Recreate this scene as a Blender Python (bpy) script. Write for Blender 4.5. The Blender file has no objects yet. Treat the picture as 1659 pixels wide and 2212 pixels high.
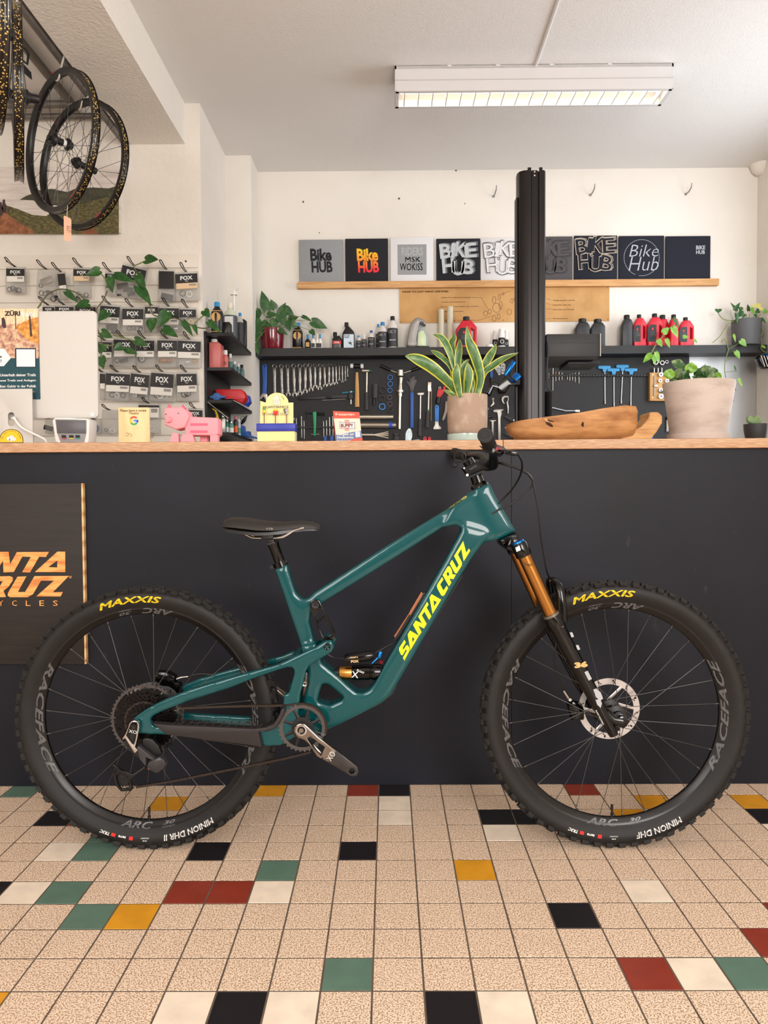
import bpy, bmesh, math, random
from mathutils import Vector, Matrix, Euler
from mathutils.geometry import tessellate_polygon
random.seed(7)
SC = bpy.context.scene
COL = SC.collection
PI = math.pi

# ------------------------------------------------------------------ camera (fitted to the floor tile grid)
FPX = 1587.5; CAMH = 1.017
_pi, _ya, _ro = math.radians(-1.83), math.radians(-0.374), math.radians(-0.35)
_fw = Vector((math.sin(_ya)*math.cos(_pi), math.cos(_ya)*math.cos(_pi), math.sin(_pi)))
_rt = Vector((math.cos(_ya), -math.sin(_ya), 0)); _up = _rt.cross(_fw)
_r2 = _rt*math.cos(_ro)+_up*math.sin(_ro); _u2 = -_rt*math.sin(_ro)+_up*math.cos(_ro)
cam = bpy.data.cameras.new('camera'); camo = bpy.data.objects.new('camera', cam); COL.objects.link(camo)
cam.sensor_fit = 'HORIZONTAL'; cam.sensor_width = 36.0; cam.lens = FPX*36.0/1659.0
cam.clip_start = 0.05; cam.clip_end = 60
camo.matrix_world = Matrix(((_r2.x, _u2.x, -_fw.x, 0), (_r2.y, _u2.y, -_fw.y, 0), (_r2.z, _u2.z, -_fw.z, CAMH), (0, 0, 0, 1)))
SC.camera = camo
def ray(x, y): return _fw + _r2*((x-829.5)/FPX) - _u2*((y-1106)/FPX)
def px(x, y, Y):
    d = ray(x, y); return Vector((0, 0, CAMH)) + d*(Y/d.y)
def pg(x, y, z=0.0):
    d = ray(x, y); return Vector((0, 0, CAMH)) + d*((z-CAMH)/d.z)
def mpp(Y): return Y/FPX          # metres per photo pixel at depth Y

# ------------------------------------------------------------------ exposure, sky, window daylight
SC.view_settings.view_transform = 'Standard'; SC.view_settings.look = 'None'
SC.view_settings.exposure = 0.0; SC.view_settings.gamma = 1.0; SC.view_settings.use_curve_mapping = False
W = bpy.data.worlds.new('sky'); SC.world = W; W.use_nodes = True
W.node_tree.nodes['Background'].inputs[0].default_value = (0.80, 0.89, 1.0, 1)
W.node_tree.nodes['Background'].inputs[1].default_value = 1.0
def area_light(name, loc, target, sx, sy, power, color):
    l = bpy.data.lights.new(name, 'AREA'); l.shape = 'RECTANGLE'; l.size = sx; l.size_y = sy
    l.energy = power; l.color = color
    o = bpy.data.objects.new(name, l); COL.objects.link(o); o.location = loc
    o.rotation_euler = (Vector(target)-Vector(loc)).to_track_quat('-Z', 'Y').to_euler()
    return o
# daylight entering through the shop front behind the camera and the side window of the workshop
area_light('shop_window_offscreen', (1.52, -2.56, 2.0), (1.0, 3.0, 1.1), 1.66, 1.8, 168, (1.0, 0.95, 0.905))
area_light('shop_left_daylight_offscreen', (-2.0, -2.56, 2.0), (-1.4, 3.0, 1.0), 1.6, 1.8, 88, (1.0, 0.95, 0.905))  # assumed second opening of the unseen shop front, left of the pier
area_light('side_window_offscreen', (2.62, 3.65, 1.95), (-1.0, 3.9, 1.5), 1.5, 1.7, 40, (0.86, 0.93, 1.0))

# ------------------------------------------------------------------ materials
def lin(c):
    r = []
    for v in c[:3]:
        v = v/255.0
        r.append(v/12.92 if v <= 0.04045 else ((v+0.055)/1.055)**2.4)
    return (r[0], r[1], r[2], 1.0)
MATS = {}
def M(name, rgb=None, rough=0.5, metal=0.0, coat=0.0, spec=0.5, var=None, bump=None, alpha=1.0, trans=0.0, ior=1.45, emit=None, stretch=None, coord='P', sheen=0):
    """principled material; var=(scale, rgb2, low, high[, detail]) mixes a second colour by noise; bump=(scale, strength)"""
    if name in MATS: return MATS[name]
    m = bpy.data.materials.new(name); m.use_nodes = True; MATS[name] = m
    nt = m.node_tree; b = nt.nodes['Principled BSDF']; L = nt.links.new
    b.inputs['Base Color'].default_value = lin(rgb); b.inputs['Roughness'].default_value = rough
    b.inputs['Metallic'].default_value = metal; b.inputs['Coat Weight'].default_value = coat
    b.inputs['Coat Roughness'].default_value = 0.04
    b.inputs['Specular IOR Level'].default_value = spec; b.inputs['Alpha'].default_value = alpha
    b.inputs['Transmission Weight'].default_value = trans; b.inputs['IOR'].default_value = ior
    if sheen: b.inputs['Sheen Weight'].default_value = sheen
    if emit: b.inputs['Emission Color'].default_value = lin(emit[0]); b.inputs['Emission Strength'].default_value = emit[1]
    src = None
    if var or bump:
        if coord == 'P': src = nt.nodes.new('ShaderNodeNewGeometry').outputs['Position']
        else: src = nt.nodes.new('ShaderNodeTexCoord').outputs['Object']
        if stretch:
            mp = nt.nodes.new('ShaderNodeMapping'); mp.inputs['Scale'].default_value = stretch
            L(src, mp.inputs['Vector']); src = mp.outputs[0]
    if var:
        n = nt.nodes.new('ShaderNodeTexNoise'); n.inputs['Scale'].default_value = var[0]
        n.inputs['Detail'].default_value = var[4] if len(var) > 4 else 4
        L(src, n.inputs['Vector'])
        mr = nt.nodes.new('ShaderNodeMapRange'); mr.inputs['From Min'].default_value = var[2]; mr.inputs['From Max'].default_value = var[3]
        L(n.outputs[0], mr.inputs[0])
        mx = nt.nodes.new('ShaderNodeMix'); mx.data_type = 'RGBA'
        mx.inputs[6].default_value = lin(rgb); mx.inputs[7].default_value = lin(var[1])
        L(mr.outputs[0], mx.inputs[0]); L(mx.outputs[2], b.inputs['Base Color'])
    if bump:
        n2 = nt.nodes.new('ShaderNodeTexNoise'); n2.inputs['Scale'].default_value = bump[0]; n2.inputs['Detail'].default_value = 3
        L(src, n2.inputs['Vector'])
        bp = nt.nodes.new('ShaderNodeBump'); bp.inputs['Strength'].default_value = bump[1]; bp.inputs['Distance'].default_value = 0.004
        L(n2.outputs[0], bp.inputs['Height']); L(bp.outputs[0], b.inputs['Normal'])
    return m

# ------------------------------------------------------------------ mesh helpers
ORG = {}
def catmull(pts, k=6, closed=False):
    pts = [Vector(p) for p in pts]; n = len(pts)
    if n < 3: return pts
    out = []
    rng = range(n) if closed else range(n-1)
    for i in rng:
        if closed: a, b, c, d = pts[(i-1) % n], pts[i], pts[(i+1) % n], pts[(i+2) % n]
        else: a, b, c, d = pts[max(i-1, 0)], pts[i], pts[i+1], pts[min(i+2, n-1)]
        for j in range(k):
            t = j/k
            out.append(0.5*((2*b)+(c-a)*t+(2*a-5*b+4*c-d)*t*t+(3*b-a-3*c+d)*t**3))
    if not closed: out.append(pts[-1])
    return out
def smooth2(pts, k=4):
    return [(p.x, p.y) for p in catmull([Vector((a, b, 0)) for a, b in pts], k, True)]
def offset2(loop, d):
    """inward offset (for counter-clockwise loops) of a closed 2D loop"""
    n = len(loop); out = []
    for i in range(n):
        p0, p1, p2 = Vector(loop[i-1]), Vector(loop[i]), Vector(loop[(i+1) % n])
        a = (p1-p0); b = (p2-p1)
        if a.length < 1e-9 or b.length < 1e-9: out.append(tuple(p1)); continue
        a.normalize(); b.normalize()
        n1 = Vector((-a.y, a.x)); n2 = Vector((-b.y, b.x))
        m = n1+n2
        if m.length < 1e-6: m = n1
        m.normalize(); c = max(0.45, m.dot(n1))
        out.append(tuple(p1+m*(d/c)))
    return out
def area2(l): return 0.5*sum(l[i-1][0]*l[i][1]-l[i][0]*l[i-1][1] for i in range(len(l)))
class MB:
    def __init__(s): s.V = []; s.F = []
    def add(s, vs, fs):
        o = len(s.V); s.V.extend(Vector(v) for v in vs); s.F.extend(tuple(o+i for i in f) for f in fs); return s
    def box(s, c, size, R=None, ch=0.0):
        x, y, z = size[0]/2, size[1]/2, size[2]/2; c = Vector(c)
        if ch <= 0:
            vs = [Vector((i*x, j*y, k*z)) for i in (-1, 1) for j in (-1, 1) for k in (-1, 1)]
            fs = [(0, 1, 3, 2), (4, 6, 7, 5), (0, 4, 5, 1), (2, 3, 7, 6), (0, 2, 6, 4), (1, 5, 7, 3)]
        else:
            bm = bmesh.new(); bmesh.ops.create_cube(bm, size=1.0)
            for v in bm.verts: v.co = Vector((v.co.x*size[0], v.co.y*size[1], v.co.z*size[2]))
            bmesh.ops.bevel(bm, geom=list(bm.edges), offset=min(ch, 0.49*min(size)), segments=2, profile=0.5, affect='EDGES')
            bm.verts.index_update(); vs = [v.co.copy() for v in bm.verts]; fs = [tuple(v.index for v in f.verts) for f in bm.faces]; bm.free()
        if R is not None: vs = [R @ v for v in vs]
        return s.add([c+v for v in vs], fs)
    def bpx(s, x0, y0, x1, y1, Y, depth, ch=0.0, anchor='front'):
        """box whose front face fills a photo rectangle at depth Y"""
        a, b = px(x0, y1, Y), px(x1, y0, Y)
        return s.box(((a.x+b.x)/2, Y+depth/2, (a.z+b.z)/2), (abs(b.x-a.x), depth, abs(b.z-a.z)), None, ch)
    def tube(s, pts, r, n=8, cap=True, flat=None, up=None):
        pts = [Vector(p) for p in pts]; k = len(pts)
        rr = list(r) if isinstance(r, (list, tuple)) else [r]*k
        t0 = (pts[1]-pts[0]).normalized()
        ref = Vector(up) if up is not None else (Vector((0, 0, 1)) if abs(t0.z) < 0.9 else Vector((1, 0, 0)))
        u = (ref - t0*ref.dot(t0)).normalized(); vs = []
        for i in range(k):
            t = ((pts[min(i+1, k-1)]-pts[max(i-1, 0)])).normalized()
            u = (u - t*u.dot(t)).normalized(); w = t.cross(u)
            fl = 1.0 if flat is None else flat
            for j in range(n):
                a = 2*PI*j/n
                vs.append(pts[i]+u*(math.cos(a)*rr[i])+w*(math.sin(a)*rr[i]*fl))
        fs = [(i*n+j, i*n+(j+1) % n, (i+1)*n+(j+1) % n, (i+1)*n+j) for i in range(k-1) for j in range(n)]
        if cap: fs += [tuple(range(n-1, -1, -1)), tuple((k-1)*n+j for j in range(n))]
        return s.add(vs, fs)
    def lathe(s, c, prof, n=24, axis=(0, 0, 1), closed=False, a0=0.0, a1=2*PI, ex=None):
        """prof: list of (radius, height along axis)"""
        c = Vector(c); ax = Vector(axis).normalized()
        e = Vector(ex) if ex is not None else (Vector((1, 0, 0)) if abs(ax.x) < 0.9 else Vector((0, 0, 1)))
        u = (e-ax*e.dot(ax)).normalized(); w = ax.cross(u); vs = []; k = len(prof)
        full = abs(a1-a0-2*PI) < 1e-6; m = n if full else n+1
        for i in range(m):
            a = a0+(a1-a0)*i/n; d = u*math.cos(a)+w*math.sin(a)
            for r, h in prof: vs.append(c+d*r+ax*h)
        fs = []
        for i in range(n):
            i2 = (i+1) % m
            for j in range(k if closed else k-1):
                j2 = (j+1) % k
                fs.append((i*k+j, i2*k+j, i2*k+j2, i*k+j2))
        s.add(vs, fs)
        return s
    def prism(s, loop, y0, y1, holes=(), ch=0.0):
        """extrude a loop of (x, z) from depth y0 (near) to y1 (far), optionally chamfered"""
        loops = [list(loop)]+[list(h) for h in holes]
        if area2(loops[0]) < 0: loops[0].reverse()
        for h in loops[1:]:
            if area2(h) > 0: h.reverse()
        if ch > 0: levels = [(ch, y0), (ch*0.3, y0+ch*0.3), (0, y0+ch), (0, y1-ch), (ch*0.3, y1-ch*0.3), (ch, y1)]
        else: levels = [(0, y0), (0, y1)]
        base = len(s.V); idx = []
        for off, y in levels:
            row = []
            for l in loops:
                l2 = offset2(l, off) if off else l
                st = len(s.V); s.V.extend(Vector((p[0], y, p[1])) for p in l2); row.append((st, len(l2)))
            idx.append(row)
        for a, b in zip(idx, idx[1:]):
            for (sa, n), (sb, _) in zip(a, b):
                for i in range(n): s.F.append((sa+i, sa+(i+1) % n, sb+(i+1) % n, sb+i))
        for row, rev in ((idx[0], False), (idx[-1], True)):
            polys = [[s.V[st+i] for i in range(n)] for st, n in row]; flat = [st+i for st, n in row for i in range(n)]
            if len(polys) == 1 and len(polys[0]) <= 4:
                f = tuple(flat); s.F.append(f[::-1] if rev else f); continue
            tri = tessellate_polygon([[Vector((v.x, v.z, 0)) for v in p] for p in polys])
            for t in tri:
                f = tuple(flat[i] for i in t); s.F.append(f)
        return s
    def drop(s, z):
        d = z-min(v.z for v in s.V)
        for v in s.V: v.z += d
        return s
    def ppx(s, pts, Y, t0, t1, holes=(), ch=0.0):
        """prism from photo pixels at depth Y spanning Y+t0 .. Y+t1"""
        f = lambda L: [(p.x, p.z) for p in (px(a, b, Y) for a, b in L)]
        return s.prism(f(pts), Y+t0, Y+t1, [f(h) for h in holes], ch)
    def text(s, body, o, right, up, w=None, h=None, center=False, shear=0.0, bold=0.0, spacing=1.0, align='LEFT', lift=None):
        vs, fs, (mw, mh) = glyphs(body, shear, bold, spacing, align)
        sx = (w/mw) if w else (h/mh); sy = (h/mh) if h else sx
        o = Vector(o); right = Vector(right).normalized(); up = Vector(up).normalized()
        if center: o = o-right*(mw*sx/2)-up*(mh*sy/2)
        return s.add([o+right*(v[0]*sx)+up*(v[1]*sy) for v in vs], fs)
    def tpx(s, body, x0, y0, x1, y1, Y, shear=0.0, bold=0.0, spacing=1.0, align='LEFT'):
        """text filling a photo rectangle at depth Y"""
        a, b = px(x0, y1, Y), px(x1, y0, Y)
        return s.text(body, a, (1, 0, 0), (0, 0, 1), b.x-a.x, b.z-a.z, False, shear, bold, spacing, align)
    def build(s, name, mat, parent=None, smooth=40, kind=None, label=None, fix=True):
        o0 = ORG.get(parent.name, Vector((0, 0, 0))) if parent is not None else Vector((0, 0, 0))
        me = bpy.data.meshes.new(name); me.from_pydata([v-o0 for v in s.V], [], s.F)
        if fix:
            bm = bmesh.new(); bm.from_mesh(me); bmesh.ops.recalc_face_normals(bm, faces=bm.faces); bm.to_mesh(me); bm.free()
        return link(name, me, mat, parent, smooth, kind, label, o0)
def link(name, me, mat, parent=None, smooth=40, kind=None, label=None, org=None):
    me.materials.clear(); me.materials.append(mat)
    if smooth:
        me.polygons.foreach_set('use_smooth', [True]*len(me.polygons)); me.set_sharp_from_angle(angle=math.radians(smooth))
    o = bpy.data.objects.new(name, me); COL.objects.link(o)
    if parent is not None: o.parent = parent
    ORG[o.name] = org if org is not None else Vector((0, 0, 0))
    if kind: o['kind'] = kind
    if label: o['label'] = label
    return o
GL = {}
def glyphs(body, shear=0.0, bold=0.0, spacing=1.0, align='LEFT'):
    key = (body, shear, bold, spacing, align)
    if key in GL: return GL[key]
    c = bpy.data.curves.new('lettering', 'FONT'); c.body = body; c.size = 1.0; c.shear = shear; c.offset = 0.0 if 'M' in body or 'W' in body else bold
    c.space_character = spacing; c.align_x = align; c.resolution_u = 2; c.space_line = 0.95
    o = bpy.data.objects.new('lettering', c); COL.objects.link(o)
    me = bpy.data.meshes.new_from_object(o); bm = bmesh.new(); bm.from_mesh(me); bmesh.ops.triangulate(bm, faces=bm.faces); bm.to_mesh(me); bm.free()
    vs = [(v.co.x, v.co.y) for v in me.vertices]; fs = [tuple(p.vertices) for p in me.polygons]
    if bold > 0 and c.offset == 0.0:      # outline offset breaks M and W: thicken them with shifted copies
        n = len(vs); q = ((-bold, 0), (bold, 0), (0, -bold), (0, bold)); vs, fs = [(x+a, y+b) for a, b in q for x, y in vs], [tuple(i+k*n for i in f) for k in range(4) for f in fs]
    bpy.data.objects.remove(o); bpy.data.curves.remove(c); bpy.data.meshes.remove(me)
    if not vs: vs = [(0, 0)]
    x0 = min(v[0] for v in vs); y0 = min(v[1] for v in vs); x1 = max(v[0] for v in vs); y1 = max(v[1] for v in vs)
    GL[key] = ([(v[0]-x0, v[1]-y0) for v in vs], fs, (max(x1-x0, 1e-4), max(y1-y0, 1e-4)))
    return GL[key]
def thing(name, label, cat, loc, group=None):
    o = bpy.data.objects.new(name, None); COL.objects.link(o); o.location = loc; o.empty_display_size = 0.05
    o['label'] = label; o['category'] = cat
    if group: o['group'] = group
    ORG[o.name] = Vector(loc); return o
def tag(o, label, cat, group=None):
    o['label'] = label; o['category'] = cat
    if group: o['group'] = group
    return o
def struct(o): o['kind'] = 'structure'; return o
def dup(root, loc, label=None, group=None):
    r = root.copy(); COL.objects.link(r); r.location = loc; ORG[r.name] = Vector(loc)
    if label: r['label'] = label
    if group: r['group'] = group
    for ch in list(root.children):
        c = ch.copy(); COL.objects.link(c); c.parent = r
        for g in list(ch.children):
            d = g.copy(); COL.objects.link(d); d.parent = c
    return r
def remesh(mb, voxel, smooth_it=8, fac=0.5):
    """fuse overlapping closed pieces into one continuous smooth surface"""
    me = bpy.data.meshes.new('blend'); me.from_pydata(mb.V, [], mb.F)
    bm = bmesh.new(); bm.from_mesh(me); bmesh.ops.recalc_face_normals(bm, faces=bm.faces); bm.to_mesh(me); bm.free()
    o = bpy.data.objects.new('blend', me); COL.objects.link(o)
    r = o.modifiers.new('r', 'REMESH'); r.mode = 'VOXEL'; r.voxel_size = voxel
    if smooth_it:
        sm = o.modifiers.new('s', 'SMOOTH'); sm.factor = fac; sm.iterations = smooth_it
    dg = bpy.context.evaluated_depsgraph_get(); dg.update()
    m2 = bpy.data.meshes.new_from_object(o.evaluated_get(dg), depsgraph=dg)
    out = MB(); out.V = [v.co.copy() for v in m2.vertices]; out.F = [tuple(p.vertices) for p in m2.polygons]
    bpy.data.objects.remove(o); bpy.data.meshes.remove(me); bpy.data.meshes.remove(m2)
    return out
def smooth_depth(mb, it):
    """round the sections of a flat-sided blend: relax only the depth coordinate"""
    import numpy as np
    y = np.array([v.y for v in mb.V]); E = np.array(sorted({(min(a, b), max(a, b)) for f in mb.F for a, b in zip(f, f[1:]+f[:1])})); n = len(y)
    dg = np.bincount(E.ravel(), minlength=n).astype(float)
    for _ in range(it):
        s = np.bincount(E[:, 0], y[E[:, 1]], n)+np.bincount(E[:, 1], y[E[:, 0]], n); y = 0.5*y+0.5*s/dg
    for v, q in zip(mb.V, y): v.y = q
    return mb
def split2(s2, F, lim):
    """split long 2D triangles so that a print can follow a curved surface"""
    k = 0
    while k < len(F):
        f = F[k]; e = max(range(3), key=lambda i: (s2[f[i]][0]-s2[f[(i+1) % 3]][0])**2+(s2[f[i]][1]-s2[f[(i+1) % 3]][1])**2)
        a, b, c = f[e], f[(e+1) % 3], f[(e+2) % 3]
        if (s2[a][0]-s2[b][0])**2+(s2[a][1]-s2[b][1])**2 > lim*lim:
            s2.append(((s2[a][0]+s2[b][0])/2, (s2[a][1]+s2[b][1])/2)); n = len(s2)-1; F[k] = (a, n, c); F.append((n, b, c))
        else: k += 1
    return s2, F
def rot(axis, a): return Matrix.Rotation(a, 3, axis)
# ================================================================== THE SETTING
YL, YM, YB = 4.20, 4.85, 5.10            # depths of the three stepped wall faces
ZC = 3.19                                # ceiling height
XR = 2.53                                # right wall
XS = -1.055                              # column return wall
wallm = M('wall_plaster', (235, 229, 220), 0.85, var=(1.6, (227, 220, 210), 0.45, 0.75), bump=(26, 0.35), spec=0.25)
wallm2 = M('wall_plaster_warm', (235, 229, 220), 0.85, var=(2.2, (227, 220, 210), 0.45, 0.75), bump=(38, 0.8), spec=0.25)
ceilm = M('ceiling_woodchip', (228, 225, 222), 0.9, bump=(120, 0.5), spec=0.2)
whitem = M('white_lacquer', (238, 238, 236), 0.45)
grout = M('tile_grout', (104, 90, 78), 0.9, var=(9, (84, 72, 62), 0.4, 0.7))
# floor -----------------------------------------------------------
TL = 0.105; TX0 = -0.0393; TY0 = 1.4568; GAP = 0.0040
fl = MB(); fl.box((0, 1.3, -0.0507), (7.6, 8.2, 0.1)); floor = struct(fl.build('floor', grout))
def tile_mat(name, rgb, rgb2=None, rough=0.32):
    if rgb2: return M(name, rgb, rough, var=(300, rgb2, 0.515, 0.55, 1.5), bump=(300, 0.05))
    return M(name, rgb, rough, var=(14, tuple(int(c*0.93) for c in rgb), 0.4, 0.7), bump=(40, 0.05))
TM = {'s': tile_mat('speckled_tile', (246, 222, 198), (172, 140, 114)), 'k': tile_mat('black_tile', (34, 31, 34)),
      'w': tile_mat('ivory_tile', (250, 234, 214)), 'g': tile_mat('green_tile', (98, 128, 113)),
      'y': tile_mat('ochre_tile', (229, 161, 42)), 'r': tile_mat('red_tile', (146, 58, 42))}
TC = {}
for j, row in {-1: {-4: 'w', -3: 'k', -2: 'w', 1: 'k', 2: 'w', -8: 'y'}, 0: {-1: 'g', 5: 'r', 6: 'w', 7: 'g'}, 1: {8: 'r'},
               2: {4: 'k', 9: 'r', -7: 'g', -6: 'y'}, 3: {-8: 'g', -9: 'w', -10: 'k', -5: 'r', -4: 'r', -3: 'w', 6: 'w'},
               4: {-3: 'g', 2: 'y'}, 5: {-5: 'k', -8: 'g', -9: 'w', -1: 'k'}, 6: {-8: 'g', 3: 'w', 11: 'w'},
               7: {0: 'w', 3: 'k', 4: 'k', 7: 'y', -10: 'k', -9: 'r', 11: 'k'}, 8: {0: 'w', 8: 'y', 11: 'y', -7: 'y'},
               9: {-4: 'y', -1: 'r', 0: 'k', -12: 'g', 6: 'r'}}.items():
    for i, c in row.items(): TC[(i, j)] = c
def tile_mesh():
    h = (TL-GAP)/2; e = 0.0005
    vs = [(-h, -h, -0.006), (h, -h, -0.006), (h, h, -0.006), (-h, h, -0.006), (-h, -h, -e), (h, -h, -e), (h, h, -e), (-h, h, -e),
          (-h+e, -h+e, 0), (h-e, -h+e, 0), (h-e, h-e, 0), (-h+e, h-e, 0)]
    fs = [(8, 9, 10, 11)]+[(a+k, a+(k+1) % 4, b+(k+1) % 4, b+k) for a, b in ((0, 4), (4, 8)) for k in range(4)]
    return vs, fs
tv, tf = tile_mesh(); tmesh = {}
for c, m in TM.items():
    me = bpy.data.meshes.new('tile'); me.from_pydata(tv, [], tf); me.materials.append(m); tmesh[c] = me
inview = set()
for j in range(-1, 10):
    ymid = TY0+(j+0.5)*TL
    for i in range(-14, 15):
        xm = TX0+(i+0.5)*TL
        if abs(xm) < ymid*0.53+0.10: inview.add((i, j))
for (i, j) in sorted(inview):
    o = bpy.data.objects.new('tile', tmesh[TC.get((i, j), 's')]); COL.objects.link(o); o.parent = floor
    o.location = (TX0+(i+0.5)*TL, TY0+(j+0.5)*TL, random.uniform(-0.0003, 0.0003))
    o.rotation_euler = (random.uniform(-.0015, .0015), random.uniform(-.0015, .0015), 0)
rest = MB()
for j in range(-36, 34):
    for i in range(-34, 25):
        if (i, j) in inview: continue
        x, y = TX0+(i+0.5)*TL, TY0+(j+0.5)*TL
        rest.add([(x+a, y+b, z) for a, b, z in tv], tf)
rest.build('tile', TM['s'], floor, smooth=0, kind='stuff', fix=False)
# walls, ceiling, beam ----------------------------------------------
def slab(name, lo, hi, mat):
    b = MB(); b.box([(l+h)/2 for l, h in zip(lo, hi)], [h-l for l, h in zip(lo, hi)]); return struct(b.build(name, mat, smooth=0))
slab('wall_left_front', (-3.6, YL, 0), (XS, YB+0.2, ZC), wallm2)
slab('wall_column', (XS-0.05, YM, 0), (-0.885, YB+0.2, ZC), wallm)
slab('wall_column_return', (XS, YL, 0), (XS+0.004, YM, ZC), wallm)
slab('wall_back', (-0.9, YB, 0), (XR+0.2, YB+0.2, ZC), wallm)
slab('wall_left', (-3.7, -2.8, 0), (-3.5, YL+0.1, ZC), wallm)
slab('ceiling', (-3.7, -2.8, ZC), (XR+0.2, YB+0.2, ZC+0.15), ceilm)
# right wall with the workshop window opening
slab('wall_right', (XR, 4.55, 0), (XR+0.16, YB, ZC), wallm)
slab('wall_right_near', (XR, -2.8, 0), (XR+0.16, 2.75, ZC), wallm)
slab('wall_right_sill', (XR, 2.75, 0), (XR+0.16, 4.55, 1.0), wallm)
slab('wall_right_lintel', (XR, 2.75, 2.9), (XR+0.16, 4.55, ZC), wallm)
# unseen shop front behind the camera; dark tone and middle pier cut reflections
shopm = M('shop_wall_dimmed', (128, 120, 112), 0.85, bump=(26, 0.3))
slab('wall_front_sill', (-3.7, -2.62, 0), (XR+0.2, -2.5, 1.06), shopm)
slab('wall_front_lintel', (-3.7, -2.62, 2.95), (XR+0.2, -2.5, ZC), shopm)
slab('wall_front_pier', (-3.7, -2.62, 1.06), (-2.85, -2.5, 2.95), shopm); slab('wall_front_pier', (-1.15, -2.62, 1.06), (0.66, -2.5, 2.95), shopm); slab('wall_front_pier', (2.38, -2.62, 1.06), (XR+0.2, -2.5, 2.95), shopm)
# boxed beam running from the shop front to the left wall, with the pipes beside it
zb = px(340, 312, YL).z; xb0 = px(283, 318, YL).x; xb1 = px(400, 310, YL).x
slab('wall_beam', (xb0, -2.5, zb), (xb1, YL, ZC), M('beam_plaster', (235, 229, 220), 0.9, bump=(60, 1.0), spec=0.2))
# ceiling corner bracket at the far right
corner = MB()
corner.lathe((XR, YB-0.04, ZC), [(0.0001, -0.07), (0.03, -0.065), (0.055, -0.04), (0.07, 0)], 20)
struct(corner.build('trim_corner', wallm))
# screw holes, plaster cracks on the back wall are parts of it
hole = M('plug_hole', (78, 72, 66), 0.8)
for (x, y, r) in ((655, 436, 2.0), (862, 429, 2.2), (1004, 440, 1.2), (690, 503, 1.2), (985, 368, 2.2), (1643, 394, 2.5), (1640, 405, 1.6)):
    h = MB(); p = px(x, y, YB); h.lathe(p, [(0.0001, -0.001), (r*mpp(YB), -0.001), (r*mpp(YB), 0.004)], 10, (0, 1, 0)); struct(h.build('wall_plug', hole))
# ceiling cable
cc = MB(); a = px(1218, -2, 1.0); 
ca = Vector((px(1155, 158, 1).x, 0, 0))
def pc(x, y, z=ZC): 
    d = ray(x, y); return Vector((0, 0, CAMH))+d*((z-CAMH)/d.z)
cc.tube([pc(1216, -30)-Vector((0, 0, .006)), pc(1150, 162)-Vector((0, 0, .006))], 0.008, 8)
struct(cc.build('trim_cable_duct', M('duct_white', (228, 226, 224), 0.5)))
# ================================================================== COUNTER
YC = 2.49
def c2(x, y): return (460+x/3.318, 1080+y/3.318)
def c3(x, y): return (840+x/3.95, 900+y/3.95)
def c4(x, y): return (1010+x/2.556, 1220+y/2.556)
def c5(x, y): return (200+x/2.86, 1420+y/2.86)
def c8(x, y): return (860+x/7.9, 1160+y/7.9)
def d7(x, y): return (220+x/10.37, 1530+y/10.37)
def ck(x, y): return (960+x/7.541, 920+y/7.541)
navy = M('counter_black_laminate', (31, 33, 41), 0.45, var=(2.2, (26, 27, 32), 0.35, 0.7), bump=(5, 0.10), spec=0.2)
def add_scuffs(m):
    nt = m.node_tree; b = nt.nodes['Principled BSDF']; L = nt.links.new
    g = nt.nodes.new('ShaderNodeNewGeometry'); mp = nt.nodes.new('ShaderNodeMapping'); mp.inputs['Scale'].default_value = (6, 1, 2.2)
    mp.inputs['Rotation'].default_value = (0, 0.6, 0)
    n = nt.nodes.new('ShaderNodeTexNoise'); n.inputs['Scale'].default_value = 5; n.inputs['Detail'].default_value = 9; n.inputs['Roughness'].default_value = 0.72
    mr = nt.nodes.new('ShaderNodeMapRange'); mr.inputs['From Min'].default_value = 0.64; mr.inputs['From Max'].default_value = 0.80; mr.inputs['To Max'].default_value = 0.85
    L(g.outputs['Position'], mp.inputs[0]); L(mp.outputs[0], n.inputs['Vector']); L(n.outputs[0], mr.inputs[0])
    old = b.inputs['Base Color'].links[0].from_socket
    mx = nt.nodes.new('ShaderNodeMix'); mx.data_type = 'RGBA'; mx.inputs[7].default_value = lin((66, 66, 72))
    L(mr.outputs[0], mx.inputs[0]); L(old, mx.inputs[6]); L(mx.outputs[2], b.inputs['Base Color'])
add_scuffs(navy)
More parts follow.
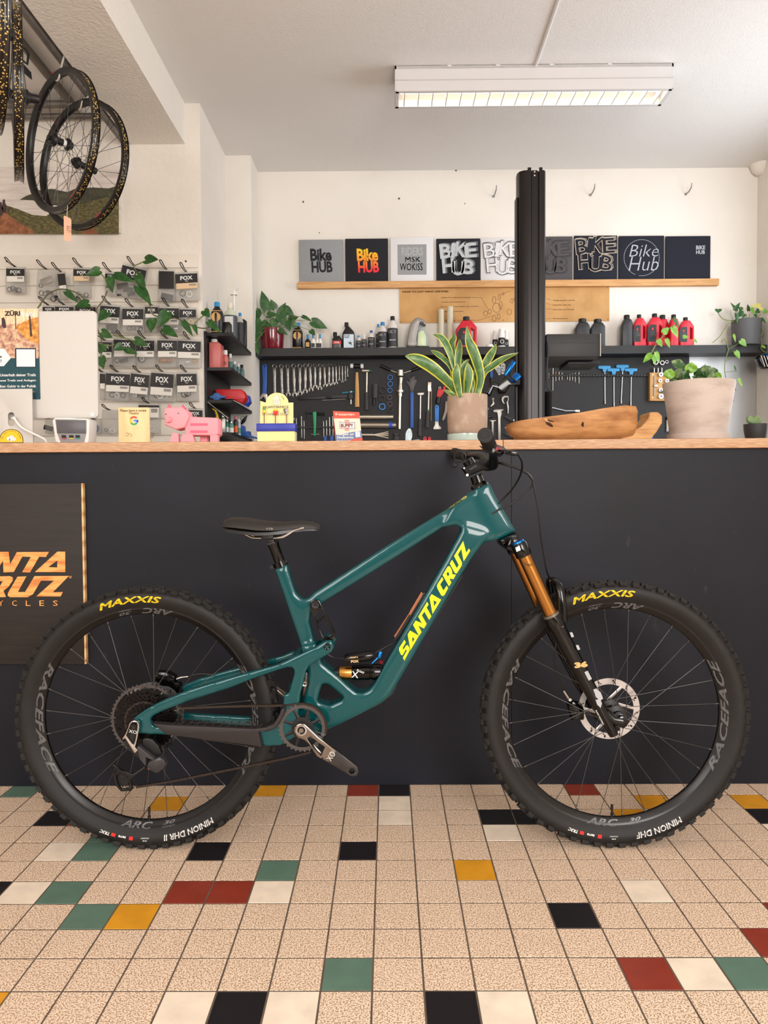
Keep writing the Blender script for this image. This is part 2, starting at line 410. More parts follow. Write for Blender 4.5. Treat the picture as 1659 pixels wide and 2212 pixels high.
def ply_mat(name, c1, c2_, dark, s=230):
    m = bpy.data.materials.new(name); m.use_nodes = True; nt = m.node_tree; b = nt.nodes['Principled BSDF']; L = nt.links.new
    g = nt.nodes.new('ShaderNodeNewGeometry'); sx = nt.nodes.new('ShaderNodeSeparateXYZ'); L(g.outputs['Position'], sx.inputs[0])
    mu = nt.nodes.new('ShaderNodeMath'); mu.operation = 'MULTIPLY'; mu.inputs[1].default_value = s*2*PI; L(sx.outputs['Z'], mu.inputs[0])
    si = nt.nodes.new('ShaderNodeMath'); si.operation = 'SINE'; L(mu.outputs[0], si.inputs[0])
    n = nt.nodes.new('ShaderNodeTexNoise'); n.inputs['Scale'].default_value = 30; n.inputs['Detail'].default_value = 4
    mp = nt.nodes.new('ShaderNodeMapping'); mp.inputs['Scale'].default_value = (1, 1, 12); L(g.outputs['Position'], mp.inputs[0]); L(mp.outputs[0], n.inputs['Vector'])
    ad = nt.nodes.new('ShaderNodeMath'); ad.operation = 'MULTIPLY_ADD'; ad.inputs[1].default_value = 0.30; L(si.outputs[0], ad.inputs[0]); L(n.outputs[0], ad.inputs[2])
    cr = nt.nodes.new('ShaderNodeValToRGB'); e = cr.color_ramp.elements
    e[0].position = 0.22; e[0].color = lin(dark); e[1].position = 0.85; e[1].color = lin(c1)
    e2 = cr.color_ramp.elements.new(0.45); e2.color = lin(c2_)
    L(ad.outputs[0], cr.inputs[0]); L(cr.outputs[0], b.inputs['Base Color']); b.inputs['Roughness'].default_value = 0.55
    MATS[name] = m; return m
ply = ply_mat('birch_plywood_edge', (218, 178, 142), (198, 152, 114), (138, 92, 62))
cnt = thing('shop_counter', 'long dark counter with flat laminate front standing on the tiled floor', 'counter', (0, YC, 0))
xs = px(1105, 1300, YC).x
b = MB(); b.box(((-3.2+xs-0.0008)/2, YC+0.009, 0.573), (xs-0.0008+3.2, 0.018, 1.144)); b.build('front_panel', navy, cnt, smooth=0)
b = MB(); b.box(((2.4+xs+0.0008)/2, YC+0.009, 0.573), (2.4-xs-0.0008, 0.018, 1.144)); b.build('front_panel', navy, cnt, smooth=0)
b = MB(); b.box((-0.4, YC+0.30, 0.57), (5.6, 0.56, 1.14)); b.build('carcass', M('carcass_black', (30, 30, 32), 0.7), cnt, smooth=0)
wt = thing('worktop', 'light plywood worktop with layered edge lying on the dark counter', 'worktop', (0, YC, 1.147))
xw = px(1085, 960, YC).x; ZW = 1.178; zw0 = 1.1455
for a, c in ((-3.2, xw-0.001), (xw+0.001, 2.4)):
    b = MB(); b.box(((a+c)/2, YC+0.29, (ZW+zw0)/2), (c-a, 0.62, ZW-zw0), None, 0.0015); b.build('board', ply, wt)

# ================================================================== lettering traced once, used on the sign and on the bike
def aff(src, dst):
    (x0, y0), (x1, y1), (x2, y2) = src; (u0, v0), (u1, v1), (u2, v2) = dst
    D = (x1-x0)*(y2-y0)-(x2-x0)*(y1-y0)
    def f(p):
        a = ((p[0]-x0)*(y2-y0)-(x2-x0)*(p[1]-y0))/D; c = ((x1-x0)*(p[1]-y0)-(p[0]-x0)*(y1-y0))/D
        return (u0+a*(u1-u0)+c*(u2-u0), v0+a*(v1-v0)+c*(v2-v0))
    return f
L_S = [(108, 1752), (131, 1798), (76, 1893), (90, 1922), (138, 1850), (163, 1842), (195, 1893), (198, 1932), (106, 2110), (82, 2058), (148, 1940), (134, 1912), (76, 2018), (50, 2010), (16, 1935), (18, 1893)]
L_A = [(205, 1595), (355, 1685), (210, 1930), (163, 1665)]; H_A = [(238, 1705), (281, 1738), (245, 1800)]
L_NT = [(300, 1425), (407, 1472), (343, 1360), (495, 1105), (522, 1152), (487, 1205), (568, 1352), (528, 1414), (449, 1272), (405, 1338), (486, 1480), (440, 1562), (343, 1510), (400, 1622), (356, 1685), (255, 1500)]
L_A2 = [(572, 975), (735, 1070), (588, 1312), (535, 1035)]; H_A2 = [(605, 1078), (660, 1112), (613, 1182)]
L_C = [(750, 682), (772, 725), (718, 810), (772, 912), (830, 830), (853, 875), (790, 990), (765, 1008), (735, 995), (672, 880), (662, 830), (678, 795)]
L_R = [(760, 650), (842, 510), (865, 495), (888, 508), (920, 575), (926, 632), (985, 645), (945, 718), (876, 710), (908, 780), (868, 842)]; H_R = [(850, 588), (876, 635), (850, 675), (825, 628)]
L_UZ = [(920, 387), (1002, 530), (1034, 476), (955, 325), (1110, 68), (1163, 272), (1206, 195), (1230, 235), (1119, 416), (1078, 203), (1020, 300), (1088, 430), (1086, 485), (1005, 615), (985, 624), (965, 610), (882, 455)]
WORD1 = [(L_S, []), (L_A, [H_A]), (L_NT, []), (L_A2, [H_A2])]; WORD2 = [(L_C, []), (L_R, [H_R]), (L_UZ, [])]
# ------------------------------------------------------------------ wooden sign leaning on the counter front
YS = YC-0.0195
def s7(x, y): return (x/5.265, 1030+y/5.265)
sign = thing('wooden_sign', 'dark-stained plywood sign with pale cut-out lettering on the counter front', 'sign', px(0, 1437, YS+0.009))
board_m = M('sign_dark_stain', (38, 31, 27), 0.62, var=(7, (28, 23, 20), 0.35, 0.7, 8), stretch=(1, 1, 9), bump=(20, 0.12))
a = px(178, 1044, YS); c = px(-330, 1437, YS)
b = MB(); b.box(((a.x+c.x)/2, YS+0.010, (a.z+c.z)/2), (a.x-c.x-0.008, 0.0165, a.z-c.z), None, 0.001); b.build('board', board_m, sign)
b = MB(); b.box((a.x-0.002, YS+0.010, (a.z+c.z)/2), (0.006, 0.0165, a.z-c.z)); b.build('raw_edge', ply_mat('sign_raw_edge', (236, 196, 140), (222, 178, 120), (190, 140, 90), 20), sign, label='pale unstained wooden edge')
pine = M('pine_inlay', (244, 172, 96), 0.5, var=(3.2, (208, 124, 60), 0.45, 0.62, 5), stretch=(3, 1, 26))
f1 = aff([(588, 1312), (535, 1035), (735, 1070)], [(397, 1083), (655, 850), (743, 1083)])
f2 = aff([(1120, 415), (1110, 68), (1230, 235)], [(415, 1360), (785, 1127), (690, 1360)])
for word, f in ((WORD1, f1), (WORD2, f2)):
    for lp, hs in word:
        b = MB(); b.ppx([s7(*f(p)) for p in lp], YS, -0.0012, 0.004, [[s7(*f(p)) for p in h] for h in hs]); b.build('letter', pine, sign, smooth=0)
x = 652-48
for k, chh in enumerate('SELCYCIB'):
    w = 12 if chh == 'I' else 52
    p0 = s7(x, 1468); p1 = s7(x+w, 1406); b = MB(); b.tpx(chh, p0[0], p1[1], p1[0], p0[1], YS-0.0008); b.build('letter', pine, sign, smooth=0)
    x -= 155
b = MB(); pc0 = px(*s7(801, 1141), YS); b.lathe(pc0, [(0.0032, -0.001), (0.0042, -0.001), (0.0042, 0.001)], 16, (0, 1, 0)); b.lathe(pc0, [(0.0001, -0.001), (0.0015, -0.001), (0.0015, 0.001)], 8, (0, 1, 0)); b.build('registered_mark', pine, sign)

# ================================================================== CEILING LAMP
def zplane(x, y, z): return pg(x, y, z)
A = zplane(853, 165, ZC); 
ylamp0 = 3.85; zl0 = px(853, 197, ylamp0).z; zl1 = ZC-0.002
xl0 = px(853, 180, ylamp0).x; xl1 = px(1455, 172, ylamp0).x; ylamp1 = pg(1140, 232, zl0).y
lamp = thing('ceiling_lamp', 'long white fluorescent ceiling lamp with slatted reflector, switched on', 'lamp', ((xl0+xl1)/2, (ylamp0+ylamp1)/2, ZC))
lw = M('lamp_white_enamel', (208, 206, 206), 0.4)
refl = M('lamp_reflector', (198, 196, 192), 0.4, 0.3)
b = MB()
hw = 0.012; zm = (zl0+zl1)/2; xm = (xl0+xl1)/2; ym = (ylamp0+ylamp1)/2
b.box((xm, ym, zl1-0.008), (xl1-xl0, ylamp1-ylamp0, 0.016))
b.box((xm, ylamp0+0.004, zm), (xl1-xl0, 0.008, zl1-zl0)); b.box((xm, ylamp1-0.004, zm), (xl1-xl0, 0.008, zl1-zl0))
b.box((xl0+0.004, ym, zm), (0.008, ylamp1-ylamp0, zl1-zl0)); b.box((xl1-0.004, ym, zm), (0.008, ylamp1-ylamp0, zl1-zl0))
b.build('housing', lw, lamp, smooth=0)
b = MB(); b.box((xm, ylamp0-0.0015, zl0+0.055), (xl1-xl0, 0.003, 0.003)); b.build('trim_line', M('lamp_groove', (188, 186, 186), 0.5), lamp, smooth=0)
b = MB()
for yy in (ylamp0+0.012, ylamp1-0.012): b.box((xm, yy, zl0+0.001), (xl1-xl0, 0.016, 0.004))
for xx in (xl0+0.012, xl1-0.012): b.box((xx, ym, zl0+0.001), (0.016, ylamp1-ylamp0, 0.004))
b.build('louvre_frame', lw, lamp, smooth=0)
for k in range(19):
    b = MB(); xx = xl0+0.05+(xl1-xl0-0.1)*k/18
    b.box((xx, ym, zl0+0.016), (0.005, ylamp1-ylamp0-0.03, 0.030)); b.build('louvre_slat', refl, lamp, smooth=0)
for yy in (ym-0.035, ym+0.035):
    b = MB(); b.tube([(xl0+0.03, yy, zl0+0.062), (xl1-0.03, yy, zl0+0.062)], 0.0125, 12)
    b.build('fluorescent_tube', M('tube_glow', (255, 250, 240), 0.4, emit=((255, 236, 205), 2.5)), lamp)
ll = area_light('ceiling_lamp_light', (xm, ym, zl0+0.046), (xm, ym, 0), xl1-xl0-0.04, ylamp1-ylamp0-0.04, 3.2, (1.0, 0.88, 0.72))
ll.data.spread = math.radians(160)
ll.parent = lamp; ll.location = ll.location-lamp.location
for xx in (971, 1075, 1191, 1316):
    p = px(xx, 157, 3.86); b = MB(); b.box((p.x, 3.853, ZC-0.004), (0.022, 0.01, 0.008)); b.build('glow_spot_block', lw, lamp)  # blocks added in place of the glow spots along the lamp top
# ================================================================== MOUNTAIN BIKE
YK = 2.065                                   # mid plane of the bike
teal = M('teal_gloss_paint', (0, 72, 76), 0.32, coat=0.6, spec=0.2)
blackg = M('gloss_black_metal', (6, 6, 7), 0.13, spec=0.5)
blackm = M('matt_black_metal', (17, 16, 17), 0.45)
blackp = M('black_plastic', (21, 20, 20), 0.55)
rubber = M('tyre_rubber', (17, 16, 16), 0.6, var=(30, (22, 20, 20), 0.4, 0.7), bump=(200, 0.05))
knobm = M('tread_rubber', (24, 22, 21), 0.75, var=(60, (36, 33, 31), 0.45, 0.7))
carbon = M('carbon_rim', (12, 11, 12), 0.30)
silver = M('polished_alloy', (196, 194, 192), 0.22, 1.0)
steel = M('brushed_steel', (176, 174, 170), 0.34, 1.0)
darksteel = M('dark_steel', (84, 82, 82), 0.36, 1.0)
gold = M('gold_stanchion', (170, 118, 60), 0.26, 1.0)
spokem = M('spoke_black', (92, 90, 89), 0.3, 0.9)
yellow = M('yellow_decal', (244, 236, 10), 0.4)
maxy = M('tyre_yellow_print', (238, 205, 20), 0.6)
whitep = M('white_print', (232, 230, 228), 0.6)
greyp = M('grey_print', (88, 87, 89), 0.3)
redp = M('red_print', (214, 44, 44), 0.5)
bluea = M('blue_anodised', (30, 110, 190), 0.25, 0.9)
reda = M('red_anodised', (96, 10, 24), 0.35, 0.5)
bike = thing('mountain_bike', 'teal full-suspension mountain bike with yellow frame lettering standing beside the counter', 'bicycle', (0.0, YK, 0.0))
def part(mb, name, mat, parent=None, smooth=40, kind=None, label=None): return mb.build(name, mat, parent or bike, smooth, kind, label)
def B(x, y, dy=0.0): return px(x, y, YK+dy)

# ---- wheels ------------------------------------------------------------------
YAX = Vector((0, 1, 0))
def arc_text(mb, body, c, rad, ang, h, surf, inward=False, shear=0.0, bold=0.02, spacing=1.0, width=None, seg=True):
    """bend lettering round the wheel; ang = middle angle seen from the camera side, counter-clockwise from +x; surf(r) gives the depth offset"""
    vs, fs, (mw, mh) = glyphs(body, shear, bold, spacing, 'LEFT')
    s = h/mh; sx = s if width is None else width/mw
    s2 = [(u*sx, v*s) for u, v in vs]; F = [(f[0], f[i], f[i+1]) for f in fs for i in range(1, len(f)-1)]
    split2(s2, F, 0.0045)
    vs = [(u/sx, v/s) for u, v in s2]; fs = F
    out = []
    for (u, v) in vs:
        uu = (u-mw/2)*sx; vv = v*s-h/2
        r = rad-vv if inward else rad+vv
        t = ang+uu/rad if inward else ang-uu/rad
        out.append(c+Vector((math.cos(t)*r, surf(r), math.sin(t)*r)))
    mb.add(out, fs)
def interp(tab, r):
    for (r0, y0), (r1, y1) in zip(tab, tab[1:]):
        if (r0 <= r <= r1): return y0+(y1-y0)*(r-r0)/(r1-r0)
    return tab[0][1] if r < tab[0][0] else tab[-1][1]
def spokes(parent, c, rh, rr, yf, n, mat, r=0.0010, name='spoke', ph=0.0, yr=0.004):
    o0 = ORG[parent.name]
    kinds = {}
    for k in range(n):
        side = -1 if k % 2 == 0 else 1; lead = 1 if (k//2) % 2 == 0 else -1
        key = (side, lead)
        if key not in kinds:
            a0 = lead*1.15
            p0 = Vector((math.cos(a0)*rh, side*yf, math.sin(a0)*rh)); p1 = Vector((rr, side*yr, 0))
            d = (p1-p0).normalized()
            m = MB(); m.tube([p0, p1-d*0.012], r, 5, False); m.tube([p1-d*0.013, p1+d*0.004], r*1.9, 6, True)
            me = bpy.data.meshes.new(name); me.from_pydata(m.V, [], m.F); me.materials.append(mat)
            me.polygons.foreach_set('use_smooth', [True]*len(me.polygons)); kinds[key] = me
        o = bpy.data.objects.new(name, kinds[key]); COL.objects.link(o); o.parent = parent
        o.location = c-o0; o.rotation_euler = (0, -(2*PI*k/n+ph), 0)
def wheel(name, c, R, rro, rri, tw, model, nk, hubk, ph, label):
    w = bpy.data.objects.new(name, None); COL.objects.link(w); w.parent = bike; w.empty_display_size = 0.05
    ORG[w.name] = ORG[bike.name].copy(); w['label'] = label
    s = R-rro                                      # section height
    tab = [(rro-0.004, tw*0.50), (rro+s*0.10, tw*0.70), (rro+s*0.32, tw*0.97), (rro+s*0.52, tw), (rro+s*0.70, tw*0.94), (rro+s*0.82, tw*0.72), (rro+s*0.88, 0.0)]
    surf = lambda r: -interp(tab, r)-0.0006
    prof = [(r, -y) for r, y in tab]+[(r, y) for r, y in reversed(tab[:-1])]
    t = MB(); t.lathe(c, prof, 128, YAX, ex=(1, 0, 0)); tyre = part(t, 'tyre', rubber, w)
    k = MB()
    for i in range(nk):
        a = 2*PI*i/nk
        for sd in (-1, 1):
            for (rr_, yy, sx_, sy_, sz_, tilt, da) in ((rro+s*0.825, tw*0.82, 0.0185, 0.013, 0.021, 0.62, 0.0), (rro+s*0.905, tw*0.27, 0.0200, 0.0135, 0.016, 0.0, 0.5*2*PI/nk if i % 2 else 0.15*2*PI/nk)):
                aa = a+da+(0 if sd < 0 else PI/nk)
                Rm = rot('Y', -aa+0.0)@rot('Z', 0)@rot('Z', sd*tilt)
                k.box(c+Vector((math.cos(aa)*rr_, sd*yy, math.sin(aa)*rr_)), (sz_*0.56, sy_, sx_), Rm)
    part(k, 'tread', knobm, tyre, smooth=0, kind='stuff')
    # printing on the near sidewall
    d = MB(); arc_text(d, 'MAXXIS', c, rro+s*0.43, PI/2+0.115, 0.019, surf, shear=0.28, bold=0.028, width=0.178); part(d, 'maker_lettering', maxy, tyre, label='yellow sidewall lettering')
    d = MB(); arc_text(d, model, c, rro+s*0.40, -PI/2+0.36, 0.0165, surf, shear=0.12, bold=0.02, width=0.150 if 'II' in model else 0.135); part(d, 'model_lettering', whitep, tyre, label='white sidewall lettering')
    for body, dr, da, h, mt_, w_, sh in (('29X2.50WT', -.003, .02, .0035, whitep, None, 0), ('50 PSI', .004, .02, .0035, whitep, None, 0), ('terra', 0, .21, .007, whitep, None, .3), ('TR3C', .001, .36, .009, whitep, None, .25), ('I', 0, .135, .010, redp, .011, 0), ('I', 0, .285, .009, redp, .012, 0)):
        d = MB(); arc_text(d, body, c, rro+s*0.40+dr, -PI/2-da, h, surf, shear=sh, bold=.03 if mt_ is whitep else .2, width=w_); part(d, 'sidewall_print', mt_, tyre)
    # rim
    rt_ = [(rri, 0.004), (rri+0.004, 0.0085), (rri+0.012, 0.0125), (rro-0.006, 0.0165), (rro, 0.0168)]
    rs = lambda r: -interp(rt_, r)-0.0006
    t = MB(); t.lathe(c, [(r, -y) for r, y in reversed(rt_)]+[(r, y) for r, y in rt_], 112, YAX); rim = part(t, 'rim', carbon, w)
    rm = (rri+rro)/2+0.0005
    def rtx(body, a, r, h, w_): d = MB(); arc_text(d, body, c, r, a, h, rs, inward=True, shear=.35, bold=.025, width=w_); part(d, 'rim_lettering', greyp, rim)
    for a in (PI, 0): rtx('RACEFACE', a, rm, 0.0180, 0.33)
    for a in (-PI/2+0.02, PI/2+0.02): rtx('ARC', a-0.13, rm, 0.0175, 0.09); rtx('30', a+0.17, rm-0.003, 0.009, 0.036); rtx('OFFSET', a+0.165, rm+0.006, 0.004, 0.04)
    v = MB(); v.tube([c+Vector((-0.003, 0, -rri-0.003)), c+Vector((-0.003, 0, -rri+0.010))], 0.0045, 8); v.tube([c+Vector((-0.003, 0, -rri+0.010)), c+Vector((-0.003, 0, -rri+0.026))], 0.0028, 8); v.tube([c+Vector((-0.003, 0, -rri+0.018)), c+Vector((-0.003, 0, -rri+0.034))], 0.0038, 8); part(v, 'valve', blackm, w)
    # hub
    h = MB(); h.lathe(c, [(0.011, -0.055), (0.018, -0.052), (0.018, -0.038), (0.030, -0.033), (0.030, -0.027), (0.017, -0.022), (0.015, 0), (0.017, 0.022), (0.030, 0.027), (0.030, 0.033), (0.02, 0.038), (0.02, 0.05), (0.011, 0.055)], 24, YAX); part(h, 'hub', blackm, w)
    spokes(w, c, 0.028, rri+0.001, 0.030, 28, spokem, ph=ph)
    # disc rotor on the far side: a ring pierced by slots
    rn = MB(); NA, RS = 108, [0.071, 0.0745, 0.078, 0.0815, 0.085, 0.0885]; rof = 0.042
    for i in range(NA):
        for q in range(5):
            ph_ = (i-q*0.6) % 9
            if q in (1, 2, 3) and 4.0 <= ph_ < 5.0: continue
            vs = []
            for yy in (rof-0.0009, rof+0.0009):
                for rr_ in (RS[q], RS[q+1]):
                    for aa in (i, i+1): vs.append(c+Vector((math.cos(2*PI*aa/NA)*rr_, yy, math.sin(2*PI*aa/NA)*rr_)))
            rn.add(vs, [(0, 1, 3, 2), (4, 6, 7, 5), (0, 4, 5, 1), (2, 3, 7, 6), (0, 2, 6, 4), (1, 5, 7, 3)])
    for i in range(6):
        a = 2*PI*i/6; rn.tube([c+Vector((math.cos(a+.7)*0.024, rof, math.sin(a+.7)*0.024)), c+Vector((math.cos(a)*0.072, rof, math.sin(a)*0.072))], 0.0042, 6, flat=0.3, up=(0, 0.01, 1))
    part(rn, 'brake_rotor', M('rotor_steel', (190, 188, 188), 0.32, 1.0), w, smooth=0)
    return w
RF, RR = 0.378, 0.372
cF = B(1325, 1540); cF.z = RF; cR = B(321, 1540); cR.z = RR
wf = wheel('front_wheel', cF, RF, 0.3195, 0.297, 0.0315, 'MINION DHF', 66, 0, 0.09, 'front wheel with fine centre tread and black rim')
wr = wheel('rear_wheel', cR, RR, 0.3165, 0.2945, 0.0305, 'MINION DHR II', 66, 0, 0.16, 'rear wheel with cassette and black rim')
# thru axle end at the fork
ax = MB(); ax.lathe(cF+Vector((0, 0, 0)), [(0.0001, -0.0605), (0.004, -0.0605), (0.005, -0.064), (0.0085, -0.065), (0.0095, -0.062), (0.0095, 0.06)], 18, YAX); part(ax, 'axle', blackg, wf)

# ---- main frame ----------------------------------------------------------------
fr = MB()
def pl(pts, hw, dy=0.0, holes=()): fr.ppx(pts, YK+dy, -hw, hw, holes)
pl([(1024, 1057), (1000, 1073), (971.6, 1096), (905, 1136), (840, 1175.5), (761, 1226.5), (700, 1266), (680, 1279), (668, 1290), (656, 1294), (662, 1312), (672, 1318), (698, 1299.5), (760, 1262), (840, 1212), (905, 1171), (955, 1139), (978, 1130), (1005, 1130), (1040, 1090)], 0.0185)
pl([(1022.3, 1057.5), (1040, 1049), (1054.7, 1044.3), (1068, 1072), (1090, 1110), (1110.4, 1145), (1092, 1156), (1072.9, 1164.6), (1050, 1120)], 0.0275)
pl([(975, 1096), (1030, 1060), (1060, 1070), (1095, 1125), (1100, 1145), (1072, 1165), (1052, 1168), (1037.5, 1176), (1017, 1204), (1000, 1200), (985, 1172), (995.7, 1146), (992, 1137), (983, 1133), (955, 1138)], 0.025)
pl([(1000, 1136), (994, 1147), (960, 1209.6), (900, 1313), (833.7, 1426.6), (822, 1450), (806, 1478), (812, 1512), (824, 1513), (843, 1497), (856, 1475), (888, 1420), (985, 1255), (1017, 1204), (1037.5, 1176), (1050, 1150)], 0.031)
pl([(653, 1392), (684, 1386), (690, 1412), (697, 1428), (730, 1455), (761, 1483), (772, 1491), (784, 1492), (797, 1486), (812, 1470), (860, 1460), (856, 1475), (843, 1497), (822, 1514), (780, 1536), (735, 1558), (710, 1569), (692, 1586), (660, 1594), (638, 1578), (634, 1552), (652, 1522), (659, 1508), (665, 1470), (668, 1447), (660, 1425)],
   0.031, 0, [[c2(785, 1306), c2(805, 1297), c2(830, 1302), c2(936, 1388), c2(938, 1408), c2(925, 1418), c2(840, 1456), c2(768, 1434), c2(755, 1416)]])
pl([(596, 1228), (609, 1221.5), (621.2, 1218.6), (632, 1255), (640.8, 1280), (650, 1290), (660, 1294), (674, 1317), (669, 1340), (681.5, 1390), (694, 1432), (664, 1436), (652.9, 1395)], 0.0195)
fm = smooth_depth(remesh(fr, 0.0028, 7), 45); frame = part(fm, 'frame', teal, smooth=180)
from mathutils.bvhtree import BVHTree
BV = BVHTree.FromPolygons(fm.V, fm.F)
def surf_y(x, z, y0=YK-0.2):
    h = BV.ray_cast(Vector((x, y0, z)), Vector((0, 1, 0))); return h[0].y-0.0005 if h[0] else YK-0.03
# bottom bracket shell
bbm = B(659, 1556)
q = MB(); q.lathe(bbm, [(0.018, -0.040), (0.023, -0.038), (0.023, 0.038), (0.018, 0.040)], 24, YAX); part(q, 'bottom_bracket', blackm)
# frame lettering
for word in (WORD1, WORD2):
    for lp, hs in word:
        lp2 = [[(q.x, q.z) for q in (px(*c8(*p), YK-0.031) for p in l)] for l in [lp]+hs]; s2 = [q for l in lp2 for q in l]
        F = [tuple(t_) for t_ in tessellate_polygon([[Vector((q[0], q[1], 0)) for q in l] for l in lp2])]; split2(s2, F, 0.006)
        d = MB(); d.add([(q[0], surf_y(*q), q[1]) for q in s2], F); part(d, 'letter', yellow, frame, smooth=80)
a = px(971, 1099, YK-0.0190); e = px(1010, 1073.5, YK-0.0190); u = (e-a).normalized()
d = MB(); d.text('HIGHTOWER', a, u, Vector((-u.z, 0, u.x)), w=(e-a).length, h=0.0052, bold=0.02); d.V = [Vector((v.x, surf_y(v.x, v.z), v.z)) for v in d.V]; part(d, 'model_lettering', M('gold_print', (206, 190, 80), 0.5), frame)
# downtube protector, belly guard, storage door latch
d = MB(); d.ppx([c8(1078, 625), c8(1100, 640), c8(1085, 690), c8(608, 1480), c8(560, 1525), c8(530, 1530), c8(540, 1490), c8(1040, 670)], YK, -0.016, 0.016, ch=0.003); part(d, 'downtube_guard', blackp)
d = MB(); d.ppx([c2(1312, 1300), c2(1318, 1330), c2(1290, 1385), c2(1200, 1450), c2(1080, 1505), c2(850, 1618), c2(820, 1625), c2(815, 1605), c2(1060, 1490), c2(1190, 1425), c2(1270, 1365)], YK, -0.020, 0.020, ch=0.003); part(d, 'belly_guard', blackp)
copper = M('copper_print', (156, 94, 60), 0.4)
d = MB(); d.ppx([c8(392, 920), c8(425, 945), c8(440, 935), c8(465, 945), c8(455, 1010), c8(30, 1700), c8(-55, 1760), c8(-85, 1740), c8(-70, 1700), c8(200, 1260)], YK, -0.012, 0.012, ch=0.002); door = part(d, 'storage_latch', blackm)
d = MB(); d.ppx([c8(392, 922), c8(416, 945), c8(400, 1000), c8(205, 1325), c8(190, 1300), c8(100, 1450), c8(-50, 1690), c8(-72, 1680), c8(190, 1275), c8(205, 1240)], YK, -0.0135, -0.011); part(d, 'copper_strip', copper, door)
# ---- swingarm: near and far side, fused ----------------------------------------
sw = MB()
near = [[(717, 1384), (722, 1398), (716, 1409), (690, 1425), (668, 1437), (661, 1450), (652, 1490), (641, 1522), (613, 1520), (627, 1488), (636, 1453), (634, 1443), (624, 1440.5), (600, 1447), (542, 1467), (497, 1484.7), (409.8, 1511.6), (352, 1534), (333, 1544), (328, 1552), (333, 1561), (366, 1584), (330, 1582), (305, 1580), (291, 1587), (283, 1573), (287, 1555), (300, 1542), (322.4, 1526.6), (350, 1512.7), (409.8, 1488), (497, 1462.5), (600, 1435), (653, 1411), (684, 1396), (703, 1384)],
        [(320, 1566), (345, 1566), (420, 1571), (550, 1577), (580, 1574), (600, 1560), (612, 1545), (640, 1540), (650, 1560), (640, 1590), (607, 1609), (578, 1611), (550, 1604), (430, 1588), (330, 1578)],
        [(613, 1500), (650, 1490), (644, 1545), (610, 1560)]]
xa = B(690, 1400).x; xb = B(290, 1560).x
def skew(p):
    t = min(1, max(0, (xa-p.x)/(xa-xb))); return -0.050-0.018*t
tmp = MB()
for k, lp in enumerate(near): tmp.ppx(lp, YK-0.058, -0.0105, 0.0105, ch=0.0)
for sd in (1, -1):
    vs = []
    for v in tmp.V:
        off = v.y-(YK-0.058); vs.append(Vector((v.x, YK+sd*(skew(v)+off), v.z)))
    sw.add(vs, tmp.F)
p0 = px(700, 1400, YK-0.05)
sw.tube([(p0.x, YK-0.05, p0.z), (p0.x, YK+0.05, p0.z)], 0.012, 16)
p1 = px(640, 1425, YK-0.05); sw.tube([(p1.x, YK-0.055, p1.z), (p1.x, YK+0.055, p1.z)], 0.014, 16)
p2 = px(612, 1585, YK-0.05); sw.tube([(p2.x, YK-0.055, p2.z), (p2.x, YK+0.055, p2.z)], 0.018, 16)
swm = smooth_depth(remesh(sw, 0.0030, 5), 8); arm = part(swm, 'swingarm', teal, smooth=180)
guard = M('chainstay_rubber', (40, 35, 36), 0.6)
d = MB(); d.ppx([c5(375, 400), c5(480, 409), c5(740, 420), c5(1000, 432), c5(1075, 424), c5(1125, 402), c5(1155, 350), c5(1175, 305), c5(1192, 312), c5(1178, 365), c5(1145, 422), c5(1092, 448), c5(1032, 452), c5(1052, 547), c5(1000, 538), c5(700, 500), c5(468, 471)], YK-0.072, -0.0135, 0.016, ch=0.004); cg = part(d, 'chainstay_guard', guard, arm)
for k in range(12):
    xx = 500+k*48; d = MB(); d.ppx([c5(xx, 412+k*1.6), c5(xx+4, 412+k*1.6), c5(xx+26, 388+k*1.6), c5(xx+22, 386+k*1.6)], YK-0.068, -0.008, 0.008); part(d, 'rib', guard, cg, smooth=0)
# ---- upper link -----------------------------------------------------------------
for sd in (-1, 1):
    d = MB(); d.ppx([c2(695, 752), c2(704, 724), c2(732, 709), c2(764, 722), c2(780, 755), c2(874, 945), c2(878, 985), c2(858, 1012), c2(802, 1012), c2(780, 985), c2(702, 795)], YK+sd*0.031, -0.0045, 0.0045, [[c2(728, 838), c2(760, 786), c2(780, 790), c2(856, 950), c2(846, 968), c2(802, 980), c2(788, 976)]], ch=0.0015); lk = part(d, 'upper_link', blackg)
    if sd < 0:
        pv = px(*c2(735, 750), YK-0.036); d = MB(); d.lathe(pv, [(0.0001, -0.001), (0.0032, -0.001), (0.0036, -0.004), (0.0105, -0.005), (0.0125, -0.002), (0.0125, 0.004)], 20, YAX); part(d, 'pivot_bolt', blackm, lk)
        d = MB(); d.tube([px(*c2(742, 880), YK-0.031), px(*c2(806, 830), YK-0.031)], 0.003, 6); part(d, 'brace', blackg, lk)
pv = px(*c2(818, 1052), YK-0.062); d = MB(); d.lathe(pv, [(0.0045, 0.006), (0.0045, -0.0015), (0.0075, -0.0022), (0.0092, -0.0005), (0.0092, 0.006)], 20, YAX); part(d, 'pivot_bolt', blackg)
pv = px(*c2(660, 1310), YK-0.03); d = MB(); d.tube([pv+Vector((0.004, 0, 0.03)), pv, pv+Vector((-0.006, 0, -0.035))], [0.006, 0.012, 0.006], 12); lo = part(d, 'lower_link', darksteel)
d = MB(); d.lathe(pv, [(0.003, -0.012), (0.007, -0.013), (0.007, -0.008)], 14, YAX); part(d, 'pivot_bolt', silver, lo)
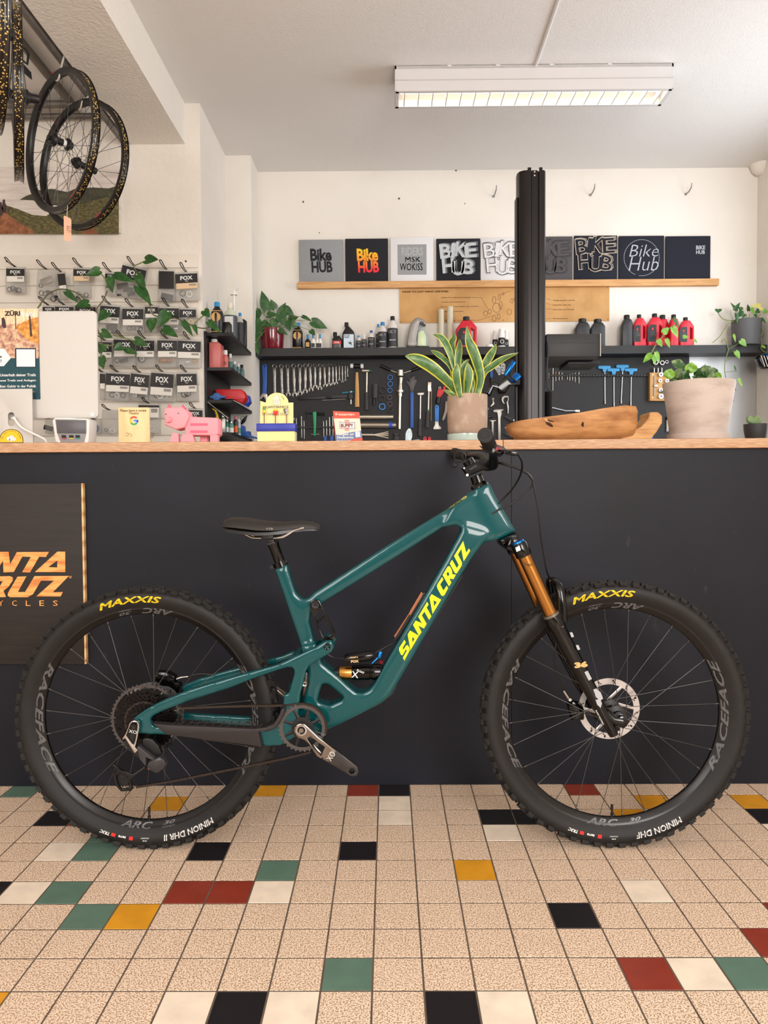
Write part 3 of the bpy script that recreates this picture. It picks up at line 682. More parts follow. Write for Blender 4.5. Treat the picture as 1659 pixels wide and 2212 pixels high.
# ---- rear shock -------------------------------------------------------------------
def axis_lathe(p, q, prof, n=20):
    m = MB(); d = (q-p); L = d.length; m.lathe(p, [(r, t*L) for r, t in prof], n, d.normalized()); return m
s0 = px(*c2(860, 1240), YK); s1 = px(*c2(1215, 1232), YK)
sh = part(axis_lathe(s0, s1, [(0.0001, 0.02), (0.011, 0.02), (0.011, 0.10), (0.017, 0.10), (0.018, 0.16), (0.018, 0.24)]), 'shock_eyelet', blackm)
shg = part(axis_lathe(s0, s1, [(0.017, 0.12), (0.0195, 0.14), (0.0195, 0.52), (0.018, 0.54)], 28), 'shock_shaft', M('shock_gold', (190, 138, 70), 0.25, 1.0))
sc = part(axis_lathe(s0, s1, [(0.019, 0.38), (0.0215, 0.40), (0.0215, 0.74), (0.0195, 0.75), (0.0195, 0.78), (0.0225, 0.79), (0.0225, 0.95), (0.019, 1.0), (0.0001, 1.0)], 28), 'shock_body', blackg)
d = MB(); yy = YK-0.0225; q = px(*c2(1000, 1290), yy); d.text('FLOAT', px(*c2(1030, 1225), yy), (0.91, 0, -0.42), (0.42, 0, 0.91), h=0.0055, bold=.03); d.text('X', px(*c2(992, 1272), yy), (0.94, 0, -0.1), (0.1, 0, 0.94), h=0.018, bold=.01); part(d, 'shock_lettering', whitep, sc)
r0 = px(*c2(948, 1140), YK-0.012); r1 = px(*c2(1150, 1112), YK-0.012)
rs_ = part(axis_lathe(r0, r1, [(0.0001, 0), (0.012, 0.0), (0.014, 0.05), (0.014, 0.86), (0.010, 1.0), (0.0001, 1.0)], 24), 'shock_reservoir', blackg)
d = MB(); yy = YK-0.0268; d.text('FOX', px(*c2(990, 1168), yy), (0.99, 0, 0.06), (-0.06, 0, 0.99), h=0.0075, w=0.022, bold=.05); d.text('FLOAT X', px(*c2(986, 1136), yy), (0.99, 0, 0.06), (-0.06, 0, 0.99), h=0.0048, w=0.021, bold=.03); part(d, 'reservoir_lettering', M('fox_gold_print', (214, 180, 130), 0.4), rs_)
d = MB(); kb = px(*c2(1195, 1118), YK-0.02); d.lathe(kb, [(0.0001, -0.006), (0.006, -0.006), (0.007, 0), (0.007, 0.012), (0.0001, 0.012)], 12, (0.3, 0.2, 1)); d.tube([kb, px(*c2(1140, 1172), YK-0.024)], [0.003, 0.002], 8); part(d, 'rebound_lever', bluea)
d = MB(); kb = px(*c2(1205, 1160), YK-0.02); d.lathe(kb, [(0.0001, -0.005), (0.0055, -0.005), (0.0055, 0.006), (0.0001, 0.006)], 12, YAX); part(d, 'rebound_knob', reda)
# ---- saddle and seatpost -------------------------------------------------------------
secs = [(88, 162, 172, 30), (98, 138, 186, 60), (130, 124, 198, 68), (180, 121, 206, 71), (250, 126, 216, 70), (330, 140, 226, 62), (420, 151, 226, 47), (500, 156, 218, 36), (580, 152, 206, 28), (650, 148, 200, 24), (710, 156, 200, 22), (755, 172, 198, 18), (774, 184, 192, 8)]
def saddle_loft(secs, zoff=0.0, shrink=1.0, lowcut=None):
    m = MB(); n = 16
    for (x, yt, yb, w) in secs:
        pt = px(*c2(x, yt), YK); pb = px(*c2(x, yb), YK)
        for k in range(n):
            a = 2*PI*k/n; cy, sy = math.cos(a), math.sin(a)
            ex = 0.75
            yy = math.copysign(abs(cy)**ex, cy)*w*0.001*shrink
            zz = (pt.z+pb.z)/2+math.copysign(abs(sy)**ex, sy)*(pt.z-pb.z)/2
            if sy > 0: zz -= 0.010*(abs(cy)**4)
            m.V.append(Vector((pt.x, YK+yy, zz)))
    K = len(secs)
    m.F += [(i*n+j, i*n+(j+1) % n, (i+1)*n+(j+1) % n, (i+1)*n+j) for i in range(K-1) for j in range(n)]
    m.F += [tuple(range(n)), tuple((K-1)*n+j for j in range(n))]
    return m
sad = part(saddle_loft(secs), 'saddle', M('saddle_cover', (34, 31, 29), 0.55, bump=(300, 0.08)), smooth=60)
base = [(x, yb-16+(6 if 100 < x < 700 else 0), yb+3, max(6, w-6)) for (x, yt, yb, w) in secs]
part(saddle_loft(base), 'saddle_base', M('saddle_base', (20, 19, 19), 0.35), sad, smooth=60)
for sd in (-1, 1):
    d = MB(); pts = catmull([px(*c2(x, y), YK) for x, y in ((150, 196), (200, 216), (270, 255), (320, 267), (480, 266), (530, 252), (590, 215), (660, 196))], 5)
    d.tube([p+Vector((0, sd*0.022, 0)) for p in pts], 0.0035, 8); part(d, 'saddle_rail', silver, sad)
d = MB(); q = px(*c2(400, 262), YK); d.box(q, (0.034, 0.060, 0.013), rot('Y', 0.0), 0.003); d.box(q+Vector((0.006, 0, -0.011)), (0.022, 0.03, 0.014), rot('Y', 0.25), 0.003); part(d, 'saddle_clamp', blackm)
s0 = px(*c2(420, 282), YK); s1 = px(*c2(500, 500), YK)
sp = part(axis_lathe(s0, s1, [(0.0001, 0), (0.0125, 0), (0.0125, 0.08), (0.0165, 0.10), (0.0165, 0.19), (0.0152, 0.21), (0.0148, 0.76), (0.0148, 1.0)], 28), 'seatpost', blackg)
col = part(axis_lathe(s0, s1, [(0.0148, 0.74), (0.0195, 0.745), (0.0195, 0.90), (0.0148, 0.905)], 28), 'seat_clamp', blackg)
d = MB(); q = px(*c2(425, 478), YK); d.tube([q+Vector((0, -0.012, 0)), q+Vector((0, 0.012, 0))], 0.0055, 12); q = px(*c2(528, 437), YK); d.tube([q+Vector((0, -0.008, 0)), q+Vector((0, 0.008, 0))], 0.0035, 10); part(d, 'clamp_bolt', blackm, col)
d = MB(); d.text('BIKEYOKE', px(*c2(392, 322), YK-0.0168), (0.95, 0, 0.26), (-0.26, 0, 0.95), w=0.021, h=0.0032, bold=0.02); part(d, 'post_lettering', greyp, sp)
d = MB(); d.text('WTB', px(*c2(368, 215), YK-0.0480), (1, 0, 0), (0, -0.1, 1), w=0.024, h=0.006, bold=.04); part(d, 'saddle_mark', M('saddle_print', (150, 146, 140), 0.5), sad)
# ---- fork --------------------------------------------------------------------------------
def bx(x, y, Y): return px(x, y, Y)
YN = YK-0.066
fa = px(1122, 1178, YN); fb = px(1192, 1331, YN); fd = (fb-fa).normalized()     # near stanchion axis
fo = Vector((0, 0.132, 0))
fork = bpy.data.objects.new('fork', None); COL.objects.link(fork); fork.parent = bike; ORG[fork.name] = ORG[bike.name].copy(); fork.empty_display_size = 0.05
fork['label'] = 'black suspension fork with gold upper tubes'
Lst = (fb-fa).length
for k, o in enumerate((Vector((0, 0, 0)), fo)):
    st = part(axis_lathe(fa+o, fb+o, [(0.018, 0.10), (0.018, 1.3)], 32), 'stanchion', gold, fork)
    if k == 0:
        d = MB(); q = px(1131, 1222, YN-0.0184); d.text('K-', q, (0.95, 0, 0.05), (0, 0, 1), h=0.008, bold=.03); q = px(1139, 1224, YN-0.0184); d.text('GENUINE\nKASHIMA', q, (0.97, 0, 0.18), (-0.1, 0, 0.97), h=0.006, w=0.014, bold=.01); part(d, 'coating_mark', M('dark_print', (60, 40, 18), 0.5), st)
# lowers
e1 = px(*c4(808, 940), YN-0.004); ld = (e1-fb).normalized(); LL = (e1-fb).length
for o in (Vector((0, 0, 0)), fo):
    m = axis_lathe(fb+o, e1+o, [(0.018, -0.01), (0.0235, 0.0), (0.0245, 0.03), (0.0245, 0.085), (0.0215, 0.11), (0.0205, 0.35), (0.0195, 0.60), (0.0170, 0.80), (0.0145, 0.95), (0.0125, 1.0), (0.0001, 1.0)], 28)
    lw_ = part(m, 'lower_leg', blackg, fork)
    # dropout reaching forward to the axle
    mid = fb+ld*(LL*0.86)+o; axp = Vector((cF.x, mid.y, cF.z))
    m = MB(); m.tube([mid+Vector((-0.004, 0, 0.02)), mid+(axp-mid)*0.45, axp], [0.012, 0.015, 0.0175], 16); m.lathe(axp, [(0.0001, -0.014), (0.011, -0.014), (0.016, -0.012), (0.0175, -0.006), (0.0175, 0.010)], 20, YAX); part(m, 'dropout', blackg, lw_)
    if o.y == 0:
        seal = part(axis_lathe(fb, e1, [(0.0185, -0.022), (0.0225, -0.020), (0.0225, 0.0), (0.0185, 0.0)], 28), 'wiper_seal', M('seal_grey', (120, 112, 100), 0.4, 0.6), fork)
        yl = YN-0.0220
        dv = Vector((ld.x, 0, ld.z)).normalized(); nv = Vector((-dv.z, 0, dv.x))
        if nv.x < 0: nv = -nv
        d = MB(); d.text('36', px(*c4(592, 572), yl), (0.98, 0, 0.1), (-0.1, 0, 1), w=0.036, h=0.0165, bold=.07); part(d, 'number_mark', M('fork_gold_print', (206, 168, 106), 0.4), lw_)
        d = MB()
        for (sx_, sy_, sc_) in ((640, 600, 0.026),): d.text('F', px(*c4(632, 600), yl+0.001), dv, nv, h=0.017, w=0.026, bold=.1)
        d.ppx([c4(690, 690), c4(712, 684), c4(735, 705), c4(748, 738), c4(735, 748), c4(742, 765), c4(735, 790), c4(715, 772), c4(706, 745), c4(722, 742), c4(700, 722), c4(684, 712)], yl+0.0015, -0.0006, 0.004)
        for (ax_, ay_) in ((570, 385), (604, 455)): d.ppx([c4(ax_-6, ay_-10), c4(ax_+8, ay_-12), c4(ax_+18, ay_+12), c4(ax_+4, ay_+16)], yl+0.0035, -0.0006, 0.004)
        part(d, 'fork_logo', M('fork_grey_print', (170, 172, 176), 0.45), lw_)
        d = MB(); d.text('MADE IN', px(*c4(490, 352), yl-0.001), (0.96, 0, 0.2), (-0.2, 0, 0.96), w=0.02, h=0.003, bold=.02); d.text('FLOAT FACTORY', px(*c4(706, 805), yl+0.005), dv, nv, w=0.045, h=0.0035, bold=.02); part(d, 'fork_lettering', whitep, lw_)
# arch over the tyre
aw = []
c0 = px(*c4(500, 300), YN); c1 = c0+fo
top = px(*c3(1390, 1395), YK)
arch = catmull([c0+Vector((0.012, 0, -0.008)), px(*c3(1475, 1560), YK-0.064), px(*c3(1445, 1440), YK-0.052), px(*c3(1400, 1395), YK-0.020), px(*c3(1400, 1395), YK+0.020), px(*c3(1445, 1440), YK-0.052)+Vector((0, 0.104, 0)), px(*c3(1475, 1560), YK-0.064)+Vector((0, 0.128, 0)), c1+Vector((0.012, 0, -0.008))], 5)
m = MB(); m.tube(arch, [0.011+0.005*abs(i/(len(arch)-1)-0.5) for i in range(len(arch))], 12, flat=0.72); part(m, 'arch', blackg, fork)
# crown
m = MB(); m.ppx([c3(925, 1045), c3(1068, 985), c3(1082, 1010), c3(1085, 1040), c3(1040, 1085), c3(990, 1075), c3(945, 1095)], YK, -0.045, 0.045, ch=0.01)
for o in (Vector((0, 0, 0)), fo): m.add(*(lambda q: (q.V, q.F))(axis_lathe(fa+o-fd*0.008, fa+o+fd*0.032, [(0.0001, 0), (0.020, 0.0), (0.0225, 0.12), (0.0225, 0.9), (0.021, 1.0), (0.018, 1.0)], 24)))
m.box((fa+fd*0.006+Vector((-0.012, 0.066, 0.004))), (0.042, 0.115, 0.040), rot('Y', 0.42), 0.008)
part(m, 'crown', blackg, fork)
bl = part(axis_lathe(fa-fd*0.013, fa+fd*0.001, [(0.0001, 0), (0.0165, 0.0), (0.0185, 0.3), (0.0185, 1.0)], 28), 'top_cap', bluea, fork, label='blue anodised top cap')
d = MB(); d.ppx([c3(1080, 1118), c3(1115, 1102), c3(1126, 1138), c3(1090, 1154)], YN-0.0232, -0.0003, 0.0006); part(d, 'sticker', whitep, fork, smooth=0)
# ---- head tube top, stem, bar -----------------------------------------------------------------
s0 = px(*ck(560, 930), YK); s1 = px(*ck(500, 765), YK)
m = axis_lathe(px(*ck(580, 990), YK), px(*ck(525, 840), YK), [(0.0265, 0.0), (0.0255, 0.22), (0.0185, 0.45), (0.0175, 1.2)], 28); part(m, 'headset_spacer', blackg)
stem = MB()
stem.ppx([ck(275, 690), ck(330, 660), ck(500, 590), ck(600, 540), ck(650, 520), ck(730, 545), ck(790, 560), ck(810, 640), ck(790, 700), ck(720, 735), ck(630, 720), ck(560, 745), ck(400, 815), ck(370, 825), ck(345, 805), ck(335, 770)], YK, -0.021, 0.021, ch=0.007)
stemo = part(stem, 'stem', M('stem_black', (13, 12, 12), 0.42, spec=0.3))
m = axis_lathe(px(*ck(455, 680), YK), px(*ck(372, 545), YK), [(0.0165, 0.0), (0.0165, 0.9), (0.013, 1.0), (0.0001, 1.0)], 24); part(m, 'stem_cap', blackg, stemo)
d = MB()
for (x_, y_, r_) in ((320, 690, 0.0022), (372, 800, 0.0036)): d.lathe(px(*ck(x_, y_), YK-0.0205), [(0.0001, -0.002), (r_*0.5, -0.002), (r_*0.55, -0.0026), (r_, -0.0026), (r_, 0.002)], 14, YAX)
part(d, 'stem_bolt', silver, stemo)
d = MB(); a_ = px(*ck(425, 720), YK-0.0214); e_ = px(*ck(535, 650), YK-0.0214); u = (e_-a_).normalized(); d.text('BURGTEC', a_, u, Vector((-u.z, 0, u.x)), w=(e_-a_).length, h=0.004, bold=.03); part(d, 'stem_lettering', greyp, stemo)
# handlebar: bar clamp at the stem, rising and sweeping back to both sides
YE = YK-0.385
gr_c = px(*ck(665, 155), YE)                  # centre of the near grip's end cap
bc = px(*ck(755, 630), YK)                    # bar clamp centre
def barside(sd):
    end = Vector((gr_c.x, YK+sd*0.385, gr_c.z)) if sd < 0 else Vector((gr_c.x-0.0, YK+0.385, gr_c.z-0.004))
    return [bc, bc+Vector((0.0, sd*0.05, 0.002)), bc+(end-bc)*0.34+Vector((0.010, 0, 0.012)), bc+(end-bc)*0.62+Vector((0.006, 0, 0.004)), end]
for sd in (-1, 1):
    pts = catmull(barside(sd), 8); n_ = len(pts)
    m = MB(); m.tube(pts, [0.0165-0.0052*min(1, max(0, (i/n_-0.15)/0.25)) for i in range(n_)], 20); hb = part(m, 'handlebar', M('bar_black', (10, 10, 10), 0.35, spec=0.3))
    e = pts[-1]; dr = (pts[-1]-pts[-5]).normalized(); g0 = e-dr*0.132
    m = axis_lathe(g0, e, [(0.0115, 0), (0.0175, 0.0), (0.0175, 0.06), (0.0158, 0.07), (0.0158, 0.93), (0.0175, 0.95), (0.0180, 1.0), (0.0165, 1.015), (0.0110, 1.015), (0.0108, 1.008), (0.0070, 1.008), (0.0068, 1.016), (0.0035, 1.016), (0.0001, 1.012)], 40)
    gm = part(m, 'grip', M('grip_rubber', (28, 27, 27), 0.7), hb)
    m = MB()
    for k in range(28):
        a = 2*PI*k/28
        sidev = dr.cross(Vector((0, 0, 1))).normalized(); upv = sidev.cross(dr)
        q = sidev*math.cos(a)*0.0160+upv*math.sin(a)*0.0160
        m.tube([g0+dr*0.02+q, g0+dr*0.12+q], 0.0011, 4)
    part(m, 'grip_ribs', M('grip_rib', (38, 36, 36), 0.7), gm, kind='stuff')
# near controls under and ahead of the grip
yc_ = YK-0.235
m = MB(); m.ppx([ck(575, 325), ck(640, 380), ck(800, 400), ck(940, 420), ck(1010, 400), ck(960, 345), ck(840, 305), ck(790, 310), ck(740, 380), ck(640, 360)], yc_, -0.012, 0.012, ch=0.003)
m.ppx([ck(600, 390), ck(760, 380), ck(900, 420), ck(930, 480), ck(870, 490), ck(820, 470), ck(690, 430)], yc_, -0.010, 0.010, ch=0.003)
ctl = part(m, 'shifter_pod', M('shifter_black', (14, 13, 15), 0.4))
m = MB(); m.ppx([ck(1000, 400), ck(1050, 385), ck(1170, 410), ck(1210, 440), ck(1205, 485), ck(1130, 490), ck(1010, 465), ck(990, 440)], yc_-0.01, -0.010, 0.010, ch=0.004); part(m, 'brake_lever_body', blackg)
m = MB(); q = px(*ck(850, 370), yc_-0.014); m.lathe(q, [(0.0001, -0.004), (0.005, -0.004), (0.006, 0), (0.006, 0.004)], 14, YAX); q = px(*ck(905, 368), yc_-0.014); m.lathe(q, [(0.0001, -0.003), (0.003, -0.003), (0.0035, 0.003)], 12, YAX); part(m, 'reach_adjuster', reda)
m = MB(); pts = catmull([px(*ck(960, 420), yc_), px(*ck(900, 470), yc_-0.04), px(*ck(840, 440), yc_-0.09), px(*ck(800, 400), yc_-0.125)], 5); m.tube(pts, [0.0055]*6+[0.005]*(len(pts)-6), 10, flat=0.6); part(m, 'brake_lever_blade', blackg)
m = MB(); m.ppx([ck(130, 640), ck(165, 605), ck(215, 600), ck(225, 640), ck(190, 680), ck(150, 680)], YK+0.16, -0.010, 0.010, ch=0.004); part(m, 'remote_lever', blackp)
# stem face seen below the near grip is the clamp and the bar's near clamp ring
m = MB(); m.lathe(px(*ck(255, 500), YK+0.14), [(0.016, -0.006), (0.0185, -0.005), (0.0185, 0.005), (0.016, 0.006)], 24, (0.15, 1, 0.05)); part(m, 'lever_clamp', blackm)
# ---- cables -----------------------------------------------------------------------------------
def cable(pts, r, name, mat=None, k=8):
    m = MB(); m.tube(catmull([px(x, y, Y) for x, y, Y in pts], k), r, 8); return part(m, name, mat or M('cable_housing', (20, 19, 19), 0.4))
cable([(*ck(1200, 470), yc_), (*ck(1260, 590), yc_+0.03), (*ck(1255, 740), yc_+0.09), (*ck(1190, 900), yc_+0.15), (*ck(1080, 1060), YK-0.05), (1089, 1075, YK-0.03), (1078, 1087, YK-0.026)], 0.0026, 'brake_hose')
cable([(*ck(825, 600), YK-0.02), (*ck(960, 610), YK-0.04), (*ck(1150, 665), YK-0.05), (*ck(1340, 760), YK-0.055), (*ck(1430, 870), YK-0.055), (*ck(1425, 980), YK-0.05), (1137, 1060, YK-0.045), (1110, 1085, YK-0.04), (1080, 1100, YK-0.032), (1063, 1110, YK-0.027)], 0.0026, 'gear_hose')
cable([(*ck(1300, 725), YK-0.048), (*ck(1400, 840), YK-0.052), (1152, 1046, YK-0.052), (1162, 1100, YK-0.045), (1170, 1170, YK-0.03), (1180, 1230, YK+0.00), (1187, 1252, YK+0.035), (1192, 1300, YK+0.05)], 0.0022, 'front_brake_hose')
m = MB(); m.tube(catmull([px(*ck(830, 588), YK-0.02), px(*ck(960, 615), YK-0.045), px(*ck(1200, 690), YK-0.055), px(*ck(1340, 765), YK-0.058)], 6), 0.0042, 10); part(m, 'hose_sleeve', blackp)
cable([(*c4(490, 420), YK+0.05), (*c4(480, 520), YK+0.05), (*c4(500, 620), YK+0.05), (*c4(545, 705), YK+0.05)], 0.0024, 'front_caliper_hose')
cable([(*c2(820, 1105), YK), (*c2(870, 1132), YK), (*c2(950, 1138), YK-0.005)], 0.0024, 'lockout_cable'); cable([(*c2(1165, 1098), YK), (*c2(1230, 1060), YK), (*c2(1290, 1028), YK)], 0.0022, 'lockout_cable')
cable([(*c5(590, 122), YK+0.055), (*c5(660, 103), YK+0.055), (*c5(750, 108), YK+0.055), (*c5(830, 112), YK+0.055)], 0.0026, 'rear_caliper_hose')
# ---- brake calipers (far side) ------------------------------------------------------------------
m = MB(); m.ppx([c4(548, 770), c4(575, 745), c4(625, 760), c4(640, 800), c4(638, 845), c4(600, 858), c4(570, 850), c4(560, 810)], YK+0.043, -0.016, 0.016, ch=0.006); cal = part(m, 'front_caliper', blackg)
m = MB(); m.tube([px(*c4(530, 695), YK+0.035), px(*c4(562, 745), YK+0.035)], 0.0032, 8); m.lathe(px(*c4(565, 744), YK+0.03), [(0.0001, -0.004), (0.0045, -0.004), (0.0045, 0.004), (0.0001, 0.004)], 12, YAX); part(m, 'hose_fitting', silver, cal)
m = MB(); m.ppx([c5(385, 105), c5(410, 80), c5(470, 85), c5(515, 110), c5(520, 150), c5(490, 175), c5(430, 170), c5(392, 135)], YK+0.050, -0.016, 0.016, ch=0.006)
m.ppx([c5(470, 160), c5(545, 150), c5(560, 210), c5(500, 220)], YK+0.052, -0.010, 0.010, ch=0.003); cal = part(m, 'rear_caliper', blackg)
m = MB(); m.tube([px(*c5(520, 135), YK+0.035), px(*c5(545, 125), YK+0.035), px(*c5(590, 120), YK+0.04)], 0.0034, 8); part(m, 'hose_fitting', silver, cal)
# ---- drivetrain -----------------------------------------------------------------------------------
def gear_loop(c, r, nt, dep, wf_=0.5):
    out = []
    for i in range(nt):
        for f, rr_ in ((0.0, r-dep), (0.22, r-dep*0.75), (0.40, r), (0.58, r), (0.78, r-dep*0.75)):
            a = 2*PI*(i+f)/nt; out.append((c.x+math.cos(a)*rr_, c.z+math.sin(a)*rr_))
    return out
def circ(c, r, n=40): return [(c.x+math.cos(2*PI*i/n)*r, c.z+math.sin(2*PI*i/n)*r) for i in range(n)]
cas = bpy.data.objects.new('cassette', None); COL.objects.link(cas); cas.parent = bike; ORG[cas.name] = ORG[bike.name].copy(); cas.empty_display_size = 0.05
cogm = M('cog_dark', (40, 38, 38), 0.35, 1.0)
radii = [0.1015, 0.0885, 0.077, 0.068, 0.060, 0.053, 0.0465, 0.0405, 0.035, 0.030, 0.0255, 0.0215]
for k, r in enumerate(radii):
    y0 = YK-0.020-k*0.0036; m = MB(); nt = int(2*PI*r/0.0127)
    m.prism(gear_loop(cR, r, nt, 0.0048), y0-0.0022, y0, [circ(cR, max(0.017, r*(0.90 if k == 0 else 0.80)), 36)])
    if k < 5:
        for i in range(16):
            a = 2*PI*i/16+k*0.3; r2_ = radii[k+1]*0.86; m.tube([(cR.x+math.cos(a)*r*0.91, y0-0.001, cR.z+math.sin(a)*r*0.91), (cR.x+math.cos(a+.12)*r2_, y0-0.003, cR.z+math.sin(a+.12)*r2_)], 0.003, 5)
    part(m, 'sprocket', M('cog_grey', (92, 90, 90), 0.3, 1.0) if k == 0 else cogm, cas, smooth=0)
m = MB(); m.lathe(cR, [(0.019, -0.02), (0.019, -0.064), (0.014, -0.066), (0.0001, -0.066)], 24, YAX); part(m, 'freehub', blackm, cas)
# chainring and cranks
cc_ = Vector((bbm.x, YK, bbm.z))
yr0 = YK-0.062
ring = MB(); ring.prism(gear_loop(cc_, 0.0675, 32, 0.0050), yr0-0.0035, yr0, [circ(cc_, 0.054, 48)])
spd = MB()
for i in range(8):
    a = 2*PI*i/8+0.35; spd.tube([(cc_.x+math.cos(a)*0.022, yr0-0.002, cc_.z+math.sin(a)*0.022), (cc_.x+math.cos(a+.10)*0.056, yr0-0.002, cc_.z+math.sin(a+.10)*0.056)], [0.006, 0.0032], 6, flat=0.4, up=(0, 0.01, 1))
spd.lathe(cc_, [(0.016, -0.067), (0.030, -0.066), (0.030, -0.061), (0.016, -0.060)], 32, YAX)
chr_ = part(ring, 'chainring', M('chainring_grey', (104, 104, 106), 0.32, 1.0), smooth=20); part(spd, 'chainring_spider', blackm, chr_)
crk = MB(); yk_ = YK-0.078
crank_l = [c2(582, 1652), c2(588, 1622), c2(606, 1600), c2(632, 1592), c2(662, 1597), c2(690, 1622), c2(760, 1690), c2(888, 1788), c2(832, 1874), c2(790, 1850), c2(735, 1795), c2(660, 1715), c2(610, 1695)]
crk.ppx(crank_l, yk_, -0.012, 0.010, [[c2(682, 1702), c2(702, 1690), c2(802, 1762), c2(776, 1828), c2(758, 1818)]], ch=0.004)
crm = M('crank_bronze_alloy', (142, 132, 124), 0.28, 1.0)
cr = part(crk, 'crank_arm', crm)
m = MB(); m.ppx([c2(874, 1776), c2(960, 1842), c2(1036, 1900), c2(1046, 1935), c2(1034, 1965), c2(1005, 1974), c2(970, 1958), c2(900, 1915), c2(820, 1868)], yk_, -0.011, 0.009, [[c2(975, 1938), c2(985, 1918), c2(1005, 1916), c2(1018, 1932), c2(1010, 1952), c2(988, 1956)]], ch=0.003); part(m, 'crank_end', M('crank_dark', (70, 67, 66), 0.36, 0.7), cr)
q = px(*c2(634, 1650), yk_-0.010); m = MB(); m.lathe(q, [(0.0001, -0.001), (0.006, -0.001), (0.0065, -0.003), (0.0095, -0.0045), (0.0105, -0.003), (0.0105, 0.004)], 24, YAX); part(m, 'crank_bolt', blackg, cr)
m = MB(); m.lathe(q, [(0.0108, -0.0032), (0.0148, -0.0035), (0.0155, -0.001), (0.0155, 0.004)], 28, YAX); part(m, 'crank_collar', silver, cr)
m = MB(); a_ = px(*c2(846, 1876), yk_-0.0125); m.text('XO', a_, (0.53, 0, 0.85), (-0.85, 0, 0.53), w=0.026, h=0.016, bold=.0); part(m, 'crank_lettering', M('crank_print', (210, 208, 205), 0.4), cr)
far = MB(); e_ = cc_-(px(*c2(1005, 1930), YK)-px(*c2(634, 1650), YK)); far.tube([(cc_.x, YK+0.075, cc_.z), (e_.x, YK+0.08, e_.z)], [0.018, 0.0135], 12, flat=0.6, up=(0, 1, 0)); part(far, 'far_crank_arm', crm)
sp_ = MB(); sp_.tube([(cc_.x, YK-0.07, cc_.z), (cc_.x, YK+0.075, cc_.z)], 0.0145, 20); part(sp_, 'crank_spindle', blackm)
# derailleur (near side, below the dropout)
yd = YK-0.092
der = bpy.data.objects.new('rear_derailleur', None); COL.objects.link(der); der.parent = bike; ORG[der.name] = ORG[bike.name].copy(); der.empty_display_size = 0.05
m = MB(); m.ppx([d7(600, 430), d7(630, 330), d7(680, 275), d7(740, 260), d7(800, 275), d7(845, 330), d7(850, 420), d7(800, 700), d7(760, 850), d7(820, 920), d7(780, 980), d7(740, 985), d7(540, 660), d7(480, 690), d7(470, 670), d7(545, 560)], yd, -0.006, 0.010, ch=0.002); hang = part(m, 'mount_bracket', silver, der)
m = MB(); m.ppx([d7(625, 420), d7(655, 335), d7(700, 295), d7(750, 285), d7(800, 305), d7(818, 360), d7(815, 430), d7(770, 700), d7(735, 800), d7(690, 770), d7(560, 590)], yd, -0.0072, -0.004, ch=0.0006); part(m, 'bracket_face', blackg, hang)
q = px(*d7(725, 390), yd-0.007); m = MB(); m.lathe(q, [(0.0001, -0.001), (0.003, -0.001), (0.0034, -0.003), (0.006, -0.0035), (0.0065, 0.0)], 18, YAX); part(m, 'mount_bolt', blackm, hang)
m = MB(); m.text('XO', px(*d7(600, 540), yd-0.0078), (0.96, 0, -0.22), (0.22, 0, 0.96), w=0.0215, h=0.0085, bold=.0); part(m, 'mark', whitep, hang)
m = MB(); m.ppx([d7(505, 850), d7(500, 720), d7(540, 650), d7(740, 985), d7(800, 960), d7(860, 1100), d7(760, 1120), d7(720, 1080)], yd, 0.004, 0.024, ch=0.003); part(m, 'outer_link', blackm, der)
m = MB(); m.ppx([d7(795, 870), d7(830, 830), d7(870, 850), d7(1200, 1110), d7(1180, 1160), d7(1000, 1080), d7(1010, 1290), d7(860, 1120), d7(820, 940)], yd, -0.008, 0.018, ch=0.003); part(m, 'parallelogram', M('derailleur_grey', (56, 55, 57), 0.35), der)
m = MB(); m.ppx([d7(900, 700), d7(1000, 690), d7(1120, 720), d7(1250, 860), d7(1330, 1040), d7(1200, 1110), d7(880, 860)], yd, 0.006, 0.022, ch=0.003); part(m, 'inner_cage_mount', blackm, der)
m = MB(); m.ppx([d7(1020, 1290), d7(1060, 1170), d7(1200, 1100), d7(1330, 1050), d7(1430, 1110), d7(1470, 1190), d7(1430, 1300), d7(1300, 1410), d7(1240, 1430), d7(1120, 1380)], yd, -0.014, 0.016, ch=0.008); part(m, 'battery_housing', M('derailleur_dark', (48, 47, 49), 0.32), der)
m = MB(); m.ppx([d7(230, 1260), d7(260, 1250), d7(420, 1360), d7(700, 1480), d7(960, 1310), d7(1000, 1330), d7(720, 1520), d7(640, 1600), d7(700, 1800), d7(640, 1850), d7(430, 1860), d7(290, 1700), d7(240, 1480), d7(330, 1400)], yd, -0.002, 0.004, [[d7(320, 1500), d7(420, 1460), d7(560, 1560), d7(620, 1660), d7(600, 1780), d7(450, 1800), d7(350, 1680)]], ch=0.0012); cage = part(m, 'cage', blackg, der)
for (cx_, cy_, r_) in ((470, 1600, 0.0205),): 
    q = px(*d7(cx_, cy_), yd+0.010); m = MB(); m.prism(gear_loop(q, r_, 14, 0.004), q.y-0.002, q.y+0.002); m.lathe(q, [(0.0001, -0.004), (0.004, -0.004), (0.004, 0.004)], 12, YAX); part(m, 'jockey_wheel', blackp, cage)
q = px(*d7(1060, 1000), yd+0.016); m = MB(); m.prism(gear_loop(q, 0.020, 14, 0.004), q.y-0.002, q.y+0.002, [circ(q, 0.013, 20)]); part(m, 'jockey_wheel', blackp, der)
m = MB(); m.lathe(px(*d7(1055, 1350), yd-0.004), [(0.0016, -0.001), (0.0032, -0.001), (0.0032, 0.002)], 12, YAX); part(m, 'limit_screw', M('copper_screw', (190, 100, 80), 0.3, 1.0), der)
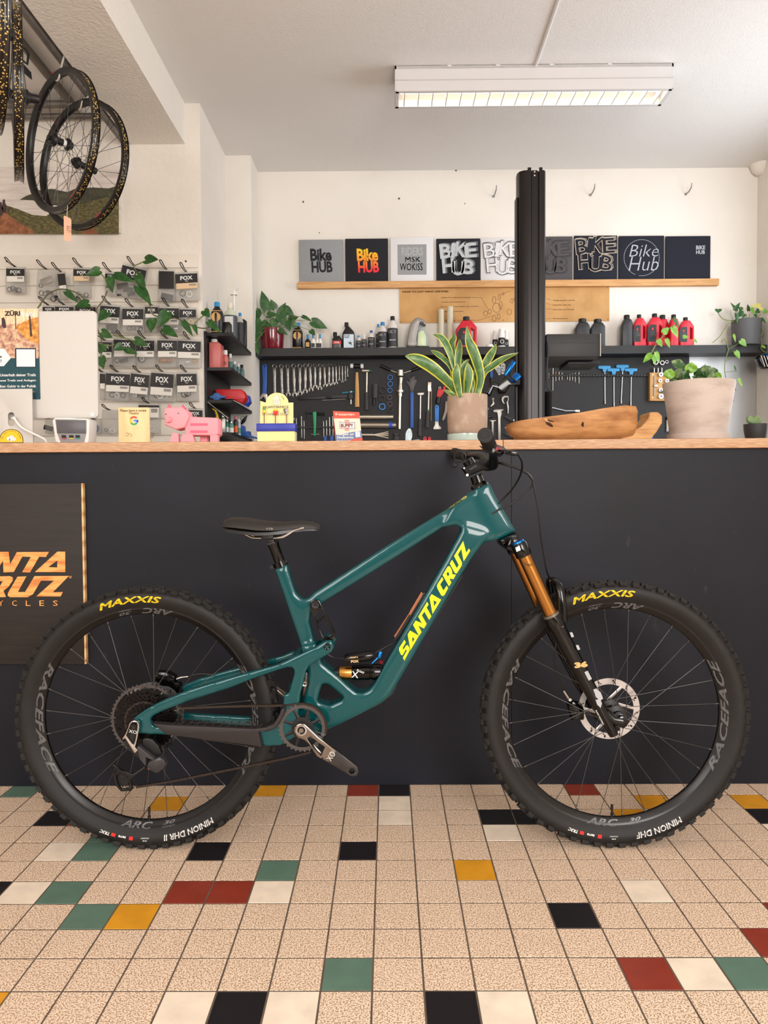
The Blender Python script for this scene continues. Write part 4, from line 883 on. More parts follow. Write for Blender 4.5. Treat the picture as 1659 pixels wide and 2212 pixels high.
# chain: a loop of single links
topc = Vector((cc_.x, yr0-0.002, cc_.z+0.0665)); botc = Vector((cc_.x+0.012, yr0-0.002, cc_.z-0.066))
yc0 = YK-0.036
pth = []
e0 = px(395, 1530, yc0)
pth += [Vector((e0.x, yc0, e0.z)), px(*c5(570, 312), YK-0.044), px(*c5(900, 301), YK-0.054), px(*c5(1160, 296), YK-0.060), px(*c5(1280, 287), YK-0.063)]
for a in (80, 60, 40, 20, 0, -15): pth.append(cc_+Vector((math.cos(math.radians(a))*0.066, -0.0635, math.sin(math.radians(a))*0.066)))
up_ = catmull(pth, 12)
lowp = [px(*c5(1345, 585), YK-0.063), px(*c5(1150, 632), YK-0.066), px(*c5(800, 702), YK-0.074), px(*c5(500, 762), YK-0.082), px(*c5(270, 800), yd+0.010)]
lo_ = catmull(lowp, 14)
wrap = [cR+Vector((math.cos(math.radians(a))*0.053, -0.036, math.sin(math.radians(a))*0.053)) for a in range(60, 330, 10)]
def links(mb, path):
    L = [0]
    for a, b_ in zip(path, path[1:]): L.append(L[-1]+(b_-a).length)
    def at(s):
        for i in range(len(L)-1):
            if L[i+1] >= s: t = (s-L[i])/max(1e-9, L[i+1]-L[i]); return path[i].lerp(path[i+1], t)
        return path[-1]
    s = 0; k = 0
    while s+0.0127 < L[-1]:
        a, b_ = at(s), at(s+0.0127); d = (b_-a).normalized(); c = (a+b_)/2
        ang = math.atan2(d.z, d.x); Rm = rot('Y', -ang); hw_ = 0.0030 if k % 2 else 0.0021
        for sd in (-1, 1): mb.box(c+Vector((0, sd*hw_, 0)), (0.0165, 0.0009, 0.0062), Rm)
        mb.tube([a+Vector((0, -0.0036, 0)), a+Vector((0, 0.0036, 0))], 0.0026, 6)
        s += 0.0127; k += 1
ch = MB(); links(ch, up_); links(ch, lo_); links(ch, wrap); part(ch, 'chain', M('chain_steel', (70, 64, 61), 0.35, 1.0), smooth=0, kind='stuff')
# ================================================================== BACK WALL: shelf, tool board, shirts, poster
YT = YB-0.012                                  # face of the tool board
boardm = M('tool_board_black', (31, 30, 31), 0.6, var=(3, (26, 25, 26), 0.35, 0.7), bump=(6, 0.06))
shelfm = M('shelf_black', (32, 31, 32), 0.5, var=(4, (27, 26, 27), 0.4, 0.7))
oak = M('beech_ledge', (214, 164, 108), 0.55, var=(6, (190, 138, 84), 0.4, 0.7), stretch=(1, 1, 12))
a = px(558, 776, YT); c = px(1488, 770, YT)
b = MB(); b.box(((a.x+c.x)/2, YT+0.0056, (1.0+a.z+0.02)/2), (c.x-a.x, 0.011, a.z+0.02-1.0)); tb = tag(b.build('tool_board', boardm, smooth=0), 'large black tool board on the wall below the shelf', 'tool board')
a = px(1489, 775, YT); c = px(1633, 775, YT)
b = MB(); b.box(((a.x+c.x)/2, YT+0.0056, (1.0+a.z)/2+0.01), (c.x-a.x, 0.011, a.z-1.0+0.02)); gp_ = tag(b.build('steel_panel', M('steel_sheet', (176, 174, 172), 0.38, 0.85, var=(3, (160, 158, 156), 0.4, 0.7)), smooth=0), 'bare steel sheet on the wall behind the large pot', 'panel')
zs1 = px(950, 749.5, 4.94).z; zs0 = px(950, 766.5, 4.94).z; YSF = 4.94
x0 = px(544, 760, YSF).x
b = MB(); b.box(((x0+XR-0.004)/2, (YSF+YB-0.001)/2, (zs0+zs1)/2), (XR-0.004-x0, YB-0.001-YSF, zs1-zs0)); tag(b.build('wall_shelf', shelfm, smooth=0), 'long thick black wall shelf carrying bottles and jugs', 'shelf')
YO = 5.015                                      # things standing on the shelf
# ---- ledge with printed shirt boards ------------------------------------------------
a = px(643, 611, YB-0.03); c = px(1552, 616, YB-0.03); zl_ = px(1100, 606, YB-0.03).z; zl2 = px(1100, 620, YB-0.03).z
b0_ = MB(); b0_.box(((a.x+c.x)/2, YB-0.0165, zl2+0.006), (c.x-a.x, 0.033, 0.012)); b = MB(); b.box(((a.x+c.x)/2, YB-0.036, (zl_+zl2)/2), (c.x-a.x, 0.008, zl_-zl2))
ledge = thing('picture_ledge', 'narrow beech picture ledge carrying the row of printed boards', 'ledge', ((a.x+c.x)/2, YB-0.02, zl2))
b0_.build('rail', oak, ledge, smooth=0); b.build('lip', oak, ledge, smooth=0)
for sx_ in (657, 862, 1067, 1377, 1480):
    b = MB(); b.lathe(Vector((px(sx_, 612, YB-0.04).x, YB-0.040, (zl_+zl2)/2+0.003)), [(0.0001, -0.0015), (0.003, -0.001), (0.003, 0.001)], 10, (0, 1, 0)); b.build('screw', steel, ledge)
ZLE = zl2+0.012
lmat = {'black': M('shirt_black', (27, 28, 34), 0.9, sheen=.2), 'navy': M('shirt_navy', (30, 33, 44), 0.9), 'grey': M('shirt_grey_marl', (158, 160, 162), 0.9, var=(500, (138, 140, 143), 0.4, 0.6)), 'white': M('shirt_white', (226, 225, 226), 0.9), 'char': M('shirt_charcoal', (84, 80, 82), 0.9)}
YP_ = YB-0.022
def jumble(parent, cx, cy, W, H, style):
    """comic block lettering BIKE / HUB, letters tilted"""
    rows = [('BIKE', [0.10, -0.14, -0.16, 0.06], 0.27, [0.15, 0.36, 0.58, 0.84], [0.0, 0.02, 0.05, 0.03]), ('HUB', [0.08, -0.04, -0.2], -0.27, [0.22, 0.50, 0.78], [0.03, -0.06, -0.02])]
    for word, tilts, cy_, xs_, dys in rows:
        for chh, t, xx, dy_ in zip(word, tilts, xs_, dys):
            p = px(cx+(xx-0.5)*W, cy-(cy_+dy_)*H, YP_-0.0075)
            hh = H*0.50*mpp(YP_); ww = hh*(0.82 if chh != 'I' else 0.34)
            r_ = Vector((math.cos(t), 0, math.sin(t))); u_ = Vector((-math.sin(t), 0, math.cos(t)))
            if style == 'solid':
                m = MB(); m.text(chh, p+Vector((0.010, 0.0006, 0.004)), r_, u_, w=ww*1.08, h=hh*1.06, center=True, bold=.05); m.build('letter_shade', M('print_mid_grey', (112, 116, 120), 0.8), parent, smooth=0)
                m = MB(); m.text(chh, p, r_, u_, w=ww, h=hh, center=True, bold=.03); m.build('letter', M('print_light_grey', (196, 200, 202), 0.8), parent, smooth=0)
            else:
                lc, fc = style
                m = MB(); m.text(chh, p+Vector((0.008, 0.0007, 0.003)), r_, u_, w=ww*1.12, h=hh*1.10, center=True, bold=.035); m.build('letter_outline', lc, parent, smooth=0)
                m = MB(); m.text(chh, p+Vector((0.008, 0.0004, 0.003)), r_, u_, w=ww*1.02, h=hh*1.02, center=True, bold=.02); m.build('letter_fill', fc, parent, smooth=0)
                m = MB(); m.text(chh, p+Vector((0, 0.0001, 0)), r_, u_, w=ww*1.07, h=hh*1.06, center=True, bold=.035); m.build('letter_outline', lc, parent, smooth=0)
                m = MB(); m.text(chh, p+Vector((0, -0.0003, 0)), r_, u_, w=ww*0.96, h=hh*0.98, center=True, bold=.01); m.build('letter_fill', fc, parent, smooth=0)
def zramp(name, c_lo, c_hi, z0, z1):
    m = bpy.data.materials.new(name); m.use_nodes = True; nt = m.node_tree; g = nt.nodes.new('ShaderNodeNewGeometry'); s_ = nt.nodes.new('ShaderNodeSeparateXYZ')
    mr = nt.nodes.new('ShaderNodeMapRange'); mr.inputs['From Min'].default_value = z0; mr.inputs['From Max'].default_value = z1
    cr_ = nt.nodes.new('ShaderNodeValToRGB'); cr_.color_ramp.elements[0].color = lin(c_lo); cr_.color_ramp.elements[1].color = lin(c_hi)
    nt.links.new(g.outputs['Position'], s_.inputs[0]); nt.links.new(s_.outputs['Z'], mr.inputs[0]); nt.links.new(mr.outputs[0], cr_.inputs[0]); nt.links.new(cr_.outputs[0], nt.nodes['Principled BSDF'].inputs['Base Color'])
    nt.nodes['Principled BSDF'].inputs['Roughness'].default_value = 0.8; return m
shirts = [(645.6, 517.8, 741, 'grey', 'heather grey board with round black Bike Hub print on the ledge'), (745.6, 515.5, 838, 'black', 'black board with round yellow to red Bike Hub print on the ledge'),
          (843, 512.7, 936.5, 'white', 'white board with grey square print on the ledge'), (942.5, 515.5, 1037, 'black', 'black board with solid grey comic block lettering on the ledge'),
          (1038, 514, 1133, 'white', 'white board with outlined comic lettering partly behind the black pole'), (1142, 511, 1236.7, 'char', 'charcoal board with faint dark print partly behind the black pole'),
          (1240.7, 509, 1333.6, 'navy', 'dark board with beige outlined comic lettering on the ledge'), (1337, 509.5, 1435, 'navy', 'dark board with circular chain and script print on the ledge'), (1438.4, 510, 1535.3, 'navy', 'dark board with small Bike Hub print near its corner on the ledge')]
for k, (sx0, sy0, sx1, mk, lab) in enumerate(shirts):
    a = px(sx0, sy0, YP_); c = px(sx1, sy0, YP_); cx = (sx0+sx1)/2; H_ = 93; cy = sy0+H_/2
    t = thing('printed_board', lab, 'board', ((a.x+c.x)/2, YB-0.015, ZLE), 'printed boards on the ledge')
    b = MB(); b.box(((a.x+c.x)/2, YB-0.015, (a.z+ZLE)/2), (c.x-a.x, 0.013, a.z-ZLE), None, 0.003); b.build('board', lmat[mk], t)
    yp = YB-0.0222
    if k in (0, 1):
        f = lambda x, y: (630+x/3.53+(0 if k == 0 else 0), 490+y/3.53)
        dx = 0 if k == 0 else 355
        m_ = M('print_black', (30, 32, 36), 0.8) if k == 0 else zramp('print_sunset', (238, 44, 60), (252, 208, 30), px(790, 585, YB).z, px(790, 537, YB).z)
        for wd, (X0, Y0, X1, Y1) in (('Bike', (140+dx, 165, 305+dx, 262)), ('HUB', (150+dx, 262, 312+dx, 350))):
            m = MB(); p0 = f(X0, Y0); p1 = f(X1, Y1); m.tpx(wd, p0[0], p0[1], p1[0], p1[1], yp, bold=0.037, spacing=0.95, shear=-0.05); m.build('lettering', m_, t, smooth=0)
    elif k == 2:
        q = MB(); q.bpx(630+808/3.53, 490+133/3.53, 630+1028/3.53, 490+366/3.53, yp+0.0003, 0.001); q.build('print_square', M('print_square_grey', (150, 152, 154), 0.7), t, smooth=0)
        for wd, (X0, Y0, X1, Y1) in (('RIDERS', (838, 155, 1002, 220)), ('MSK', (865, 228, 985, 270)), ('WOKISS', (825, 275, 1000, 335))):
            m = MB(); m.tpx(wd, 630+X0/3.53, 490+Y0/3.53, 630+X1/3.53, 490+Y1/3.53, yp-0.0003, bold=.02); m.build('lettering', M('print_pale_grey', (176, 177, 178), 0.6), t, smooth=0)
    elif k == 3: jumble(t, cx, cy-3, 78, 62, 'solid')
    elif k == 4: jumble(t, cx, cy-3, 80, 62, (M('print_outline_dark', (70, 70, 74), 0.8), lmat['white']))
    elif k == 5: jumble(t, cx, cy-2, 80, 62, (M('print_faint_dark', (60, 57, 59), 0.8), lmat['char']))
    elif k == 6: jumble(t, cx-1, cy-6, 84, 64, (M('print_beige', (200, 182, 162), 0.8), lmat['navy']))
    elif k == 7:
        pr = M('print_silver', (176, 182, 188), 0.7); ccx, ccy = 1090+1045/3.53, 490+235/3.53
        m = MB()
        for i in range(60):
            a_ = 2*PI*i/60
            if -1.9 < (a_ if a_ < PI else a_-2*PI)-0 < -1.75: continue
            p = px(ccx+math.cos(a_)*38, ccy-math.sin(a_)*39, yp); m.box(p, (0.008, 0.0006, 0.0035), rot('Y', -(a_+PI/2)))
        m.build('chain_ring_print', pr, t, smooth=0, kind='stuff')
        for wd, (X0, Y0, X1, Y1) in (('Bike', (950, 135, 1175, 228)), ('Hub', (945, 228, 1175, 335))):
            m = MB(); m.tpx(wd, 1090+X0/3.53, 490+Y0/3.53, 1090+X1/3.53, 490+Y1/3.53, yp, shear=.25, bold=-.012); m.build('lettering', pr, t, smooth=0)
    else:
        for wd, (X0, Y0, X1, Y1) in (('BIKE', (1460, 142, 1530, 173)), ('HUB', (1460, 178, 1528, 208))):
            m = MB(); m.tpx(wd, 1090+X0/3.53, 490+Y0/3.53, 1090+X1/3.53, 490+Y1/3.53, yp, bold=.03); m.build('lettering', M('print_silver', (176, 182, 188), 0.7), t, smooth=0)
# ---- cardboard poster -------------------------------------------------------------------
def pq(x, y): return (850+x/3.456, 610+y/3.456)
YQ = YB-0.006
kraft = M('kraft_card', (206, 160, 104), 0.8, var=(8, (190, 143, 88), 0.4, 0.7), bump=(60, 0.1)); ink = M('card_ink', (70, 52, 34), 0.8)
t = thing('cardboard_poster', 'brown cardboard poster with printed bearing diagram pinned below the ledge', 'poster', px(1090, 697, YQ))
b = MB(); b.ppx([pq(45, 42), pq(1612, 25), pq(1612, 288), pq(46, 305)], YQ, 0, 0.004); b.build('card', kraft, t, smooth=0)
for wd, bx_ in (('MADE TO LAST MANY LIFETIMES', (65, 61, 410, 77)), ('Lifetime free replacement bearings', (356, 107, 576, 119)), ('Ten year stock of small parts', (356, 141, 536, 153)), ('No proprietary tools needed - just a multitool', (356, 175, 636, 187)), ('Replace parts, not frame', (366, 211, 520, 223)), ('Custom parts', (372, 277, 462, 289)),
               ('Wedge keyed for removal', (1190, 129, 1352, 141)), ('Expanding collet axle', (1190, 163, 1325, 175)), ('Extra seals over bearings', (1190, 197, 1348, 209)), ('Zerks grease port', (1190, 264, 1300, 276))):
    p0, p1 = pq(bx_[0], bx_[1]), pq(bx_[2], bx_[3]); m = MB(); m.tpx(wd, p0[0], p0[1], p1[0], p1[1], YQ-0.0006, bold=.03 if 'MADE' in wd else 0.012); m.build('lettering', ink, t, smooth=0)
def pline(pts, r=0.0008):
    m = MB(); m.tube([px(*pq(x, y), YQ-0.0006) for x, y in pts], r, 4); m.build('drawn_line', ink, t)
pline([(585, 112), (655, 112), (705, 200)]); pline([(475, 283), (640, 282), (800, 228)]); pline([(1140, 120), (1178, 133)]); pline([(1140, 155), (1178, 167)]); pline([(1140, 196), (1178, 201)]); pline([(1140, 270), (1178, 270)]); pline([(800, 90), (875, 62)])
for (x_, y_, rx, ry) in ((688, 232, 15, 20), (718, 217, 12, 18), (752, 272, 15, 20), (787, 256, 11, 18), (884, 137, 10, 17), (910, 126, 9, 16), (865, 220, 16, 22), (790, 110, 9, 22), (752, 130, 14, 26), (770, 190, 30, 34), (818, 85, 8, 10), (800, 170, 12, 30)):
    m = MB(); m.tube([px(*pq(x_+math.cos(2*PI*i/18)*rx, y_+math.sin(2*PI*i/18)*ry), YQ-0.0006) for i in range(19)], 0.0010, 4); m.build('drawn_ring', ink, t)
for (x_, y_) in ((55, 294), (1597, 36), (1600, 275), (820, 282)):
    m = MB(); m.lathe(px(*pq(x_, y_), YQ), [(0.0001, -0.002), (0.003, -0.0015), (0.003, 0.001)], 10, (0, 1, 0)); m.build('pin', blackm, t)
# ---- wall hooks --------------------------------------------------------------------------
for (x_, y_) in ((1066, 425), (1275, 422), (1481, 420)):
    p = px(x_, y_, YB); m = MB(); m.tube([p+Vector((0, 0.003, 0)), p+Vector((0.003, -0.05, 0)), p+Vector((0.008, -0.075, 0.018)), p+Vector((0.009, -0.08, 0.045))], 0.0042, 8); m.lathe(p, [(0.009, 0.001), (0.009, -0.003), (0.004, -0.004)], 12, (0, 1, 0))
    tag(m.build('wall_hook', M('galvanised_hook', (150, 148, 146), 0.4, 0.8)), 'bare upturned metal hook high on the back wall, '+{1066: 'nearest the pole', 1275: 'above the outlined lettering board', 1481: 'nearest the right wall'}[x_], 'hook', 'bare hooks above the printed boards')
# ---- bottles -----------------------------------------------------------------------------
def bot(name, label, x0, x1, yt, yb, Y, body, capm, zb=None, cat='bottle', group=None, neck=0.42, cap=0.14, shoulder=0.24, lab=None, labm=None, n=20, sq=False, capw=None, caplabel=None):
    """round bottle filling a photo rectangle; stands on zb"""
    a, c = px(x0, yb, Y), px(x1, yt, Y); r = (c.x-a.x)/2; z0 = zb if zb is not None else a.z; H = c.z-z0
    t = thing(name, label, cat, ((a.x+c.x)/2, Y, z0), group); o = Vector(((a.x+c.x)/2, Y, z0)); hs = H*(1-cap-shoulder); hn = H*(1-cap)
    m = MB(); m.lathe(o, [(0.0001, 0), (r*0.92, 0), (r, 0.02*H), (r, hs), (r*0.93, hs+0.30*(hn-hs)), (r*0.72, hs+0.62*(hn-hs)), (r*neck, hn-0.02*H), (r*neck*0.95, hn), (0.0001, hn)], n); m.build('body', body, t)
    cw = capw or neck*1.08
    m = MB(); m.lathe(o, [(0.0001, hn), (r*cw, hn), (r*cw, H*0.98), (r*cw*0.9, H), (0.0001, H)], 14); m.build('cap', capm, t)
    if lab:
        m = MB(); z1, z2 = lab; m.lathe(o, [(r*1.012, z1*H), (r*1.012, z2*H)], n); m.build('label_wrap', labm, t)
    return t, o, r, H
capblue = M('cap_blue', (38, 140, 200), 0.4); capblk = M('cap_black', (24, 24, 25), 0.4); capwht = M('cap_white', (236, 234, 230), 0.45)
bblack = M('bottle_black', (26, 24, 25), 0.28); bclear = M('bottle_clear_plastic', (226, 224, 216), 0.25, trans=0.55, ior=1.2); milky = M('bottle_milky', (232, 228, 220), 0.4)
goldlab = M('label_gold', (206, 160, 96), 0.5); goldtxt = M('label_tan', (222, 186, 130), 0.5); whlab = M('label_white', (232, 232, 230), 0.6); greylab = M('label_dark', (50, 50, 54), 0.5); blulab = M('label_pale_blue', (208, 224, 236), 0.6); redlab = M('label_red', (206, 40, 46), 0.5)
def face_mark(t, o, r, z, w, h, mat, name='label_patch', round_=False, dy=0.0015):
    m = MB()
    if round_: m.lathe(o+Vector((0, -r-dy, z)), [(0.0001, 0), (w/2, 0), (w/2, 0.003)], 20, (0, 1, 0))
    else: m.box(o+Vector((0, -r-dy+0.0015, z)), (w, 0.003, h))
    return m.build(name, mat, t, smooth=0)
def face_text(t, o, r, z, body, w, h, mat, bold=.02, dy=0.0024):
    m = MB(); m.text(body, o+Vector((0, -r-dy, z)), (1, 0, 0), (0, 0, 1), w=w, h=h, center=True, bold=bold, align='CENTER'); return m.build('lettering', mat, t, smooth=0)
G1 = 'bottles on the long black shelf'
t, o, r, H = bot('sealant_bottle', 'black bottle with round gold label and blue cap beside the red plant pot', 632, 654, 698, 752, YO, bblack, capblue, zs1, group=G1, neck=0.5)
face_mark(t, o, r*0.93, H*0.50, r*1.5, 0, goldlab, 'round_label', True); face_mark(t, o, r, H*0.06, r*1.7, 0.004, goldlab); face_mark(t, o, r, H*0.70, r*1.5, 0.003, goldlab)
for (x0_, x1_, yt_, nm, lb, bm, cm) in ((659, 671, 723, 'sealant_sample', 'small black bottle with gold label and blue cap among the droppers', bblack, capblue), (671, 682, 722, 'dropper_bottle', 'small white dropper bottle beside the gold labelled sample', milky, capblue), (682, 689, 721, 'dropper_bottle', 'small dropper bottle with dark label and white tip', milky, capwht), (687, 696, 722, 'dropper_bottle', 'small dropper bottle with blue tip at the end of the cluster', milky, capblue)):
    t, o, r, H = bot(nm, lb, x0_, x1_, yt_, 752, YO-0.02, bm, cm, zs1, group='small bottles beside the red plant pot', cap=0.28, neck=0.35)
    if bm is bblack: face_mark(t, o, r, H*0.3, r*1.2, H*0.3, goldlab)
    else: face_mark(t, o, r, H*0.24, r*1.3, H*0.28, greylab)
def jug(name, label, pts, Y, thick, mat, holes=(), capbox=None, zb=None, group=None, cat='jug', capm=None, ch=0.008):
    P = [px(x, y, Y) for x, y in pts]; z0 = zb if zb is not None else min(p.z for p in P); zmin = min(p.z for p in P)
    cx = sum(p.x for p in P)/len(P); t = thing(name, label, cat, (cx, Y, z0), group)
    m = MB(); dz = z0-zmin
    L_ = [(p.x, p.z+(dz if abs(p.z-zmin) < 0.012 else 0)) for p in P]
    Hs = [[(q.x, q.z) for q in (px(x, y, Y) for x, y in h)] for h in holes]
    m.prism(L_, Y-thick/2, Y+thick/2, Hs, ch); m.build('body', mat, t, smooth=50)
    if capbox:
        a, c = px(capbox[0], capbox[3], Y), px(capbox[2], capbox[1], Y); m = MB(); r = (c.x-a.x)/2
        m.lathe(((a.x+c.x)/2, Y, a.z-0.004), [(r*0.8, 0), (r*0.8, 0.004), (r, 0.004), (r, c.z-a.z+0.002), (r*0.92, c.z-a.z+0.004), (0.0001, c.z-a.z+0.004)], 18); m.build('cap', capm or capblk, t)
    return t
t = jug('oil_bottle', 'small black oil bottle with red label on the shelf', [(718, 752), (718, 733), (723, 728), (733, 726), (739, 734), (739, 752)], YO, 0.05, bblack, capbox=(719.5, 718, 728, 727), zb=zs1, cat='bottle', group=G1)
m = MB(); m.bpx(719, 736, 737, 743, YO-0.028, 0.003); m.build('label_patch', redlab, t, smooth=0); m = MB(); m.tpx('OIL', 722, 737.5, 734, 741.5, YO-0.0285, bold=.02); m.build('lettering', whlab, t, smooth=0); m = MB(); m.tpx('MINERAL', 720.5, 745, 735, 748, YO-0.0262, bold=.02); m.build('lettering', whlab, t, smooth=0)
t = jug('oil_bottle', 'black oil bottle with pale label showing a flying bird', [(740, 752), (740, 722), (745, 712), (748, 706), (754, 706), (764, 717), (766, 722), (766, 752)], YO, 0.06, bblack, capbox=(744, 697, 753, 706), zb=zs1, cat='bottle', group=G1)
m = MB(); m.bpx(742.5, 722, 764, 751, YO-0.033, 0.003); m.build('label_patch', blulab, t, smooth=0)
m = MB(); m.ppx([(751, 738.5), (755, 740), (757, 736), (757.5, 740.5), (762, 739), (758.5, 742), (761, 747), (756.5, 743), (754, 742)], YO-0.0335, -0.0005, 0.0005); m.build('bird_mark', capblk, t, smooth=0); m = MB(); m.tpx('BIO LUBE\nMINERAL', 743.5, 723.5, 755, 730, YO-0.0335, bold=.02); m.build('lettering', capblk, t, smooth=0)
for (x0_, x1_, yt_, cm, lb) in ((769.6, 780, 725, capblue, 'small clear sealant bottle with blue cap next to the bird label bottle'), (781, 792, 721, capwht, 'small clear sealant bottle with white dropper tip'), (795, 809, 714, M('cap_deep_blue', (40, 92, 168), 0.4), 'mid-sized clear sealant bottle with blue cap beside the dropper tip'), (812, 822, 700, capblue, 'narrow clear sealant bottle with blue cap behind a taller one'), (816, 837, 696, M('cap_sky', (54, 128, 196), 0.4), 'large clear sealant bottle with blue cap next to the tallest one'), (837, 859, 683.5, capblk, 'tallest clear sealant bottle with black cap in the shelf row')):
    t, o, r, H = bot('sealant_bottle', lb, x0_, x1_, yt_, 752, YO-0.01 if x0_ != 812 else YO+0.035, M('sealant_clear', (214, 208, 204), 0.25), cm, zs1, group=G1, neck=0.40 if cm is not capwht else .3, cap=0.13 if cm is not capwht else .3, lab=(0.05, 0.62), labm=greylab)
    face_text(t, o, r, H*0.50, 'MILKIT', r*1.4, H*0.085, whlab, .03); face_text(t, o, r, H*0.25, 'SEALANT', r*1.2, H*0.035, whlab, .02)
# steam cleaner
def p4c(x, y): return (860+x/4.147, 640+y/4.147)
t = thing('hand_steamer', 'silver and grey hand cleaner with clear tank on the shelf', 'appliance', px(902, 751, YO))
m = MB(); m.ppx(smooth2([p4c(78, 458), p4c(85, 370), p4c(105, 270), p4c(150, 210), p4c(190, 205), p4c(235, 230), p4c(245, 270), p4c(225, 262), p4c(195, 250), p4c(180, 300), p4c(165, 400), p4c(165, 458)], 3), YO, -0.05, 0.05, ch=0.012); m.build('shell', M('steamer_grey', (150, 146, 142), 0.35, 0.3), t, smooth=60)
m = MB(); m.ppx([p4c(160, 458), p4c(170, 330), p4c(200, 285), p4c(240, 280), p4c(260, 360), p4c(278, 458)], YO, -0.045, 0.045, ch=0.012); m.build('tank', M('tank_smoke', (196, 204, 200), 0.15, trans=0.4, ior=1.2), t, smooth=60)
m = MB(); m.ppx([p4c(168, 458), p4c(175, 345), p4c(195, 320), p4c(225, 320), p4c(245, 370), p4c(250, 458)], YO, -0.052, -0.03, ch=0.006); m.build('front_tank', M('tank_pale_green', (206, 218, 178), 0.3), t, smooth=60)
for (x0_, y0_, x1_) in ((947, 669, 959), (966, 663, 979)):
    a, c = px(x0_, 750, YO+0.03), px(x1_, y0_, YO+0.03); r = (c.x-a.x)/2; m = MB(); m.lathe(((a.x+c.x)/2, YO+0.03, zs1), [(0.0001, 0), (r, 0), (r, c.z-zs1), (r*0.85, c.z-zs1), (r*0.85, 0.004)], 18)
    tag(m.build('measuring_tube', M('tube_frosted', (236, 228, 206), 0.4, trans=0.3, ior=1.15)), 'tall frosted plastic tube standing open on the shelf, '+('taller of two' if y0_ < 665 else 'shorter of two'), 'tube')
redj = M('jug_red', (214, 32, 52), 0.35); blkj = M('jug_black', (40, 40, 43), 0.4)
def redjug(x0_, x1_, yt_, yb_, label, mat=None, handle='r', Y=YO, patch=True):
    w = x1_-x0_; h = yb_-yt_; f = lambda u, v: (x0_+u*w, yt_+v*h)
    if handle == 'r': pts = [f(0, 1), f(0, 0.42), f(0.30, 0.14), f(0.72, 0.14), f(1, 0.36), f(1, 0.94), f(0.94, 1)]; hol = [[f(0.72, 0.40), f(0.86, 0.46), f(0.86, 0.84), f(0.72, 0.86)]]; cb = (f(0.34, 0)[0], yt_, f(0.66, 0)[0], f(0, 0.13)[1])
    else: pts = [f(0, 1), f(0.04, 0.40), f(0.28, 0.16), f(0.85, 0.16), f(1, 0.30), f(1, 1)]; hol = []; cb = (f(0.30, 0)[0], yt_, f(0.82, 0)[0], f(0, 0.15)[1])
    t = jug('oil_jug', label, pts, Y, 0.06, mat or redj, hol, cb, zs1, group='oil jugs on the shelf')
    if patch:
        m = MB(); m.ppx([f(0.06, 0.52), f(0.22, 0.36), f(0.62, 0.36), f(0.62, 0.94), f(0.06, 0.94)], Y-0.030, -0.0012, 0.001); m.build('label_patch', M('jug_label', (30, 28, 30), 0.45), t, smooth=0)
        m = MB(); p0 = f(0.28, 0.60); p1 = f(0.56, 0.74); m.tpx('MOTOR\nFORK OIL', p0[0], p0[1], p1[0], p1[1], Y-0.0317, bold=.02); m.build('lettering', whlab, t, smooth=0)
        m = MB(); p0 = f(0.34, 0.47); p1 = f(0.44, 0.55); m.bpx(p0[0], p0[1], p1[0], p1[1], Y-0.0315, 0.0006); m.build('red_mark', redp, t, smooth=0)
    return t
redjug(985, 1029, 684.6, 750, 'red oil jug with black label behind the spiky striped plant')
redjug(1366, 1394.5, 680, 742, 'red oil jug standing right beside the black jug'); redjug(1396.5, 1431, 678, 742, 'red oil jug at the middle of the red jug row', Y=YO-0.010); redjug(1418, 1441, 681, 742, 'red oil jug half hidden behind the middle jug', handle='s', Y=YO+0.0505, patch=False)
redjug(1444, 1463.5, 680, 742, 'red oil jug with trailing vine leaves in front', handle='s', patch=False); redjug(1465, 1496, 686, 742, 'red oil jug at the end of the row nearest the grey plant pot')
redjug(1340, 1364.5, 681, 742, 'black oil jug at the head of the red jug row', mat=blkj, handle='s', patch=False)
redjug(1240, 1272, 689, 744, 'black oil bottle behind the equipment box, the one closer to the pole', mat=blkj, handle='s', patch=False); redjug(1273, 1305, 690, 744, 'black oil bottle behind the equipment box, the one further from the pole', mat=blkj, handle='s', patch=False)
for (x0_, x1_, yt_, dy_, lb) in ((1063, 1076, 715, 0.02, 'the one beside the flat lid'), (1075, 1092, 711, -0.03, 'the foremost of three'), (1088, 1099, 714, 0.035, 'the one closest to the pole')):
    a, c = px(x0_, 749, YO+dy_), px(x1_, yt_, YO+dy_); r = (c.x-a.x)/2; o = Vector(((a.x+c.x)/2, YO+dy_, zs1)); H = c.z-zs1
    t = thing('paper_cup', 'upturned white paper cup with dark band, '+lb, 'cup', o, 'paper cups on the shelf'); m = MB(); m.lathe(o, [(r, 0), (r*1.02, 0.004), (r*0.72, H), (0.0001, H)], 20); m.build('cup', capwht, t)
    m = MB(); m.lathe(o, [(r*1.012, H*0.08), (r*0.87, H*0.52)], 20); bnd = m.build('band', capblk, t); m = MB(); m.lathe(o+Vector((0, -r*0.98, H*0.30)), [(r*0.38, 0), (r*0.5, 0.0005), (r*0.5, 0.002)], 18, (0, 1, -0.15)); m.build('ring_mark', whlab, t)
a, c = px(1049, 750, YO-0.03), px(1066, 743, YO-0.03); r = (c.x-a.x)/2; m = MB(); m.lathe(((a.x+c.x)/2, YO-0.03, zs1), [(0.0001, 0), (r, 0), (r, 0.016), (r*0.94, 0.02), (0.0001, 0.02)], 20); tag(m.build('jar_lid', capwht), 'flat white lid lying beside the paper cups', 'lid')
